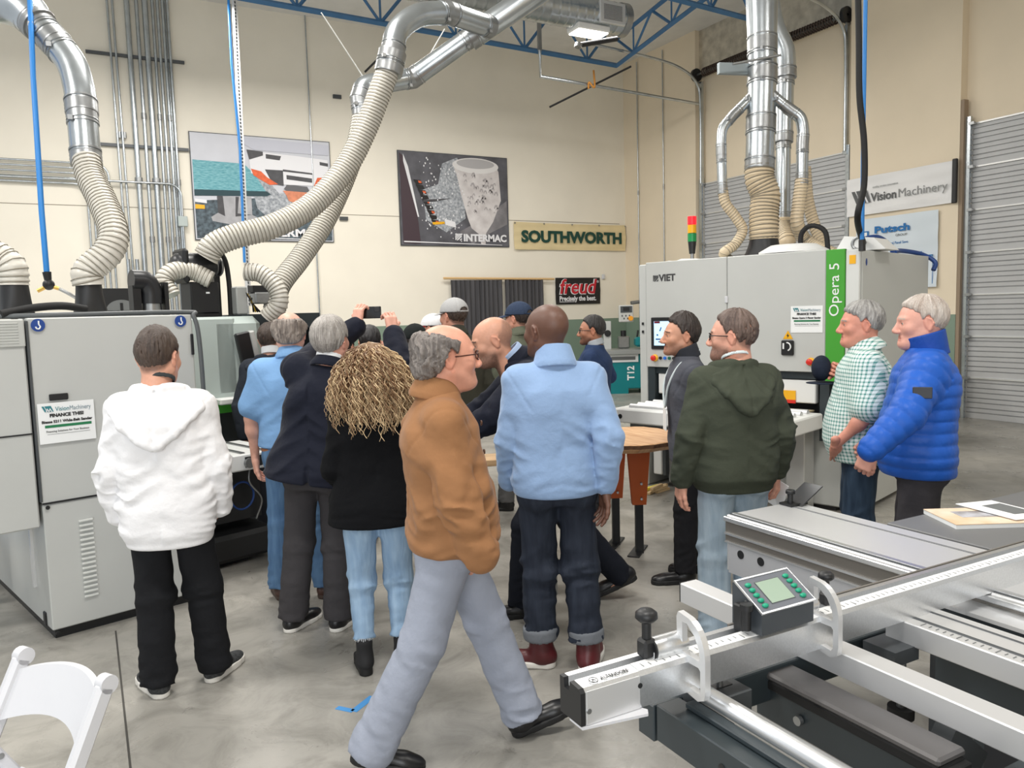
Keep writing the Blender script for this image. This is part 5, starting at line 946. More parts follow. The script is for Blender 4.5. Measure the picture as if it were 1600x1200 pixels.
# ---- head, in its own frame: x right, y forward, z up, eyes at z=0
HL_Y = [-.13, -.09, -.055, -.03, -.012, .012, .03, .05, .085, .13]; HL_Z = [-.082, -.08, -.062, -.03, .015, -.012, .035, .062, .08, .085]
def cranium(f, o=0., k=.03):
    f.ell((0, -.018, .03), (.077+o, .099+o, .088+o), k=k); f.ell((0, .028, .0), (.067+o, .072+o, .09+o), k=k); return f
def head_field(look):
    f = F(.0034); cranium(f); jw = look.get('jaw', 1.); n = look.get('nose', 1.)
    f.ell((0, .03, -.055), (.056*jw, .064, .068), k=.025)
    for s in (-1, 1):
        f.cap((s*.056*jw, -.008, -.05), (s*.02, .075, -.098), .02, .017, .03)
        f.ell((s*.042, .064, -.026), (.024, .022, .022), k=.025)
        f.ell((s*.078, -.012, -.006), (.0075, .02, .034), [[1, 0, 0], [0, .95, .3], [0, -.3, .95]], k=.006)
        f.cap((s*.083, -.022, .014), (s*.0865, -.030, -.004), .005, .005, .005); f.cap((s*.0865, -.030, -.004), (s*.081, -.014, -.034), .005, .0055, .005); f.cap((s*.083, -.022, .014), (s*.08, -.002, .022), .005, .0045, .005)
        f.ell((s*.0885, -.01, -.004), (.005, .010, .017), k=.004, mode='s')
        f.ell((s*.033, .103, .0), (.017, .015, .0105), k=.014, mode='s')
        f.ell((s*.032, .079, .0), (.0135,)*3, k=.004); f.cap((s*.019, .087, -.0078), (s*.046, .079, -.006), .0046, .0042, .006)
        f.cap((s*.017, .0865, .0064), (s*.047, .0785, .0045), .0062, .0055, .007)
        f.cap((s*.012, .093, .021), (s*.046, .079, .022), .009, .007, .014)
        f.ell((s*.0125*n, .107, -.041), (.0095, .011, .0085), k=.008)
    f.cap((0, .092, .012), (0, .106+.012*n, -.034), .0085, .0125*n, .014)
    f.ell((0, .086, -.1), (.021, .018, .017), k=.02)
    f.cap((-.02, .089, -.066), (.02, .089, -.066), .007, .007, .008); f.cap((-.017, .09, -.078), (.017, .09, -.078), .0078, .0078, .008)
    f.cap((-.024, .1, -.0722), (.024, .1, -.0722), .0032, .0032, .004, mode='s')
    if look.get('jowl'): f.ell((0, .045, -.104), (.04, .038, .026), k=.03)
    nw = look.get('neck', .057); f.cap((0, -.02, -.03), (0, -.045, -.2), nw, nw*1.06, .03)
    if look.get('beard'):
        f.ell((0, .05, -.092), (.053, .052, .04), k=.02)
    return f
def head_cols(V, look):
    x, y, z = V.T; sk = A_(lin(look['skin'])); c = np.tile(sk, (len(V), 1)); hc = A_(lin(look.get('haircol', (60, 50, 44))))
    def blend(w_, q): c[:] = c*(1-w_[:, None])+A_(q)*w_[:, None]
    blush = .55*np.clip(1-((np.abs(x)-.045)**2+(y-.06)**2+(z+.03)**2)/.001, 0, 1)*.25+np.clip(1-((y-.11)**2+x**2+(z+.035)**2)/.0006, 0, 1)*.3+np.where((np.abs(x) > .077) & (np.abs(y+.012) < .03), .3, 0)
    blend(np.clip(blush, 0, .4), sk*A_((1.0, .7, .64)))
    blend(np.where((np.abs(x) < .024-.25*np.abs(z+.072)) & (y > .085) & (np.abs(z+.072) < .012), .6, 0), sk*A_((.72, .42, .40)))
    if look.get('brow', 1): blend(np.where((np.abs(np.abs(x)-.031) < .021) & (y > .07) & (np.abs(z-.0235+.12*(np.abs(x)-.03)) < .0038), .85*look.get('brow', 1), 0), lin(look.get('browcol', look.get('haircol', (60, 50, 44)))))
    nz_ = vnoise(V*160, 2)*.5+.5
    if look.get('stub'):   # beard or stubble colour
        w_ = np.clip((-.035-z-.35*np.maximum(0, .03-y)+np.where(y < .0, -.2, 0))/.03, 0, 1)*np.clip((y+.005)/.015, 0, 1); w_ = w_*np.where((np.abs(x) < .02) & (np.abs(z+.071) < .009), 0, 1)*np.where((z > -.062) & (np.abs(x) < .025) & (z > -.05), 0, 1)
        blend(w_*look['stub']*(.7+.3*nz_), lin(look.get('beardcol', look.get('haircol', (60, 50, 44)))))
    if look.get('moust'):
        blend(np.where((np.abs(x) < .03) & (y > .08) & (np.abs(z+.057-.2*np.abs(x)*-1) < .007), look['moust'], 0), lin(look.get('beardcol', look.get('haircol'))))
    if look.get('scalp'):  # short clipped hair
        zl = np.interp(y, HL_Y, HL_Z); w_ = np.clip((z-zl)/.02, 0, 1)
        if look.get('scalp_top') is not None: w_ = w_*np.clip((np.interp(y, [-.12, -.06, 0, .1], look['scalp_top'])-z)/.03, 0, 1)
        w_ = w_*np.where((np.abs(x) > .0755) & (np.abs(y+.012) < .028) & (np.abs(z+.004) < .036), 0, 1)
        blend(w_*look['scalp']*(.75+.25*nz_), hc)
    return c
def hair_mesh(look, o_top=.018, o_side=.008, top=None, low=None, strand=.004, seed=1, h=.0042, puff=None, freq=13., curl=0.):
    """hair laid over the skull between hairlines low(y) and top(y)"""
    f = F(h); cranium(f, o_side); f.ell((0, -.012, .045), (.072+o_side, .094+o_side, .075+o_top), k=.02)
    for c, r in (puff or []): f.ell(c, r, k=.03)
    lz = low or HL_Z
    def clip(x, y, z):
        zl = np.interp(y, HL_Y, lz); d = (zl-z)*.7
        if top is not None: d = np.maximum(d, (z-np.interp(y, [-.12, -.06, 0, .1], top))*.7)
        d = np.maximum(d, -(np.sqrt((np.maximum(0, .076-np.abs(x))*1.)**2+((y+.010)/1.0)**2+((z+.006)*.62)**2)-.021)) if not look.get('coverear') else d
        q = np.sqrt((x/.073)**2+((y+.018)/.095)**2+((z-.03)/.084)**2); return np.maximum(d, (1-q)*.07)
    def st(p):
        x, y, z = p.T; ph = np.arctan2(x, y+.03); el = np.arctan2(z, np.hypot(x, y+.03)); w_ = curl*np.sin(el*9+vnoise(p*25, seed)*2.2)
        return -strand*(vnoise(np.stack([ph*freq+w_*3, el*3.5+w_, x*8], 1), seed)+.5*vnoise(np.stack([ph*freq*2.3+w_*5, el*6, z*9], 1), seed+2))
    def feather(p):
        x, y, z = p.T; t = z-np.interp(y, HL_Y, lz); t = np.minimum(t, np.interp(y, [-.12, -.06, 0, .1], top)-z) if top is not None else t; return (o_side+.007)/.03*np.maximum(0, .03-t)
    return f.mesh([st, feather], clip, 1)
def haircols(V, c1, c2, seed=1, fr=30):
    a, b = A_(lin(c1)), A_(lin(c2)); ph = np.arctan2(V[:, 0], V[:, 1]+.03); w_ = np.clip(vnoise(np.stack([ph*fr, V[:, 2]*14, V[:, 1]*9], 1), seed)*.6+.5+.35*vnoise(V*20, seed+1), 0, 1)
    return a*(1-w_[:, None])+b*w_[:, None]
# ---- hand, own frame: y along fingers, x towards the thumb for the RIGHT hand seen from its back (side=-1 mirrors), palm faces -z
def hand_mesh(curl=(.5, .6, .7, .8), thumb=(.5, .3), side=1, spread=.06, pip=1.2):
    f = F(.0031); f.cap((0, -.06, 0), (0, .0, 0), .026, .026, .01, ((0, 0, 1), .8)); 
    f.cap((-.02, .03, 0), (-.026, .078, -.002), .018, .0135, .015); f.cap((.0, .0, 0), (0, .08, .002), .024, .015, .02, ((0, 0, 1), .7)); f.cap((.016, .02, 0), (.026, .08, 0), .018, .0125, .015)
    f.cap((.024, .018, -.008), (.03, .05, -.012), .017, .012, .015)
    for i, (x, L, r) in enumerate(((.03, .98, .0088), (.01, 1.07, .009), (-.011, 1.0, .0087), (-.03, .8, .0078))):
        c = curl[i]; a = spread*(1.4-i); d = np.array([math.sin(a), math.cos(a)]); p = A_((x, .083, 0)); th = c*.75; pts = [p]
        for ln, add in ((.043*L, 0), (.027*L, c*pip), (.022*L, c*.7)):
            th += add; pts.append(pts[-1]+ln*A_((d[0]*math.cos(th), d[1]*math.cos(th), -math.sin(th))))
        f.chain(pts, [r*1.12, r, r*.93, r*.8], .005)
    b = A_((.032, .03, -.008)); a, c = thumb
    d1 = nrm((math.sin(a), math.cos(a), -.35*c)); d2 = nrm((math.sin(a)*(1-c), math.cos(a), -.9*c)); d3 = nrm((math.sin(a)*(1-1.6*c), math.cos(a), -1.1*c))
    p1 = b+.04*d1; p2 = p1+.032*d2; f.chain([b, p1, p2, p2+.024*d3], [.014, .0108, .0102, .0085], .008)
    V, Q = f.mesh(it=1)
    if side < 0: V = V*A_((-1, 1, 1)); Q = Q[:, ::-1]
    return V, Q
def hframe(o, y, back):
    """hand frame at wrist o: fingers towards y, back of the hand facing 'back'"""
    y = nrm(y); z = A_(back, float); z = nrm(z-y*(z @ y)); x = np.cross(y, z); M = np.eye(4); M[:3, 0], M[:3, 1], M[:3, 2], M[:3, 3] = x, y, z, o; return M
def rot3(yaw=0, pitch=0, roll=0):
    """yaw left+, pitch up+, roll to own right+"""
    return A_(Matrix.Rotation(yaw, 3, 'Z') @ Matrix.Rotation(pitch, 3, 'X') @ Matrix.Rotation(roll, 3, 'Y'))
BODY = [(-.08, .165, .12), (.01, .176, .125), (.11, .16, .112), (.21, .162, .114), (.33, .178, .12), (.42, .168, .112), (.46, .14, .092), (.505, .094, .074), (.54, .068, .064), (.57, .06, .058)]
class Person:
    def __init__(s, label, g, H, face, look, lean=(0, 0), twist=0., head=(0, 0, 0), headoff=(0, 0, 0), arms=None, legs=None, gw=1., belly=0., hs=1.06, hunch=0., pel=(0, 0), shw=.178):
        s.k = H/1.75; s.label = label; s.look = look; s.gw = gw; s.belly = belly
        s.g = g; s.rz = math.radians(face-90); s.pel = A_((pel[0], pel[1], .94)); s.nck = A_((pel[0]+lean[0], pel[1]+lean[1]-.015, 1.50 if abs(lean[1]) < .2 and abs(lean[0]) < .2 else .94+math.sqrt(max(.05, .56**2-lean[0]**2-lean[1]**2))))
        s.u = nrm(s.nck-s.pel); tw = math.radians(twist); s.l = nrm(A_((math.cos(tw), math.sin(tw), 0))); s.l = nrm(s.l-s.u*(s.l @ s.u)); s.n = np.cross(s.u, s.l)
        s.hd = s.nck+s.u*.085+A_((0, .028, .040))+A_(headoff); s.hs = hs; s.hR = rot3(*[math.radians(v) for v in head])
        s.sh = [s.pel+s.u*.448+s.l*q*shw for q in (-1, 1)]      # left, right shoulder
        a = arms or {}; s.el = [A_(a.get('el'+q, s.sh[i]+A_((d*.07, -.03, -.29)))) for i, (q, d) in enumerate((('L', -1), ('R', 1)))]
        s.wr = [A_(a.get('wr'+q, s.el[i]+A_((d*.0, .07, -.245)))) for i, (q, d) in enumerate((('L', -1), ('R', 1)))]
        lg = legs or {}; s.hip = [s.pel+s.l*q*.09+A_((0, 0, -.03)) for q in (-1, 1)]
        s.an = [A_(lg.get('an'+q, (d*.11, -.02, .085))) for q, d in (('L', -1), ('R', 1))]
        s.kn = [A_(lg.get('kn'+q, (s.hip[i]+s.an[i])/2+A_((0, .03, 0)))) for i, q in enumerate('LR')]
        s.foot = [lg.get('ft'+q, (d*8, 0, 0)) for q, d in (('L', -1), ('R', 1))]   # heading deg (right of forward +), pitch deg (toe up +), heel/sole lift
        s.T = np.eye(4)*s.k; s.T[3, 3] = 1; s.hands = [None, None]; s.grip = [None, None]; s.extra = []
        s.Hx = np.eye(4); s.Hx[:3, :3] = s.hR*s.hs; s.Hx[:3, 3] = s.hd; s.HT = s.T @ s.Hx
    def wl(s, P_):
        d = A_(P_, float)-A_((s.g[0], s.g[1], 0)); c, q = math.cos(-s.rz), math.sin(-s.rz); return A_((c*d[0]-q*d[1], q*d[0]+c*d[1], d[2]))/s.k
    def arm(s, i, wr, bend=(0, 0, -1.), L1=.272, L2=.25):
        """wrist at wr (own frame); elbow placed by two-bone reach, pushed towards bend"""
        S = s.sh[i]; wr = A_(wr, float); d = wr-S; D = np.linalg.norm(d)
        if D > (L1+L2)*.985: wr = S+d/D*(L1+L2)*.985; d = wr-S; D = np.linalg.norm(d)
        a = (L1*L1-L2*L2+D*D)/(2*D); hh = math.sqrt(max(1e-6, L1*L1-a*a)); u = d/D; b = A_(bend, float); b = nrm(b-u*(b @ u)); s.el[i] = S+u*a+b*hh; s.wr[i] = wr; return s
    def hand(s, i, y=None, back=None, curl=(.5, .55, .6, .65), thumb=(.45, .3), **kw):
        side = 1 if i else -1; y = (s.wr[i]-s.el[i]) if y is None else y
        back = A_((side, .0, .1)) if back is None else back
        s.hands[i] = (hframe(s.wr[i]+nrm(y)*.012, y, back), curl, thumb, side, kw); return s
    def body(s):
        f = F(.0095); rows = [(t, w_*s.gw*.93, d*s.gw*.93, 0) for t, w_, d in BODY]; f.loft(s.pel, s.u, s.l, rows, 2.3)
        hb = s.hd+s.hR @ A_((0, -.045, -.17))*s.hs; f.cap(s.nck-s.u*.03, hb, .062, .058)
        for i in (0, 1):
            f.chain([s.sh[i], s.el[i], s.wr[i]+nrm(s.wr[i]-s.el[i])*.01], [.052, .04, .0255], .03); m = s.el[i]+(s.wr[i]-s.el[i])*.3; f.ell(m, .043, k=.03)
            f.chain([s.hip[i], s.kn[i], s.an[i]], [.08, .05, .037], .03); f.cap(s.an[i], s.an[i]+A_((0, .06, -.05)), .035, .03)
        V, Q = f.mesh(it=2); Vs = [V*s.k]; Qs = [Q]; sk = A_(lin(s.look['skin'])); Cs = [np.tile(sk, (len(V), 1))]; n = len(V)
        V, Q = head_field(s.look).mesh(it=1); c = head_cols(V, s.look); V = V @ s.HT[:3, :3].T+s.HT[:3, 3]; Vs.append(V); Qs.append(Q+n); Cs.append(c); n += len(V)
        for i in (0, 1):
            if s.hands[i] is None: s.hand(i)
            M, cu, th, side, kw = s.hands[i]; V, Q = hand_mesh(cu, th, side, **kw); M = s.T @ M; c = np.tile(sk, (len(V), 1)); w_ = np.clip((V[:, 1]-.07)/.08, 0, 1)*.25; c = c*(1-w_[:, None])+sk*A_((1, .72, .66))*w_[:, None]
            Vs.append(V @ M[:3, :3].T+M[:3, 3]); Qs.append(Q+n); Cs.append(c); n += len(V)
        o = mk('person', np.concatenate(Vs), np.concatenate(Qs), SKIN, None, np.concatenate(Cs)); o.location = (s.g[0], s.g[1], 0); o.rotation_euler = (0, 0, s.rz); s.o = o
        tag(o, s.label, 'person')
        for q in (-1, 1):
            mb = MB().sphere((q*.032, .0808, .0), .0122, 10); e = mb.build('eye', EYE, o, xf=Matrix(s.HT.tolist()))
            MB().sphere((q*.0322, .0885, .0), .0062, 8).build('iris', IRIS, e, xf=Matrix(s.HT.tolist()))
        return s
    def part(s, name, VQ, m, parent=None, col=None, label=None, head=False):
        V, Q = VQ; o = mk(name, V, Q, m, parent or s.o, col, s.HT if head else s.T)
        if label: o['label'] = label
        return o
    def hp(s, p): return s.Hx[:3, :3] @ A_(p)+s.Hx[:3, 3]
    def top(s, name, m, hem=.80, ease=.02, sl=(.074, .062, .047), amp=.007, fr=20, short=None, h=.0075, flare=.0, seed=1, e=2.4, band=0., quilt=0., parts=None, hemtilt=0., disp=(), tfold=None, shpad=0., coll=True, open_=0., seam=True):
        f = F(h); g = s.gw; t0 = hem-.94; rows = []; B = A_(BODY)
        for t in sorted(set([t0, t0+.03, t0+.07, 0.0, .08, .16, .24, .33, .42, .475, .52, .56])):
            if t < t0: continue
            w_ = np.interp(t, B[:, 0], B[:, 1])*g+ease; d = np.interp(t, B[:, 0], B[:, 2])*g+ease*.9; o = 0
            if t < .3: b_ = s.belly*max(0, 1-((t-.08)/.22)**2); d += b_*.5; o += b_*.5; w_ += b_*.4
            if t < .2: w_ += flare*(.2-t)/.35; d += flare*(.2-t)/.5
            if band and t < t0+.045: w_ -= band; d -= band
            if t > .5: w_ -= ease*.35; d -= ease*.3
            rows.append((t, w_, d, o))
        f.loft(s.pel, s.u, s.l, rows, e, rnd=.01)
        f.cap(s.pel+s.u*.37+s.l*.08-s.n*.042*g, s.pel+s.u*.37-s.l*.08-s.n*.042*g, .07*g+ease*.5, k=.05)
        ds = [] if quilt else [fold_torso(tfold if tfold is not None else amp*.62, s.pel[2]+t0+.0, 1.46, seed)]
        for i in (0, 1):
            S, E_, Wr = s.sh[i], s.el[i], s.wr[i]; end = E_+(Wr-E_)*.97; Si = S-s.l*(-1, 1)[i]*.03+s.u*.0
            f.cap(s.pel+s.u*.455+s.l*(-1, 1)[i]*.05, S+s.u*(.01+shpad), .068, sl[0]*.82, .04)
            ua = nrm(E_-S); sg_ = (-1, 1)[i]
            ds.append(lambda p, S=S, ua=ua, sg_=sg_: .0045*np.exp(-(((p-S) @ (ua*.55+s.l*sg_*.85)-.012)/.0055)**2)*(((p-S) @ ua) < .1)*(((p-s.pel) @ s.l)*sg_ > .09) if seam else 0)
            if short: f.cap(Si, S+(E_-S)*short, sl[0], sl[0]*.98, .04)
            else:
                mid = Si+(E_-Si)*.45; f.cap(Si, mid, sl[0], sl[0]*.55+sl[1]*.45, .045); f.cap(mid, E_, sl[0]*.55+sl[1]*.45, sl[1], .005); f.cap(E_, end, sl[1], sl[2], .005); f.cap(end-(end-E_)*.12, end, sl[2]*.96, sl[2]*.9, .01)
                if amp:
                    ds.append(fold_limb(S, E_, amp*.75, fr*.8, lambda t: .25+.75*t*t, seed+11+i)); ds.append(fold_limb(E_, Wr, amp, fr, lambda t: np.clip(1.05-.55*t, .3, 1), seed+21+i))
        for q in (parts or []): q(f)
        if quilt:
            S_ = s
            def qf(p):
                tz = ((p-S_.pel) @ S_.u); d = .5*np.abs(np.sin(PI*(tz+.02*np.sin(p[:, 0]*9))/quilt)); out = d
                for i in (0, 1):
                    a, b, c = S_.sh[i], S_.el[i], S_.wr[i]; best = None
                    for (P0, P1, off) in ((a, b, 0), (b, c, np.linalg.norm(b-a))):
                        uu = nrm(P1-P0); L = np.linalg.norm(P1-P0); t = (p-P0) @ uu; r = np.linalg.norm(p-P0-np.clip(t, 0, L)[:, None]*uu, axis=1); mk_ = (r < sl[0]+.018) & (t > -.03) & (((p-S_.pel) @ S_.l)*(-1, 1)[i] > .13)
                        out = np.where(mk_, .5*np.abs(np.sin(PI*(t+off)/quilt)), out)
                wr = vnoise(p*A_((42, 42, 24)), 5)*.12
                return -.014*(np.power(out*2, .4)*.6+wr*.5)+.006
            ds = [qf]
        ds += list(disp); cl = None
        if hemtilt: cl = lambda x, y, z: (hem+hemtilt*y)-z
        s.topo = s.part(name, f.mesh(ds, cl, 1), m); return s.topo
    def trousers(s, m, r=(.098, .074, .064), amp=.006, waist=1.0, hem=.075, h=.0075, seed=3, stack=1., seat=1., name='trousers', knee=.9):
        f = F(h); g = s.gw; B = A_(BODY); rows = [(t, np.interp(t, B[:, 0], B[:, 1])*g*.97+.012, np.interp(t, B[:, 0], B[:, 2])*g*.97+.012) for t in (-.12, -.06, 0, waist-.94)]
        f.loft(s.pel, (s.u+A_((0, 0, 1.))), s.l, rows, 2.3, rnd=.02); ds = []
        for i in (0, 1):
            H_, K, N = s.hip[i], s.kn[i], s.an[i]; end = K+(N-K)*((np.linalg.norm(N-K)-(hem-.085))/np.linalg.norm(N-K))
            f.chain([H_+A_((0, 0, -.02)), H_+(K-H_)*.35], [r[0], r[0]*.72+r[1]*.28], .03); f.chain([H_+(K-H_)*.35, K], [r[0]*.72+r[1]*.28, r[1]], .008); f.chain([K, (K+end)/2, end], [r[1], r[1]*.45+r[2]*.57, r[2]], .008); f.ell(H_-s.n*.035*seat+A_((0, 0, -.015)), (.085*g, .085*g, .1), k=.05)
            ds += [fold_limb(H_, K, amp*.8, 11, lambda t: .35+.65*np.abs(t-.35)*1.6, seed+i, .8), fold_limb(K, N, amp*1.25*stack, 21, lambda t: .25+np.clip(1-np.abs(t-.08)*7, 0, 1)*knee+np.clip((t-.55)*2.2, 0, 1), seed+5+i, .7)]
        zc = s.pel[2]+waist-.94
        ends = [(s.kn[i]+(s.an[i]-s.kn[i])*((np.linalg.norm(s.an[i]-s.kn[i])-(hem-.085))/np.linalg.norm(s.an[i]-s.kn[i])), nrm(s.an[i]-s.kn[i]), s.kn[i]) for i in (0, 1)]
        def cl(x, y, z):
            d = -1e3
            for e_, u_, k_ in ends:
                t = (x-e_[0])*u_[0]+(y-e_[1])*u_[1]+(z-e_[2])*u_[2]; rr_ = np.sqrt((x-e_[0])**2+(y-e_[1])**2+(z-e_[2])**2); d = np.maximum(d, np.where(rr_ < .2, t, -1))
            return d
        s.tro = s.part(name, f.mesh(ds, cl, 1), m); return s.tro
    def shoes(s, m, ms, style='shoe', L=.285, sole=.03, name='shoe', toe=.0, heel=0.):
        for i in (0, 1):
            hd, pt, lf = s.foot[i]; fl = F(.0055); x = 0; hz = heel
            fl.ell((0, -.045, .05+hz), (.036, .045, .045), k=.03); fl.cap((0, -.04, .045+hz*.8), (.004, .11, .034+toe), .036, .04, .03, ((0, 0, 1), .85)); fl.ell((.004, .15, .034+toe), (.04, .06, .028), k=.03); fl.cap((0, -.02, .05+hz), (0, -.02, .11), .042, .042, .03)
            if style == 'boot': fl.cap((0, -.02, .08), (0, -.025, .195), .046, .05, .03)
            fl.fn(lambda x, y, z: (sole*.6-z)+0*x, (-1, -1, -1), (1, 1, 1), .001, 'i')
            so = F(.0055)
            def sf(x, y, z):
                t = np.clip((y+.045)/.165, 0, 1); d = np.hypot(x-.004*t, y+.045-.165*t)-(.041+.009*t); d = np.minimum(d, np.hypot(x*1.0-.004, (y-.155)*.8)-.0455); top_ = sole+np.where(y < .04, heel, 0.)
                return np.maximum(d, np.maximum(-z, z-top_))
            so.fn(sf, (-.06, -.11, 0), (.06, .23, sole+heel), .001)
            a = math.radians(hd); M = np.eye(4); R_ = A_(Matrix.Rotation(-a, 3, 'Z') @ Matrix.Rotation(math.radians(pt), 3, 'X')); M[:3, :3] = R_*(L/.285)
            piv = A_((0, -.08, 0)) if pt > 0 else A_((0, .13, 0)); base = A_((s.an[i][0], s.an[i][1], 0)) ; 
            # keep the ankle of the shoe at the ankle of the leg
            ank = A_((0, -.02, .085)); M[:3, 3] = s.an[i]-M[:3, :3] @ ank
            V1, Q1 = fl.mesh(it=1); V2, Q2 = so.mesh(it=0)
            W = V2 @ M[:3, :3].T+M[:3, 3]; M[2, 3] += -W[:, 2].min()+lf
            X = s.T @ M; o = mk(name, V1, Q1, m, s.o, None, X); mk('sole', V2, Q2, ms, o, None, X)
    def collar(s, m, r=.072, hh=.03, th=.008, tilt=-.35, dz=0., name='collar', ex=1.0, flop=0., h=.005, gap=True, cy=0., low=.022):
        c = s.nck+s.u*(.015+dz)+s.n*cy; ax = nrm(s.u+s.n*tilt*-1); l = s.l; n = np.cross(ax, l)
        f = F(h)
        def fn(x, y, z):
            X, Y, Z = x-c[0], y-c[1], z-c[2]; t = X*ax[0]+Y*ax[1]+Z*ax[2]; q = X*l[0]+Y*l[1]+Z*l[2]; d = X*n[0]+Y*n[1]+Z*n[2]
            rr_ = np.sqrt(q*q+(d/ex)**2); R_ = r-flop*np.clip(t/hh, -1, 1); v = np.maximum(np.abs(rr_-R_)-th, np.maximum(t-hh, -t-hh-low))
            if gap: v = np.maximum(v, -(np.maximum(np.abs(q)-.02-.25*np.maximum(t, 0), -d)))
            return v
        m_ = r*ex+abs(flop)+.03; f.fn(fn, c-m_, c+m_, .001); return s.part(name, f.mesh(it=2), m)
    def hood(s, m, drop=.24, wide=.165, name='hood', seed=2, h=.0062, thick=.024, ease=.03):
        f = F(h); b = s.pel+s.u*.545; n = s.n; l = s.l; u = s.u; bk = .118*s.gw+ease*.55+.014
        def sl_(x, y, z):
            X, Y, Z = x-b[0], y-b[1], z-b[2]; q = X*l[0]+Y*l[1]+Z*l[2]; t = X*u[0]+Y*u[1]+Z*u[2]; d = -(X*n[0]+Y*n[1]+Z*n[2])
            back = .052+np.clip(-t, 0, .15)/.15*(bk-.052)-1.5*q*q+.012; aq = np.abs(q)
            v = np.maximum(np.abs(d-back)-thick*(.75+.25*np.clip(-t/drop, 0, 1)), (-t-drop*(1-.62*(aq/wide)**1.3))*.8); return np.maximum(np.maximum(v, (aq-wide-.0)*.9), t-.005+.35*aq)-.006
        f.fn(sl_, b-(wide+.2), b+(wide+.2), .02)
        P0 = None
        for q in np.linspace(-1, 1, 15):     # rolled edge along the opening
            aq = abs(q)*wide; t = -drop*(1-.62*(abs(q))**1.3); back = .052+min(1, -t/.15)*(bk-.052)-1.5*aq*aq+.022; P1 = b+l*q*wide+u*t-n*back
            if P0 is not None: f.cap(P0, P1, .019, .019, .016)
            P0 = P1
        for q in (-1, 1):
            e0 = b+l*q*wide-u*drop*.38-n*(.052+.4*(bk-.052)-1.5*wide*wide+.02); f.cap(e0, b+l*q*.105+n*.02-u*.02, .022, .026, .03); f.cap(b+l*q*.105+n*.02-u*.02, b+l*q*.04+n*.10-u*.10, .026, .02, .03)
            f.cap(b+l*q*.10-n*.02, b+l*q*.03-n*.075+u*.008, .022, .024, .03)
        def cre(p):
            x = (p-b) @ l; t = (p-b) @ u; return .006*np.exp(-(x/.006)**2)*(t < 0)-.0055*(1-2.2*np.abs(vnoise(np.stack([x*7+t*3, t*14+np.abs(x)*20, t*0], 1), seed)))
        nk = s.hd+s.hR @ A_((0, -.03, -.11))*s.hs; f.cap(nk-s.u*.2, nk+s.u*.2, .066, .066, .01, mode='s')
        return s.part(name, f.mesh([cre], None, 2), m)
    def hair(s, c1, c2, seed=1, fr=30, m=None, **kw):
        V, Q = hair_mesh(s.look, seed=seed, **kw); return s.part('hair', (V, Q), m or HAIRM, None, haircols(V, c1, c2, seed, fr), head=True)
    def cap_hat(s, mc, mb_, brim=1, tiltz=0., mesh_back=None, name='cap', strap=True, logo=None):
        f = F(.0042); cranium(f, .013); f.ell((0, -.012, .05), (.083, .104, .083), k=.02)
        def cl(x, y, z):
            q = np.sqrt((x/.0775)**2+((y+.018)/.1)**2+((z-.03)/.088)**2); d = np.maximum(.03+.12*(y)*0-z, (1-q)*.07)
            if strap: d = np.maximum(d, -(np.hypot(x/1.25, (z-.035))-.032+np.where(y > -.05, 1, 0)))
            return d
        def seam(p):
            ph = np.arctan2(p[:, 0], p[:, 1]+.015); return .0022*np.exp(-((ph % (PI/3)-PI/6)/.05)**2)
        o = s.part(name, f.mesh([seam], cl, 1), mc, head=True); X = Matrix(s.HT.tolist())
        b = F(.004)
        def bf(x, y, z):
            zz = .036-1.6*x*x*2.2-.25*(y-.08)*.9; d = np.sqrt((x/.085)**2+((y-.055)/.125)**2)-1; return np.maximum(np.maximum(d*.085, .075-np.sqrt((x/1.0)**2+y*y)-0*z), np.abs(z-zz)-.003)
        b.fn(bf, (-.09, .03, -.03), (.09, .185, .05), .001); V, Q = b.mesh(it=1); mk('brim', V, Q, mb_, o, None, s.HT)
        MB().sphere((0, -.012, .134), .007, 8, (1, 1, .6)).build('button', mb_, o, xf=X)
        if strap: MB().tube([(.043*math.sin(a), -.121-.0*math.cos(a)+.012*a*a*.6, .036) for a in np.linspace(-1.1, 1.1, 9)], .007, 6).build('strap', mb_, o, xf=X)
        return o
    def glasses(s, m, lens=True):
        mb = MB()
        for q in (-1, 1):
            mb.tube([(q*(.034+.0235*math.cos(a)), .104-.008*abs(math.cos(a))*0-.006*(1 if math.cos(a)*1 > .5 else 0), .0+.017*math.sin(a)) for a in np.linspace(0, 2*PI, 17)], .0026, 6)
            mb.tube([(q*.057, .1, .006), (q*.073, .08, .006), (q*.081, .03, .004), (q*.081, -.012, .003), (q*.083, -.03, -.012)], .0026, 6)
        mb.tube([(-.011, .106, .004), (0, .11, .007), (.011, .106, .004)], .0024, 6)
        o = mb.build('glasses', m, s.o, xf=Matrix(s.HT.tolist())); return o
EYE = mat('eye white', (226, 222, 214), .2); IRIS = mat('iris brown', (44, 32, 26), .15)
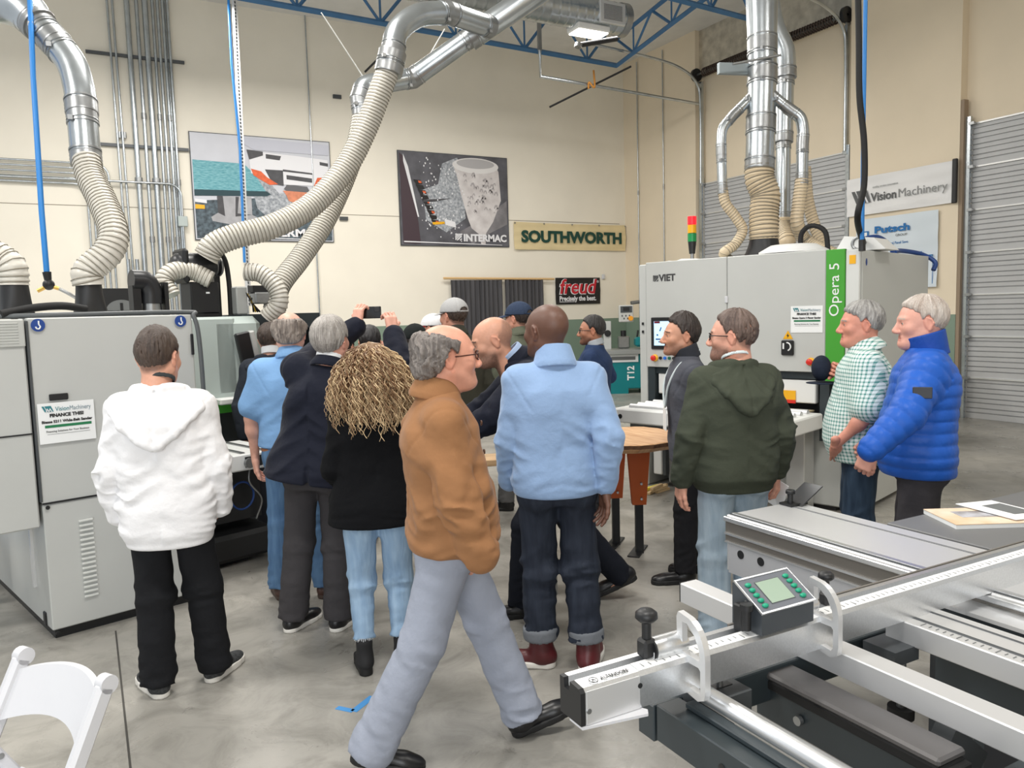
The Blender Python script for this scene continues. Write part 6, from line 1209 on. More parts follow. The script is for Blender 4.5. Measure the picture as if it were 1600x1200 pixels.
# ------------------------------------------------------------------ the visitors
def cloth(key, col, rough=.85, var=.05, scale=5, bump=.35, bscale=26, sheen=0., **kw):
    m = mat(key, col, rough, var=var, scale=scale, bump=bump, bscale=bscale, sheen=sheen, **kw)
    m.node_tree.nodes['Principled BSDF'].inputs['Specular IOR Level'].default_value = .18
    for n_ in m.node_tree.nodes:
        if n_.type == 'BUMP': n_.inputs['Distance'].default_value = .012
    return m
def denim(key, col, col2, stretch=(7, 7, 1.2)): return cloth(key, col, .8, col2=col2, scale=4, detail=8, stretch=stretch, bscale=9)
def plaid(key, base, line, step, w=.28, line2=None):
    """woven check laid on the cloth in its own coordinates"""
    m = mat(key, base, .85); nt_ = m.node_tree; b_ = nt_.nodes['Principled BSDF']; tc_ = nt_.nodes.new('ShaderNodeTexCoord'); sp = nt_.nodes.new('ShaderNodeSeparateXYZ'); nt_.links.new(tc_.outputs['Object'], sp.inputs[0])
    ma = lambda op, a, v: (lambda n_: (setattr(n_, 'operation', op), nt_.links.new(a, n_.inputs[0]), (nt_.links.new(v, n_.inputs[1]) if hasattr(v, 'node') else n_.inputs[1].__setattr__('default_value', v)), n_.outputs[0])[-1])(nt_.nodes.new('ShaderNodeMath'))
    xy = ma('ADD', sp.outputs[0], sp.outputs[1]); st = lambda a, q, ww: ma('LESS_THAN', ma('FRACT', ma('DIVIDE', ma('ADD', a, 9.), q), 0.), ww)
    tot = ma('ADD', st(xy, step*1.3, w), st(sp.outputs[2], step, w)); r_ = nt_.nodes.new('ShaderNodeValToRGB'); r_.color_ramp.interpolation = 'CONSTANT'; e_ = r_.color_ramp.elements; e_.new(.5)
    L_ = lin(line); B_ = lin(base); m_ = tuple((a+c)/2 for a, c in zip(L_, B_))
    for q, (p_, c_) in zip(e_, ((0, B_), (.33, m_), (.75, L_))): q.position = p_; q.color = (*c_, 1)
    nt_.links.new(ma('DIVIDE', tot, 2.), r_.inputs[0]); nt_.links.new(r_.outputs[0], b_.inputs['Base Color']); return m
BLKSH = mat('black shoe leather', (24, 24, 26), .35); BLKSOLE = mat('black sole', (20, 20, 21), .6); WSOLE = mat('white sole', (226, 223, 216), .55); BRSOLE = mat('brown sole', (70, 56, 48), .6)
BRSH = mat('brown shoe leather', (74, 50, 42), .45); OXB = mat('oxblood leather', (84, 30, 34), .4, var=.15, scale=9)
NAVYW = cloth('navy wool', (27, 30, 42), .85, sheen=.06); SHIRTB = cloth('light blue shirt', (168, 188, 218), .8, .03); WSHIRT = cloth('white shirt', (226, 228, 230), .8, .03)
LANY = cloth('lanyard ribbon', (206, 216, 218), .7)
def stdlegs(dx=.11, fl=10, st=0.): return dict(anL=(-dx, -.02-st/2, .085), anR=(dx, -.02+st/2, .085), ftL=(-fl, 0, 0), ftR=(fl, 0, 0))
# a young man in a white hooded sweatshirt
p = Person('person seen from behind in white hooded sweatshirt and black trousers beside the grey sander', (.295, 3.98), 1.735, 72, dict(skin=(214, 160, 136), haircol=(62, 50, 44), scalp=.75),
    head=(-14, -4, 0), legs=dict(anL=(-.1, .0, .085), anR=(.14, .12, .085), ftL=(-35, 0, 0), ftR=(22, 0, 0)), gw=.98)
p.arm(0, (-.235, .06, .80), (-.6, -1, 0)); p.arm(1, (.23, .08, .80), (.4, -1, 0)); p.hand(0, (.6, .35, -.7), (-1, 0, 0), (.1, .1, .1, .1), (.1, .1)); p.hand(1, (-.6, .35, -.7), (1, 0, 0), (.1, .1, .1, .1), (.1, .1))
p.body(); HW = cloth('white sweatshirt', (236, 236, 238), .9, .02)
p.top('hooded_sweatshirt', HW, hem=.745, ease=.042, sl=(.078, .07, .054), amp=.016, fr=26, band=.014, seed=4); p.hood(HW, .25, .185, ease=.042)
p.trousers(cloth('black jersey', (28, 29, 32)), (.092, .082, .076), .009, hem=.06); p.shoes(mat('black knit shoe', (34, 36, 38), .8, col2=(70, 72, 74), scale=90), WSOLE, sole=.034)
p.hair((58, 46, 40), (92, 76, 66), o_top=.026, o_side=.006, strand=.004); p.collar(cloth('dark grey lanyard', (60, 64, 66)), .069, .011, .004, -.45, name='lanyard', gap=False, dz=.012, low=0.)
# dark hooded jacket, mostly behind the blue polo shirt
p = Person('person with short brown hair in dark hooded jacket facing the control panel', (1.31, 6.47), 1.73, 72, dict(skin=(216, 164, 142), haircol=(58, 46, 40), scalp=.8), head=(-18, 0, 0), legs=stdlegs())
p.body(); HB = cloth('dark slate hoodie', (48, 52, 60)); p.top('hooded_jacket', HB, hem=.78, ease=.04, sl=(.085, .074, .054), seed=6, h=.009); p.hood(HB, .2, .17, ease=.04); p.collar(WSHIRT, .068, .02, .006, dz=.03, name='shirt_collar')
p.trousers(cloth('dark work trousers', (46, 48, 54)), h=.009); p.shoes(BLKSH, BLKSOLE); p.hair((56, 44, 38), (86, 70, 60), o_top=.014, o_side=.006, seed=2)
# light blue polo shirt and jeans
p = Person('person seen from behind in light blue polo shirt, brown belt and blue jeans', (1.13, 4.98), 1.81, 74, dict(skin=(222, 168, 148), haircol=(120, 110, 104)), head=(-5, 0, 0), legs=dict(anL=(-.13, .0, .085), anR=(.14, -.05, .085), ftL=(-14, 0, 0), ftR=(38, 0, 0)), gw=1.05, belly=.04)
p.arm(0, (-.25, .06, .86), (-1, -.8, 0)); p.arm(1, (.22, .18, .92), (1, -.5, 0))
p.body(); PB_ = cloth('blue pique', (124, 164, 208), .85, .03); p.top('polo_shirt', PB_, hem=.95, ease=.025, sl=(.092, .08, .06), short=.72, amp=.008, seed=8); p.collar(PB_, .074, .026, .007, -.3, flop=.012)
p.trousers(denim('mid blue denim', (72, 102, 138), (94, 126, 160)), (.096, .082, .076), .008, waist=1.0); p.shoes(BRSH, BRSOLE)
f_ = F(.006); rows = [(t, np.interp(t, [b[0] for b in BODY], [b[1] for b in BODY])*1.05+.02, np.interp(t, [b[0] for b in BODY], [b[2] for b in BODY])*1.05+.02) for t in (-.028, .010)]; f_.loft(p.pel, p.u, p.l, rows, 2.3, rnd=.004); p.part('belt', f_.mesh(it=1), mat('tan belt leather', (150, 96, 60), .5))
p.hair((104, 94, 88), (176, 164, 154), o_top=.010, o_side=.020, top=[.105, .1, .06, .05], strand=.006, seed=7, curl=.3, puff=[((0, -.085, -.02), (.07, .035, .05))])
# navy blazer, both arms raised with a phone
p = Person('person in navy blazer and grey trousers raising a phone with both hands', (1.10, 4.345), 1.77, 60, dict(skin=(222, 166, 146), haircol=(150, 144, 138), coverear=0), head=(-12, 6, 0), legs=dict(anL=(-.19, .02, .085), anR=(.07, .02, .085), ftL=(22, 0, 0), ftR=(20, 0, 0)), gw=1.0, belly=.03, lean=(.085, .02))
p.sh = [q+A_((0, .03, .06)) for q in p.sh]; p.arm(0, p.wl((1.44, 4.60, 1.715)), (-1, .3, -.6)); p.arm(1, p.wl((1.61, 4.44, 1.665)), (1, -.2, -.9))
upv = p.wl((1.4, 4.66, 1.9)); p.hand(0, (.10, .15, .9), (-.5, -.75, .1), curl=(.75, .8, .85, .9), thumb=(.75, .9)); p.hand(1, (-.14, .18, .9), (.6, -.7, .1), curl=(.75, .8, .85, .9), thumb=(.75, .9))
p.body(); SKN = dict(seed=12)
vent = lambda q: .022*np.exp(-((q[:, 0]+.01)/.012)**2)*np.clip((1.0-q[:, 2])/.05, 0, 1)*(q[:, 1] < 0)
p.top('blazer', NAVYW, hem=.865, ease=.035, sl=(.092, .078, .06), amp=.010, tfold=.012, fr=18, flare=.10, seed=12, disp=(vent,)); p.collar(NAVYW, .076, .022, .008, -.35, flop=.012); p.collar(WSHIRT, .066, .028, .005, -.3, dz=.014, name='shirt_collar')
for i in (0, 1):
    a, b = p.el[i], p.wr[i]; f_ = F(.005); f_.cap(a+(b-a)*.86, a+(b-a)*1.02, .045, .042); p.part('shirt_cuff', f_.mesh(it=1), SHIRTB)
p.trousers(cloth('grey wool', (64, 62, 64)), (.092, .082, .078), .006, hem=.07); p.shoes(BLKSH, WSOLE, sole=.026)
p.hair((134, 128, 122), (198, 192, 186), o_top=.020, o_side=.014, strand=.004, seed=3)
ph = thing('smartphone', 'black smartphone held up by the person in the navy blazer', 'phone', (1.52, 4.60, 1.795), math.radians(-32)); MB().box((0, 0, 0), (.148, .008, .072), bev=.004).build('body', mat('black phone glass', (20, 21, 24), .12, coat=.5), ph)
MB().box((.05, -.005, .018), (.03, .003, .03), bev=.0015).build('camera_bump', BLACK, ph)
# woman with long curly hair
p = Person('person with long curly blonde hair in black sweater, light jeans and black ankle boots', (1.215, 3.685), 1.635, 74, dict(skin=(226, 176, 152), haircol=(150, 116, 76)), legs=dict(anL=(-.1, .0, .13), anR=(.1, .0, .13), knL=(-.1, .04, .5), knR=(.1, .04, .5), ftL=(-8, 0, 0), ftR=(14, 0, 0)), gw=.98, hs=1.04, shw=.165)
p.arm(0, (-.15, .2, .98), (-.5, -1, -.2)); p.arm(1, (.15, .2, .98), (.5, -1, -.2))
p.body(); BK = cloth('black knit', (11, 12, 15), .9); p.top('sweater', BK, hem=.825, ease=.035, sl=(.075, .07, .052), amp=.008, flare=.07, seed=15, e=2.2)
p.trousers(denim('light blue denim', (132, 160, 190), (160, 186, 210)), (.095, .068, .052), .008, hem=.150, knee=1.4); p.shoes(mat('black suede boot', (28, 28, 30), .8), BLKSOLE, 'boot', L=.25, sole=.05, name='ankle_boot', heel=.02)
fr_ = MB(); rs = random.Random(5)
for i in (0, 1):
    K, N = p.kn[i], p.an[i]; e_ = K+(N-K)*((np.linalg.norm(N-K)-(.150-.085))/np.linalg.norm(N-K))
    for q in range(46):
        a = 2*PI*q/46; c = e_+A_((math.cos(a), math.sin(a), 0))*.051; fr_.tube([tuple(c+A_((0, 0, .012))), tuple(c+A_((rs.uniform(-.003, .003), rs.uniform(-.003, .003), -.012*rs.random())))], .0016, 4)
fr_.build('frayed_hem', mat('frayed cotton', (222, 226, 230), .9), p.tro, xf=Matrix(p.T.tolist()))['kind'] = 'stuff'
f_ = F(.008); f_.ell((0, -.02, .03), (.1, .115, .105)); f_.ell((0, -.05, -.1), (.135, .1, .14), k=.06); f_.ell((0, -.06, -.2), (.16, .085, .11), k=.06)
V, Q = f_.mesh([lambda q: .012*vnoise(q*45, 3)], lambda x, y, z: np.where((y > .03) & (z < .06), np.minimum(y-.03, .06-z), -.1), 1)
ho = p.part('hair', (V, Q), HAIRM, None, haircols(V, (112, 84, 56), (164, 126, 84), 2, 30), head=True)
rs = np.random.RandomState(11); VV = []; QQ = []; CC = []; nb = 0
for q in range(1250):
    z0 = rs.uniform(-.25, 1)**1; ph_ = rs.uniform(0, 2*PI); st_ = math.sqrt(max(0, 1-z0*z0)); d = A_((st_*math.cos(ph_), st_*math.sin(ph_), z0))
    if d[1] > .45 and d[2] < .75: continue
    root = A_((0, -.02, .035))+d*A_((.088, .1, .098)); L = rs.uniform(.2, .37)*(1. if z0 > 0 else .8); n = 44; t = np.linspace(0, 1, n)
    out = A_((d[0], min(d[1], .1)-.12, 0)); out = out/(np.linalg.norm(out)+1e-6); bulge = .04+.075*rs.rand()
    C_ = root+np.outer(np.sin(np.minimum(t*1.5, 1)*PI/2)*bulge+t*.03, out)+np.outer(np.maximum(0, d[2])*np.sin(t*PI)*.02, A_((0, 0, 1)))-np.outer((t**1.25)*L, A_((0, 0, 1)))
    w0 = rs.uniform(9, 15); a0 = rs.uniform(0, 6.28); rad = rs.uniform(.005, .011)*np.minimum(1, t*4); C_ = C_+np.stack([rad*np.cos(a0+t*w0*2*PI*L*1.6), rad*np.sin(a0+t*w0*2*PI*L*1.6), 0*t], 1)
    tg = np.gradient(C_, axis=0); tg /= np.linalg.norm(tg, axis=1)[:, None]+1e-9; u_ = np.cross(tg, A_((.2, .9, .3))); u_ /= np.linalg.norm(u_, axis=1)[:, None]; v_ = np.cross(tg, u_); r_ = .0032*(1-.5*t)
    ring = np.stack([C_+(u_*math.cos(a)+v_*math.sin(a))*r_[:, None] for a in (0, 2.09, 4.19)], 1).reshape(-1, 3)
    VV.append(ring); i_ = np.arange(n-1)[:, None]*3; QQ.append(np.concatenate([np.concatenate([i_+a, i_+(a+1) % 3, i_+3+(a+1) % 3, i_+3+a], 1) for a in range(3)])+nb); nb += n*3
    k_ = np.clip(rs.rand()*.8+.5*(1-t), 0, 1) if 0 else np.clip(1.15*rs.rand()**1.3*np.ones(n)+.3*t-.2, 0, 1); cc = A_(lin((116, 80, 50)))*(1-k_)[:, None]+A_(lin((236, 208, 164)))*k_[:, None]; CC.append(np.repeat(cc, 3, 0))
cu_ = mk('curl', np.concatenate(VV), np.concatenate(QQ), mat_attr('curly hair', .4, 0, .12, 40, .05), ho, np.concatenate(CC), p.HT); cu_['kind'] = 'stuff'
# heads of three visitors beyond
for lab, g, H, fc, hc, cl_, hy in (('person with neat dark hair standing just beyond the curly blonde hair', (2.02, 6.13), 1.685, 76, ((26, 24, 26), (56, 54, 56)), (58, 60, 66), 0), ('person with dark wavy hair half hidden behind the raised navy sleeve', (1.74, 5.93), 1.655, 62, ((40, 33, 30), (74, 62, 56)), (40, 42, 48), -15)):
    p = Person(lab, g, H, fc, dict(skin=(206, 150, 124), haircol=hc[0], scalp=.7), head=(hy, 0, 0), legs=stdlegs()); p.body(); p.top('shirt', cloth('dark shirt %d' % cl_[0], cl_), hem=.8, ease=.03, h=.01, seed=20); p.collar(cloth('dark shirt %d' % cl_[0], cl_), .07, .02, .006, flop=.008)
    p.trousers(cloth('dark work trousers', (46, 48, 54)), h=.01); p.shoes(BLKSH, BLKSOLE); p.hair(hc[0], hc[1], o_top=.018, o_side=.008, seed=4)
# black cap and checked flannel shirt
p = Person('person in black cap and navy and white checked flannel shirt', (2.2, 5.6), 1.69, 72, dict(skin=(210, 152, 128), haircol=(40, 34, 32), scalp=.8), head=(8, 2, 0), legs=stdlegs()); p.arm(1, (.2, .2, .95), (1, -.4, 0))
p.body(); FL = plaid('checked flannel', (34, 42, 58), (206, 210, 216), .085, .16); p.top('flannel_shirt', FL, hem=.8, ease=.04, h=.009, seed=22); p.collar(FL, .072, .024, .007, flop=.01)
p.trousers(denim('dark denim', (40, 48, 60), (62, 70, 84)), h=.009); p.shoes(BLKSH, BLKSOLE, 'boot'); p.hair((40, 34, 32), (60, 52, 48), o_top=.004, o_side=.006); BC = cloth('black cap cotton', (28, 32, 32), .9); p.cap_hat(BC, BC)
# red and white cap, filming with a phone
p = Person('person in white and red cap holding up a phone, half hidden by the grey cap', (2.88, 6.85), 1.76, 128, dict(skin=(214, 158, 136), haircol=(60, 48, 42), scalp=.8), legs=stdlegs()); p.arm(0, (-.08, .48, 1.40), (-.6, 0, -1)); p.arm(1, (.06, .48, 1.40), (.6, 0, -1)); p.hand(0, (.1, .4, .9), (-1, 0, 0), (.8, .9, 1, 1), (.7, .8)); p.hand(1, (-.1, .4, .9), (1, 0, 0), (.8, .9, 1, 1), (.7, .8))
p.body(); p.top('jacket', cloth('charcoal jacket', (60, 62, 66)), hem=.8, ease=.04, h=.01, seed=23); p.trousers(cloth('dark work trousers', (46, 48, 54)), h=.01); p.shoes(BLKSH, BLKSOLE); p.cap_hat(cloth('white cap mesh', (226, 226, 228), .9), cloth('red cap brim', (206, 40, 48), .8)); p.hair((60, 48, 42), (80, 66, 58), o_top=.002, o_side=.005)
hp_ = (p.wr[0]+p.wr[1])/2+A_((0, .035, .06)); Wd = Matrix.Rotation(p.rz, 3, 'Z') @ Vector(hp_*p.k)
ph = thing('smartphone', 'phone with lit screen held up by the person in the white and red cap', 'phone', (p.g[0]+Wd.x, p.g[1]+Wd.y, Wd.z), p.rz); MB().box((0, 0, 0), (.15, .008, .074), bev=.004).build('body', mat('black phone glass', (20, 21, 24), .12, coat=.5), ph); MB().box((0, -.005, 0), (.138, .002, .066)).build('screen', mat('lit phone screen', (150, 168, 200), .3, emit=.6), ph)
# grey trucker cap
p = Person('person in light grey mesh cap and dark olive jacket near the curtains', (2.72, 6.02), 1.885, 92, dict(skin=(206, 150, 128), haircol=(60, 48, 42), scalp=.85), head=(16, 0, 0), legs=stdlegs(), gw=1.05)
p.body(); OJ = cloth('dark olive canvas', (66, 66, 58)); p.top('jacket', OJ, hem=.78, ease=.045, h=.009, seed=24); p.collar(OJ, .076, .03, .008, flop=.012); p.trousers(cloth('dark work trousers', (46, 48, 54)), h=.009); p.shoes(BLKSH, BLKSOLE, 'boot'); p.hair((60, 48, 42), (84, 70, 62), o_top=.002, o_side=.005); p.cap_hat(cloth('grey cap mesh', (176, 176, 176), .9, bscale=200), cloth('grey cap brim', (168, 168, 168), .8))
# navy cap, olive shirt jacket
p = Person('person in navy cap, olive jacket and grey trousers seen from behind', (3.40, 6.14), 1.845, 92, dict(skin=(206, 150, 128), haircol=(44, 36, 34), scalp=.85), head=(24, 0, 0), legs=dict(anL=(-.16, .02, .085), anR=(.1, .0, .085), ftL=(-50, 0, 0), ftR=(10, 0, 0)))
p.body(); OS = cloth('olive canvas', (92, 96, 82)); p.top('jacket', OS, hem=.78, ease=.045, h=.009, seed=25); p.collar(OS, .076, .03, .008, flop=.012); p.trousers(cloth('grey work trousers', (98, 98, 98)), h=.009); p.shoes(BLKSH, BLKSOLE, 'boot'); p.hair((44, 36, 34), (66, 56, 52), o_top=.002, o_side=.006); NC = cloth('navy cap cotton', (52, 64, 86), .9); p.cap_hat(NC, NC)
# tan jacket, walking
p = Person('person walking to the right in tan suede jacket and grey trousers, hand in pocket', (1.20, 2.80), 1.735, -16, dict(skin=(220, 158, 134), haircol=(112, 102, 96), jowl=1, browcol=(120, 110, 100), stub=.12),
    head=(8, 2, 0), headoff=(0, .02, 0), gw=1.0, belly=.06, legs=dict(knR=(.085, -.12, .52), anR=(.07, -.33, .12), knL=(-.095, .16, .53), anL=(-.08, .30, .115), ftR=(2, -16, .0), ftL=(-4, 16, .0)))
p.arm(1, (.235, .11, .835), (.4, -1, 0)); p.arm(0, (-.205, .12, .90), (-.6, -1, 0)); p.hand(1, (-.78, .1, -.62), (.75, .1, -.65), (.1, .1, .1, .1), (.0, .1))
p.body(); TAN = cloth('tan suede', (150, 108, 74), .9, .06, 4, .3, 20, sheen=.08)
p.top('jacket', TAN, hem=.885, ease=.035, sl=(.082, .074, .068), amp=.017, fr=19, seed=9); p.collar(TAN, .078, .034, .009, -.25, flop=.012, ex=1.05)
for q in range(5): MB().lathe([(.001, .006), (.009, .006), (.011, .003), (.011, 0)], (0, 0, 0), 12, Matrix.Rotation(-PI/2, 3, 'X')).build('button', mat('brown horn button', (82, 52, 34), .4), p.topo, xf=Matrix(p.T.tolist()) @ Matrix.Translation((.012, (.150, .158, .176, .188, .178)[q], 1.36-.115*q)))
p.trousers(cloth('grey chino', (150, 156, 170), .8), (.1, .086, .082), .011, hem=.06, knee=.5, h=.007); p.shoes(BLKSH, BLKSOLE)
p.hair((92, 84, 80), (150, 142, 136), o_top=.008, o_side=.022, top=[.125, .11, .085, .06], strand=.009, seed=5, curl=.6, low=[-.1, -.1, -.08, -.045, .015, -.012, .035, .05, .06, .06], puff=[((0, -.088, -.035), (.075, .05, .055))])
p.glasses(mat('tortoise frame', (70, 34, 24), .25))
# bearded man in a navy blazer leaning over the table
p = Person('bearded person with shaved head in navy blazer leaning over the wooden table', (2.42, 3.90), 1.83, 158, dict(skin=(206, 152, 126), haircol=(70, 60, 56), scalp=.5, scalp_top=[.2, .06, .02, -.05], stub=.75, beardcol=(64, 50, 44), moust=.6, beard=1), lean=(.0, .26), head=(0, -16, 0), headoff=(0, .06, -.01), pel=(0, .0),
    legs=dict(anL=(-.08, .26, .085), knL=(-.1, .22, .52), anR=(.09, -.36, .13), knR=(.1, -.06, .5), ftL=(-5, 0, 0), ftR=(8, -24, 0)), gw=1.0)
p.arm(0, (-.16, .62, 1.02), (-.4, .2, -1)); p.arm(1, (.16, .62, 1.04), (.4, .2, -1)); p.hand(0, None, (-.3, .2, 1), (.3, .3, .35, .4)); p.hand(1, None, (.3, .2, 1), (.3, .3, .35, .4))
p.body(); p.top('blazer', NAVYW, hem=.82, ease=.04, sl=(.086, .074, .056), amp=.010, seed=31); p.collar(NAVYW, .078, .024, .008, -.4, flop=.014); p.collar(SHIRTB, .068, .03, .006, -.35, dz=.016, name='shirt_collar')
p.trousers(cloth('navy trousers', (22, 25, 33)), (.1, .08, .068), .007); p.shoes(BLKSH, BLKSOLE)
# light blue fleece
p = Person('person with shaved head in light blue fleece, dark jeans and oxblood boots', (1.975, 3.23), 1.81, 70, dict(skin=(104, 72, 58), haircol=(56, 42, 38), scalp=.12), head=(30, 2, 0), legs=dict(anL=(-.085, .05, .085), anR=(.13, -.03, .085), ftL=(-72, 0, 0), ftR=(22, 0, 0)), gw=.99, belly=.0, hs=1.05, headoff=(-.03, 0, 0))
p.arm(1, p.wl((2.15, 3.07, .93)), (.3, -1, 0)); p.arm(0, (-.205, .14, .88), (-.4, -1, 0)); p.hand(0, (.6, .5, -.6), (-1, 0, 0), (.1, .1, .1, .1), (.1, .1)); p.hand(1, (0, .1, -1), (1, .3, 0), (.3, .35, .4, .45))
p.body(); FB = cloth('light blue fleece', (140, 167, 204), .95, .02, sheen=.3); p.top('fleece_pullover', FB, hem=.865, ease=.035, sl=(.084, .072, .05), amp=.010, seed=33); p.collar(FB, .08, .042, .010, -.25, flop=.012, gap=True)
p.trousers(denim('raw denim', (36, 41, 52), (48, 54, 66)), (.091, .079, .074), .012, hem=.165, stack=1.3); p.shoes(OXB, WSOLE, 'boot', L=.31, sole=.03, name='boot')
for i in (0, 1):
    K, N = p.kn[i], p.an[i]; u_ = nrm(N-K); e_ = K+u_*(np.linalg.norm(N-K)-.08); f_ = F(.006); f_.cap(e_-u_*.022, e_+u_*.012, .086, .084, flat=(tuple(u_), .45)); f_.cap(e_-u_*.04, e_+u_*.04, .074, .074, .002, mode='s'); p.part('turned_up_cuff', f_.mesh(it=1), cloth('denim reverse', (112, 116, 122)), p.tro)
# navy sweater, glasses
p = Person('person with glasses and dark goatee in navy sweater near the teal machine', (3.96, 5.80), 1.71, 134, dict(skin=(176, 122, 96), haircol=(28, 25, 25), scalp=.7, stub=.7, moust=.8, beardcol=(30, 26, 26)), head=(10, 0, 0), legs=stdlegs())
p.arm(1, (.33, .16, 1.18), (.4, -1, -.5)); p.hand(1, (1, .5, .1), (0, 0, -1), (.3, .3, .35, .4))
p.body(); NV = cloth('navy knit', (44, 60, 92)); p.top('sweater', NV, hem=.82, ease=.035, h=.009, seed=35); p.collar(cloth('striped collar', (170, 176, 182)), .07, .018, .007, dz=.01); p.trousers(cloth('dark work trousers', (46, 48, 54)), h=.009); p.shoes(BLKSH, BLKSOLE); p.hair((28, 25, 25), (52, 48, 48), o_top=.02, o_side=.006, seed=6); p.glasses(BLACK)
# grey softshell with lanyard
p = Person('smiling person with dark hair in charcoal jacket with a white lanyard badge', (3.42, 3.90), 1.715, 152, dict(skin=(206, 150, 122), haircol=(40, 32, 30), scalp=.6, stub=.5, moust=.35, nose=1.1), head=(4, 2, 0), lean=(0, .05), legs=dict(anL=(-.09, .07, .085), anR=(.1, -.09, .085), ftL=(-6, 0, 0), ftR=(6, 0, 0)))
p.arm(0, (-.2, -.02, .88), (-.4, -1, 0)); p.arm(1, (.15, -.1, .92), (.4, -1, 0))
p.body(); GS = cloth('charcoal softshell', (84, 86, 94)); p.top('jacket', GS, hem=.80, ease=.03, sl=(.082, .07, .052), seed=37); p.collar(cloth('dark collar', (54, 56, 62)), .076, .034, .008, -.3, dz=.01); p.trousers(cloth('black trousers', (32, 32, 35)), (.095, .078, .07), h=.008); p.shoes(BLKSH, BLKSOLE); p.hair((38, 30, 28), (70, 58, 52), o_top=.036, o_side=.008, seed=8, strand=.006)
lan = thing('lanyard_badge', 'white conference badge on a pale ribbon round the charcoal jacket', 'badge', (p.g[0], p.g[1], 0), p.rz)
tx = Matrix(p.T.tolist()); MB().tube(spline([(.05, .0, 1.51), (.085, .11, 1.43), (.06, .17, 1.3), (.0, .175, 1.16), (-.075, .17, 1.3), (-.1, .11, 1.43), (-.06, .0, 1.51), (-.02, -.05, 1.53)], 5), .008, 5).build('ribbon', LANY, lan, xf=tx); MB().box((0, .178, 1.08), (.1, .004, .15), bev=.002).build('badge_card', PAPER, lan, xf=tx)
# olive hooded sweatshirt
p = Person('person with glasses in dark olive hooded sweatshirt and pale jeans seen from behind', (2.93, 3.02), 1.745, 72, dict(skin=(216, 160, 138), haircol=(84, 68, 60), scalp=.6, stub=.8, beard=1, beardcol=(72, 58, 52), moust=.7), head=(52, 0, 0), legs=dict(anL=(-.11, .0, .085), anR=(.11, .02, .085), ftL=(-10, 0, 0), ftR=(12, 0, 0)), gw=1.04, belly=.02)
p.arm(0, (-.28, .03, .86), (-.5, -1, 0)); p.arm(1, (.265, .05, .89), (.4, -1, 0)); p.hand(1, (.15, .2, -1), (1, -.2, 0), (.7, .8, .9, .95), (.3, .6))
p.body(); OH = cloth('dark olive fleece', (66, 71, 60), .92); p.top('hooded_sweatshirt', OH, hem=.83, ease=.042, sl=(.086, .076, .054), amp=.012, fr=26, band=.016, seed=39); p.hood(OH, .23, .15, ease=.042); p.collar(LANY, .069, .009, .0035, -.5, name='lanyard', gap=False, dz=.004, low=0.)
p.trousers(denim('pale denim', (148, 167, 183), (170, 187, 200)), (.096, .084, .078), .008); p.shoes(BRSH, WSOLE); p.hair((78, 62, 56), (122, 102, 92), o_top=.018, o_side=.006, seed=9, strand=.006); p.glasses(BLACK)
M = p.T; wp = p.wr[1]+A_((.03, .03, -.13)); Wd = Matrix.Rotation(p.rz, 3, 'Z') @ Vector(wp*p.k)
tag(MB().box((0, 0, 0), (.004, .11, .15), R=Matrix.Rotation(.3, 3, 'X')).build('folded_paper', PAPER), 'folded white paper held by the person in the olive sweatshirt', 'paper').location = (p.g[0]+Wd.x, p.g[1]+Wd.y, Wd.z)
# green checked shirt
p = Person('grey-haired person in green checked short-sleeved shirt and dark jeans', (4.09, 3.15), 1.77, 132, dict(skin=(218, 150, 128), haircol=(140, 138, 134), jowl=1, neck=.062), head=(8, 0, 0), legs=stdlegs(.12), gw=1.06, belly=.06)
p.arm(0, (-.225, .15, .94), (-.4, -1, 0)); p.arm(1, p.wl((4.15, 3.36, 1.36)), (.6, -.3, -.8)); p.hand(0, (.75, -.1, -.8), (-1, 0, 0), (.15, .15, .15, .15), (.2, .2)); p.hand(1, (-.5, .3, .1), (.3, .8, .3), (.9, 1, 1, 1))
p.body(); GP = plaid('green gingham', (226, 236, 232), (70, 140, 132), .022, .4); p.top('checked_shirt', GP, hem=.82, ease=.035, sl=(.094, .088, .06), short=.86, amp=.007, seed=41); p.collar(GP, .08, .03, .007, -.35, flop=.02)
p.trousers(denim('dark blue denim', (36, 50, 66), (54, 70, 88)), (.098, .084, .078), .008); p.shoes(BRSH, BRSOLE); p.hair((122, 120, 118), (196, 194, 190), o_top=.018, o_side=.012, seed=10, low=[-.06, -.06, -.05, -.03, .015, -.005, .03, .04, .06, .07], strand=.006)
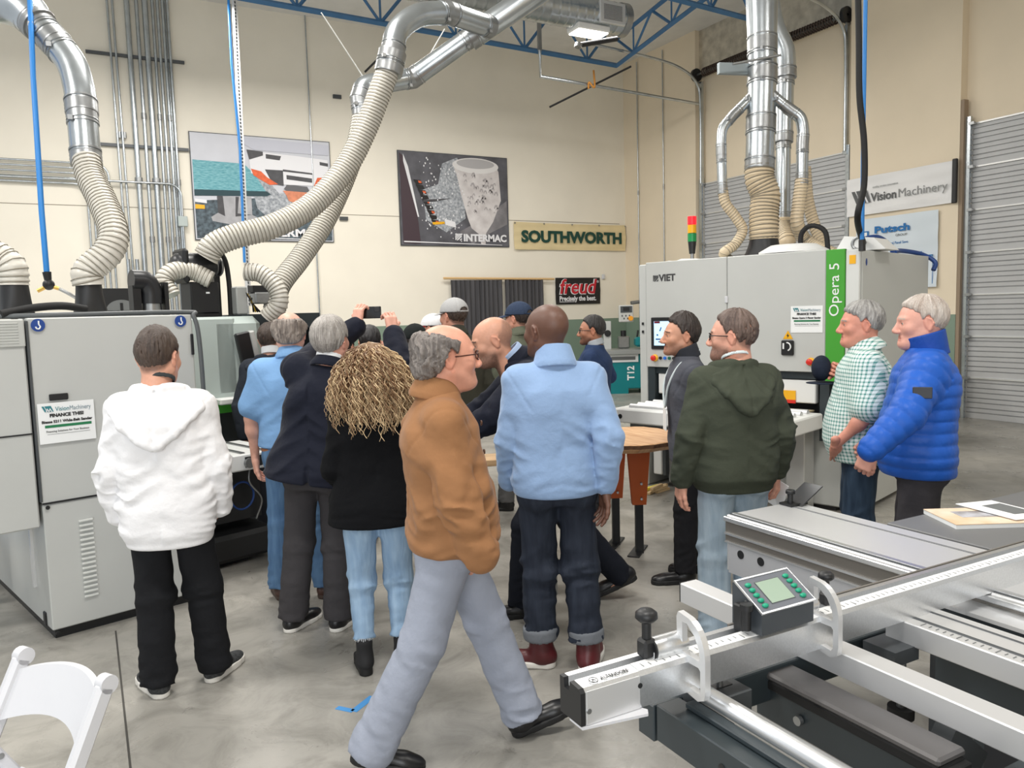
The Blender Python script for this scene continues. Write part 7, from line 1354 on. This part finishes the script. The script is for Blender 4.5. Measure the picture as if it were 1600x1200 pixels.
hw = p.wr[1]+nrm(A_((-.5, .6, .1)))*.1; Wd = Matrix.Rotation(p.rz, 3, 'Z') @ Vector(hw*p.k); gh = (p.g[0]+Wd.x, p.g[1]+Wd.y, Wd.z)
hat = thing('baseball_cap', 'navy cap held against the chest of the person in the green checked shirt', 'cap', gh, p.rz); NC2 = cloth('navy held cap', (36, 42, 56), .9); MB().sphere((0, .03, 0), .08, 14, (1, .75, 1)).build('crown', NC2, hat); MB().lathe([(.001, 0), (.06, .004), (.1, .0), (.1, -.004), (.001, -.004)], (0, .02, -.09), 20).build('brim', NC2, hat)
# blue quilted jacket
p = Person('white-haired person in bright blue quilted jacket and charcoal trousers', (3.88, 2.62), 1.79, 128, dict(skin=(222, 164, 146), haircol=(190, 176, 164), jowl=1, neck=.06), head=(12, -2, 0), legs=stdlegs(.12), gw=1.06, belly=.06, hs=1.08)
p.arm(0, p.wl((3.36, 2.55, 1.03)), (-.4, -1, 0)); p.arm(1, (.26, .2, .98), (.6, -1, 0)); p.hand(0, (.1, .35, -1), (-1, .2, 0), (1., 1.1, 1.15, 1.2), (.25, .8))
p.body(); PU = cloth('blue quilted nylon', (40, 92, 184), .42, .03, 6, .4, 18); p.top('quilted_jacket', PU, hem=.84, ease=.045, sl=(.098, .088, .062), seed=43, quilt=.06, h=.0068); p.collar(cloth('blue collar nylon', (34, 74, 156), .5), .086, .052, .013, -.3, flop=-.004)
Tm = Matrix(p.T.tolist()); e_ = p.sh[0]+(p.el[0]-p.sh[0])*.45; MB().box((0, 0, 0), (.006, .085, .055), bev=.003).build('sleeve_patch', mat('black patch', (46, 48, 52), .5), p.topo, xf=Tm @ Matrix.Translation(e_+A_((-.108, -.01, 0))))
p.trousers(cloth('charcoal cargo', (70, 68, 72)), (.1, .09, .084), .012); p.shoes(BLKSH, BLKSOLE); p.hair((180, 164, 152), (222, 214, 206), o_top=.014, o_side=.008, seed=11, low=[-.07, -.07, -.055, -.03, .015, -.005, .03, .05, .07, .08])
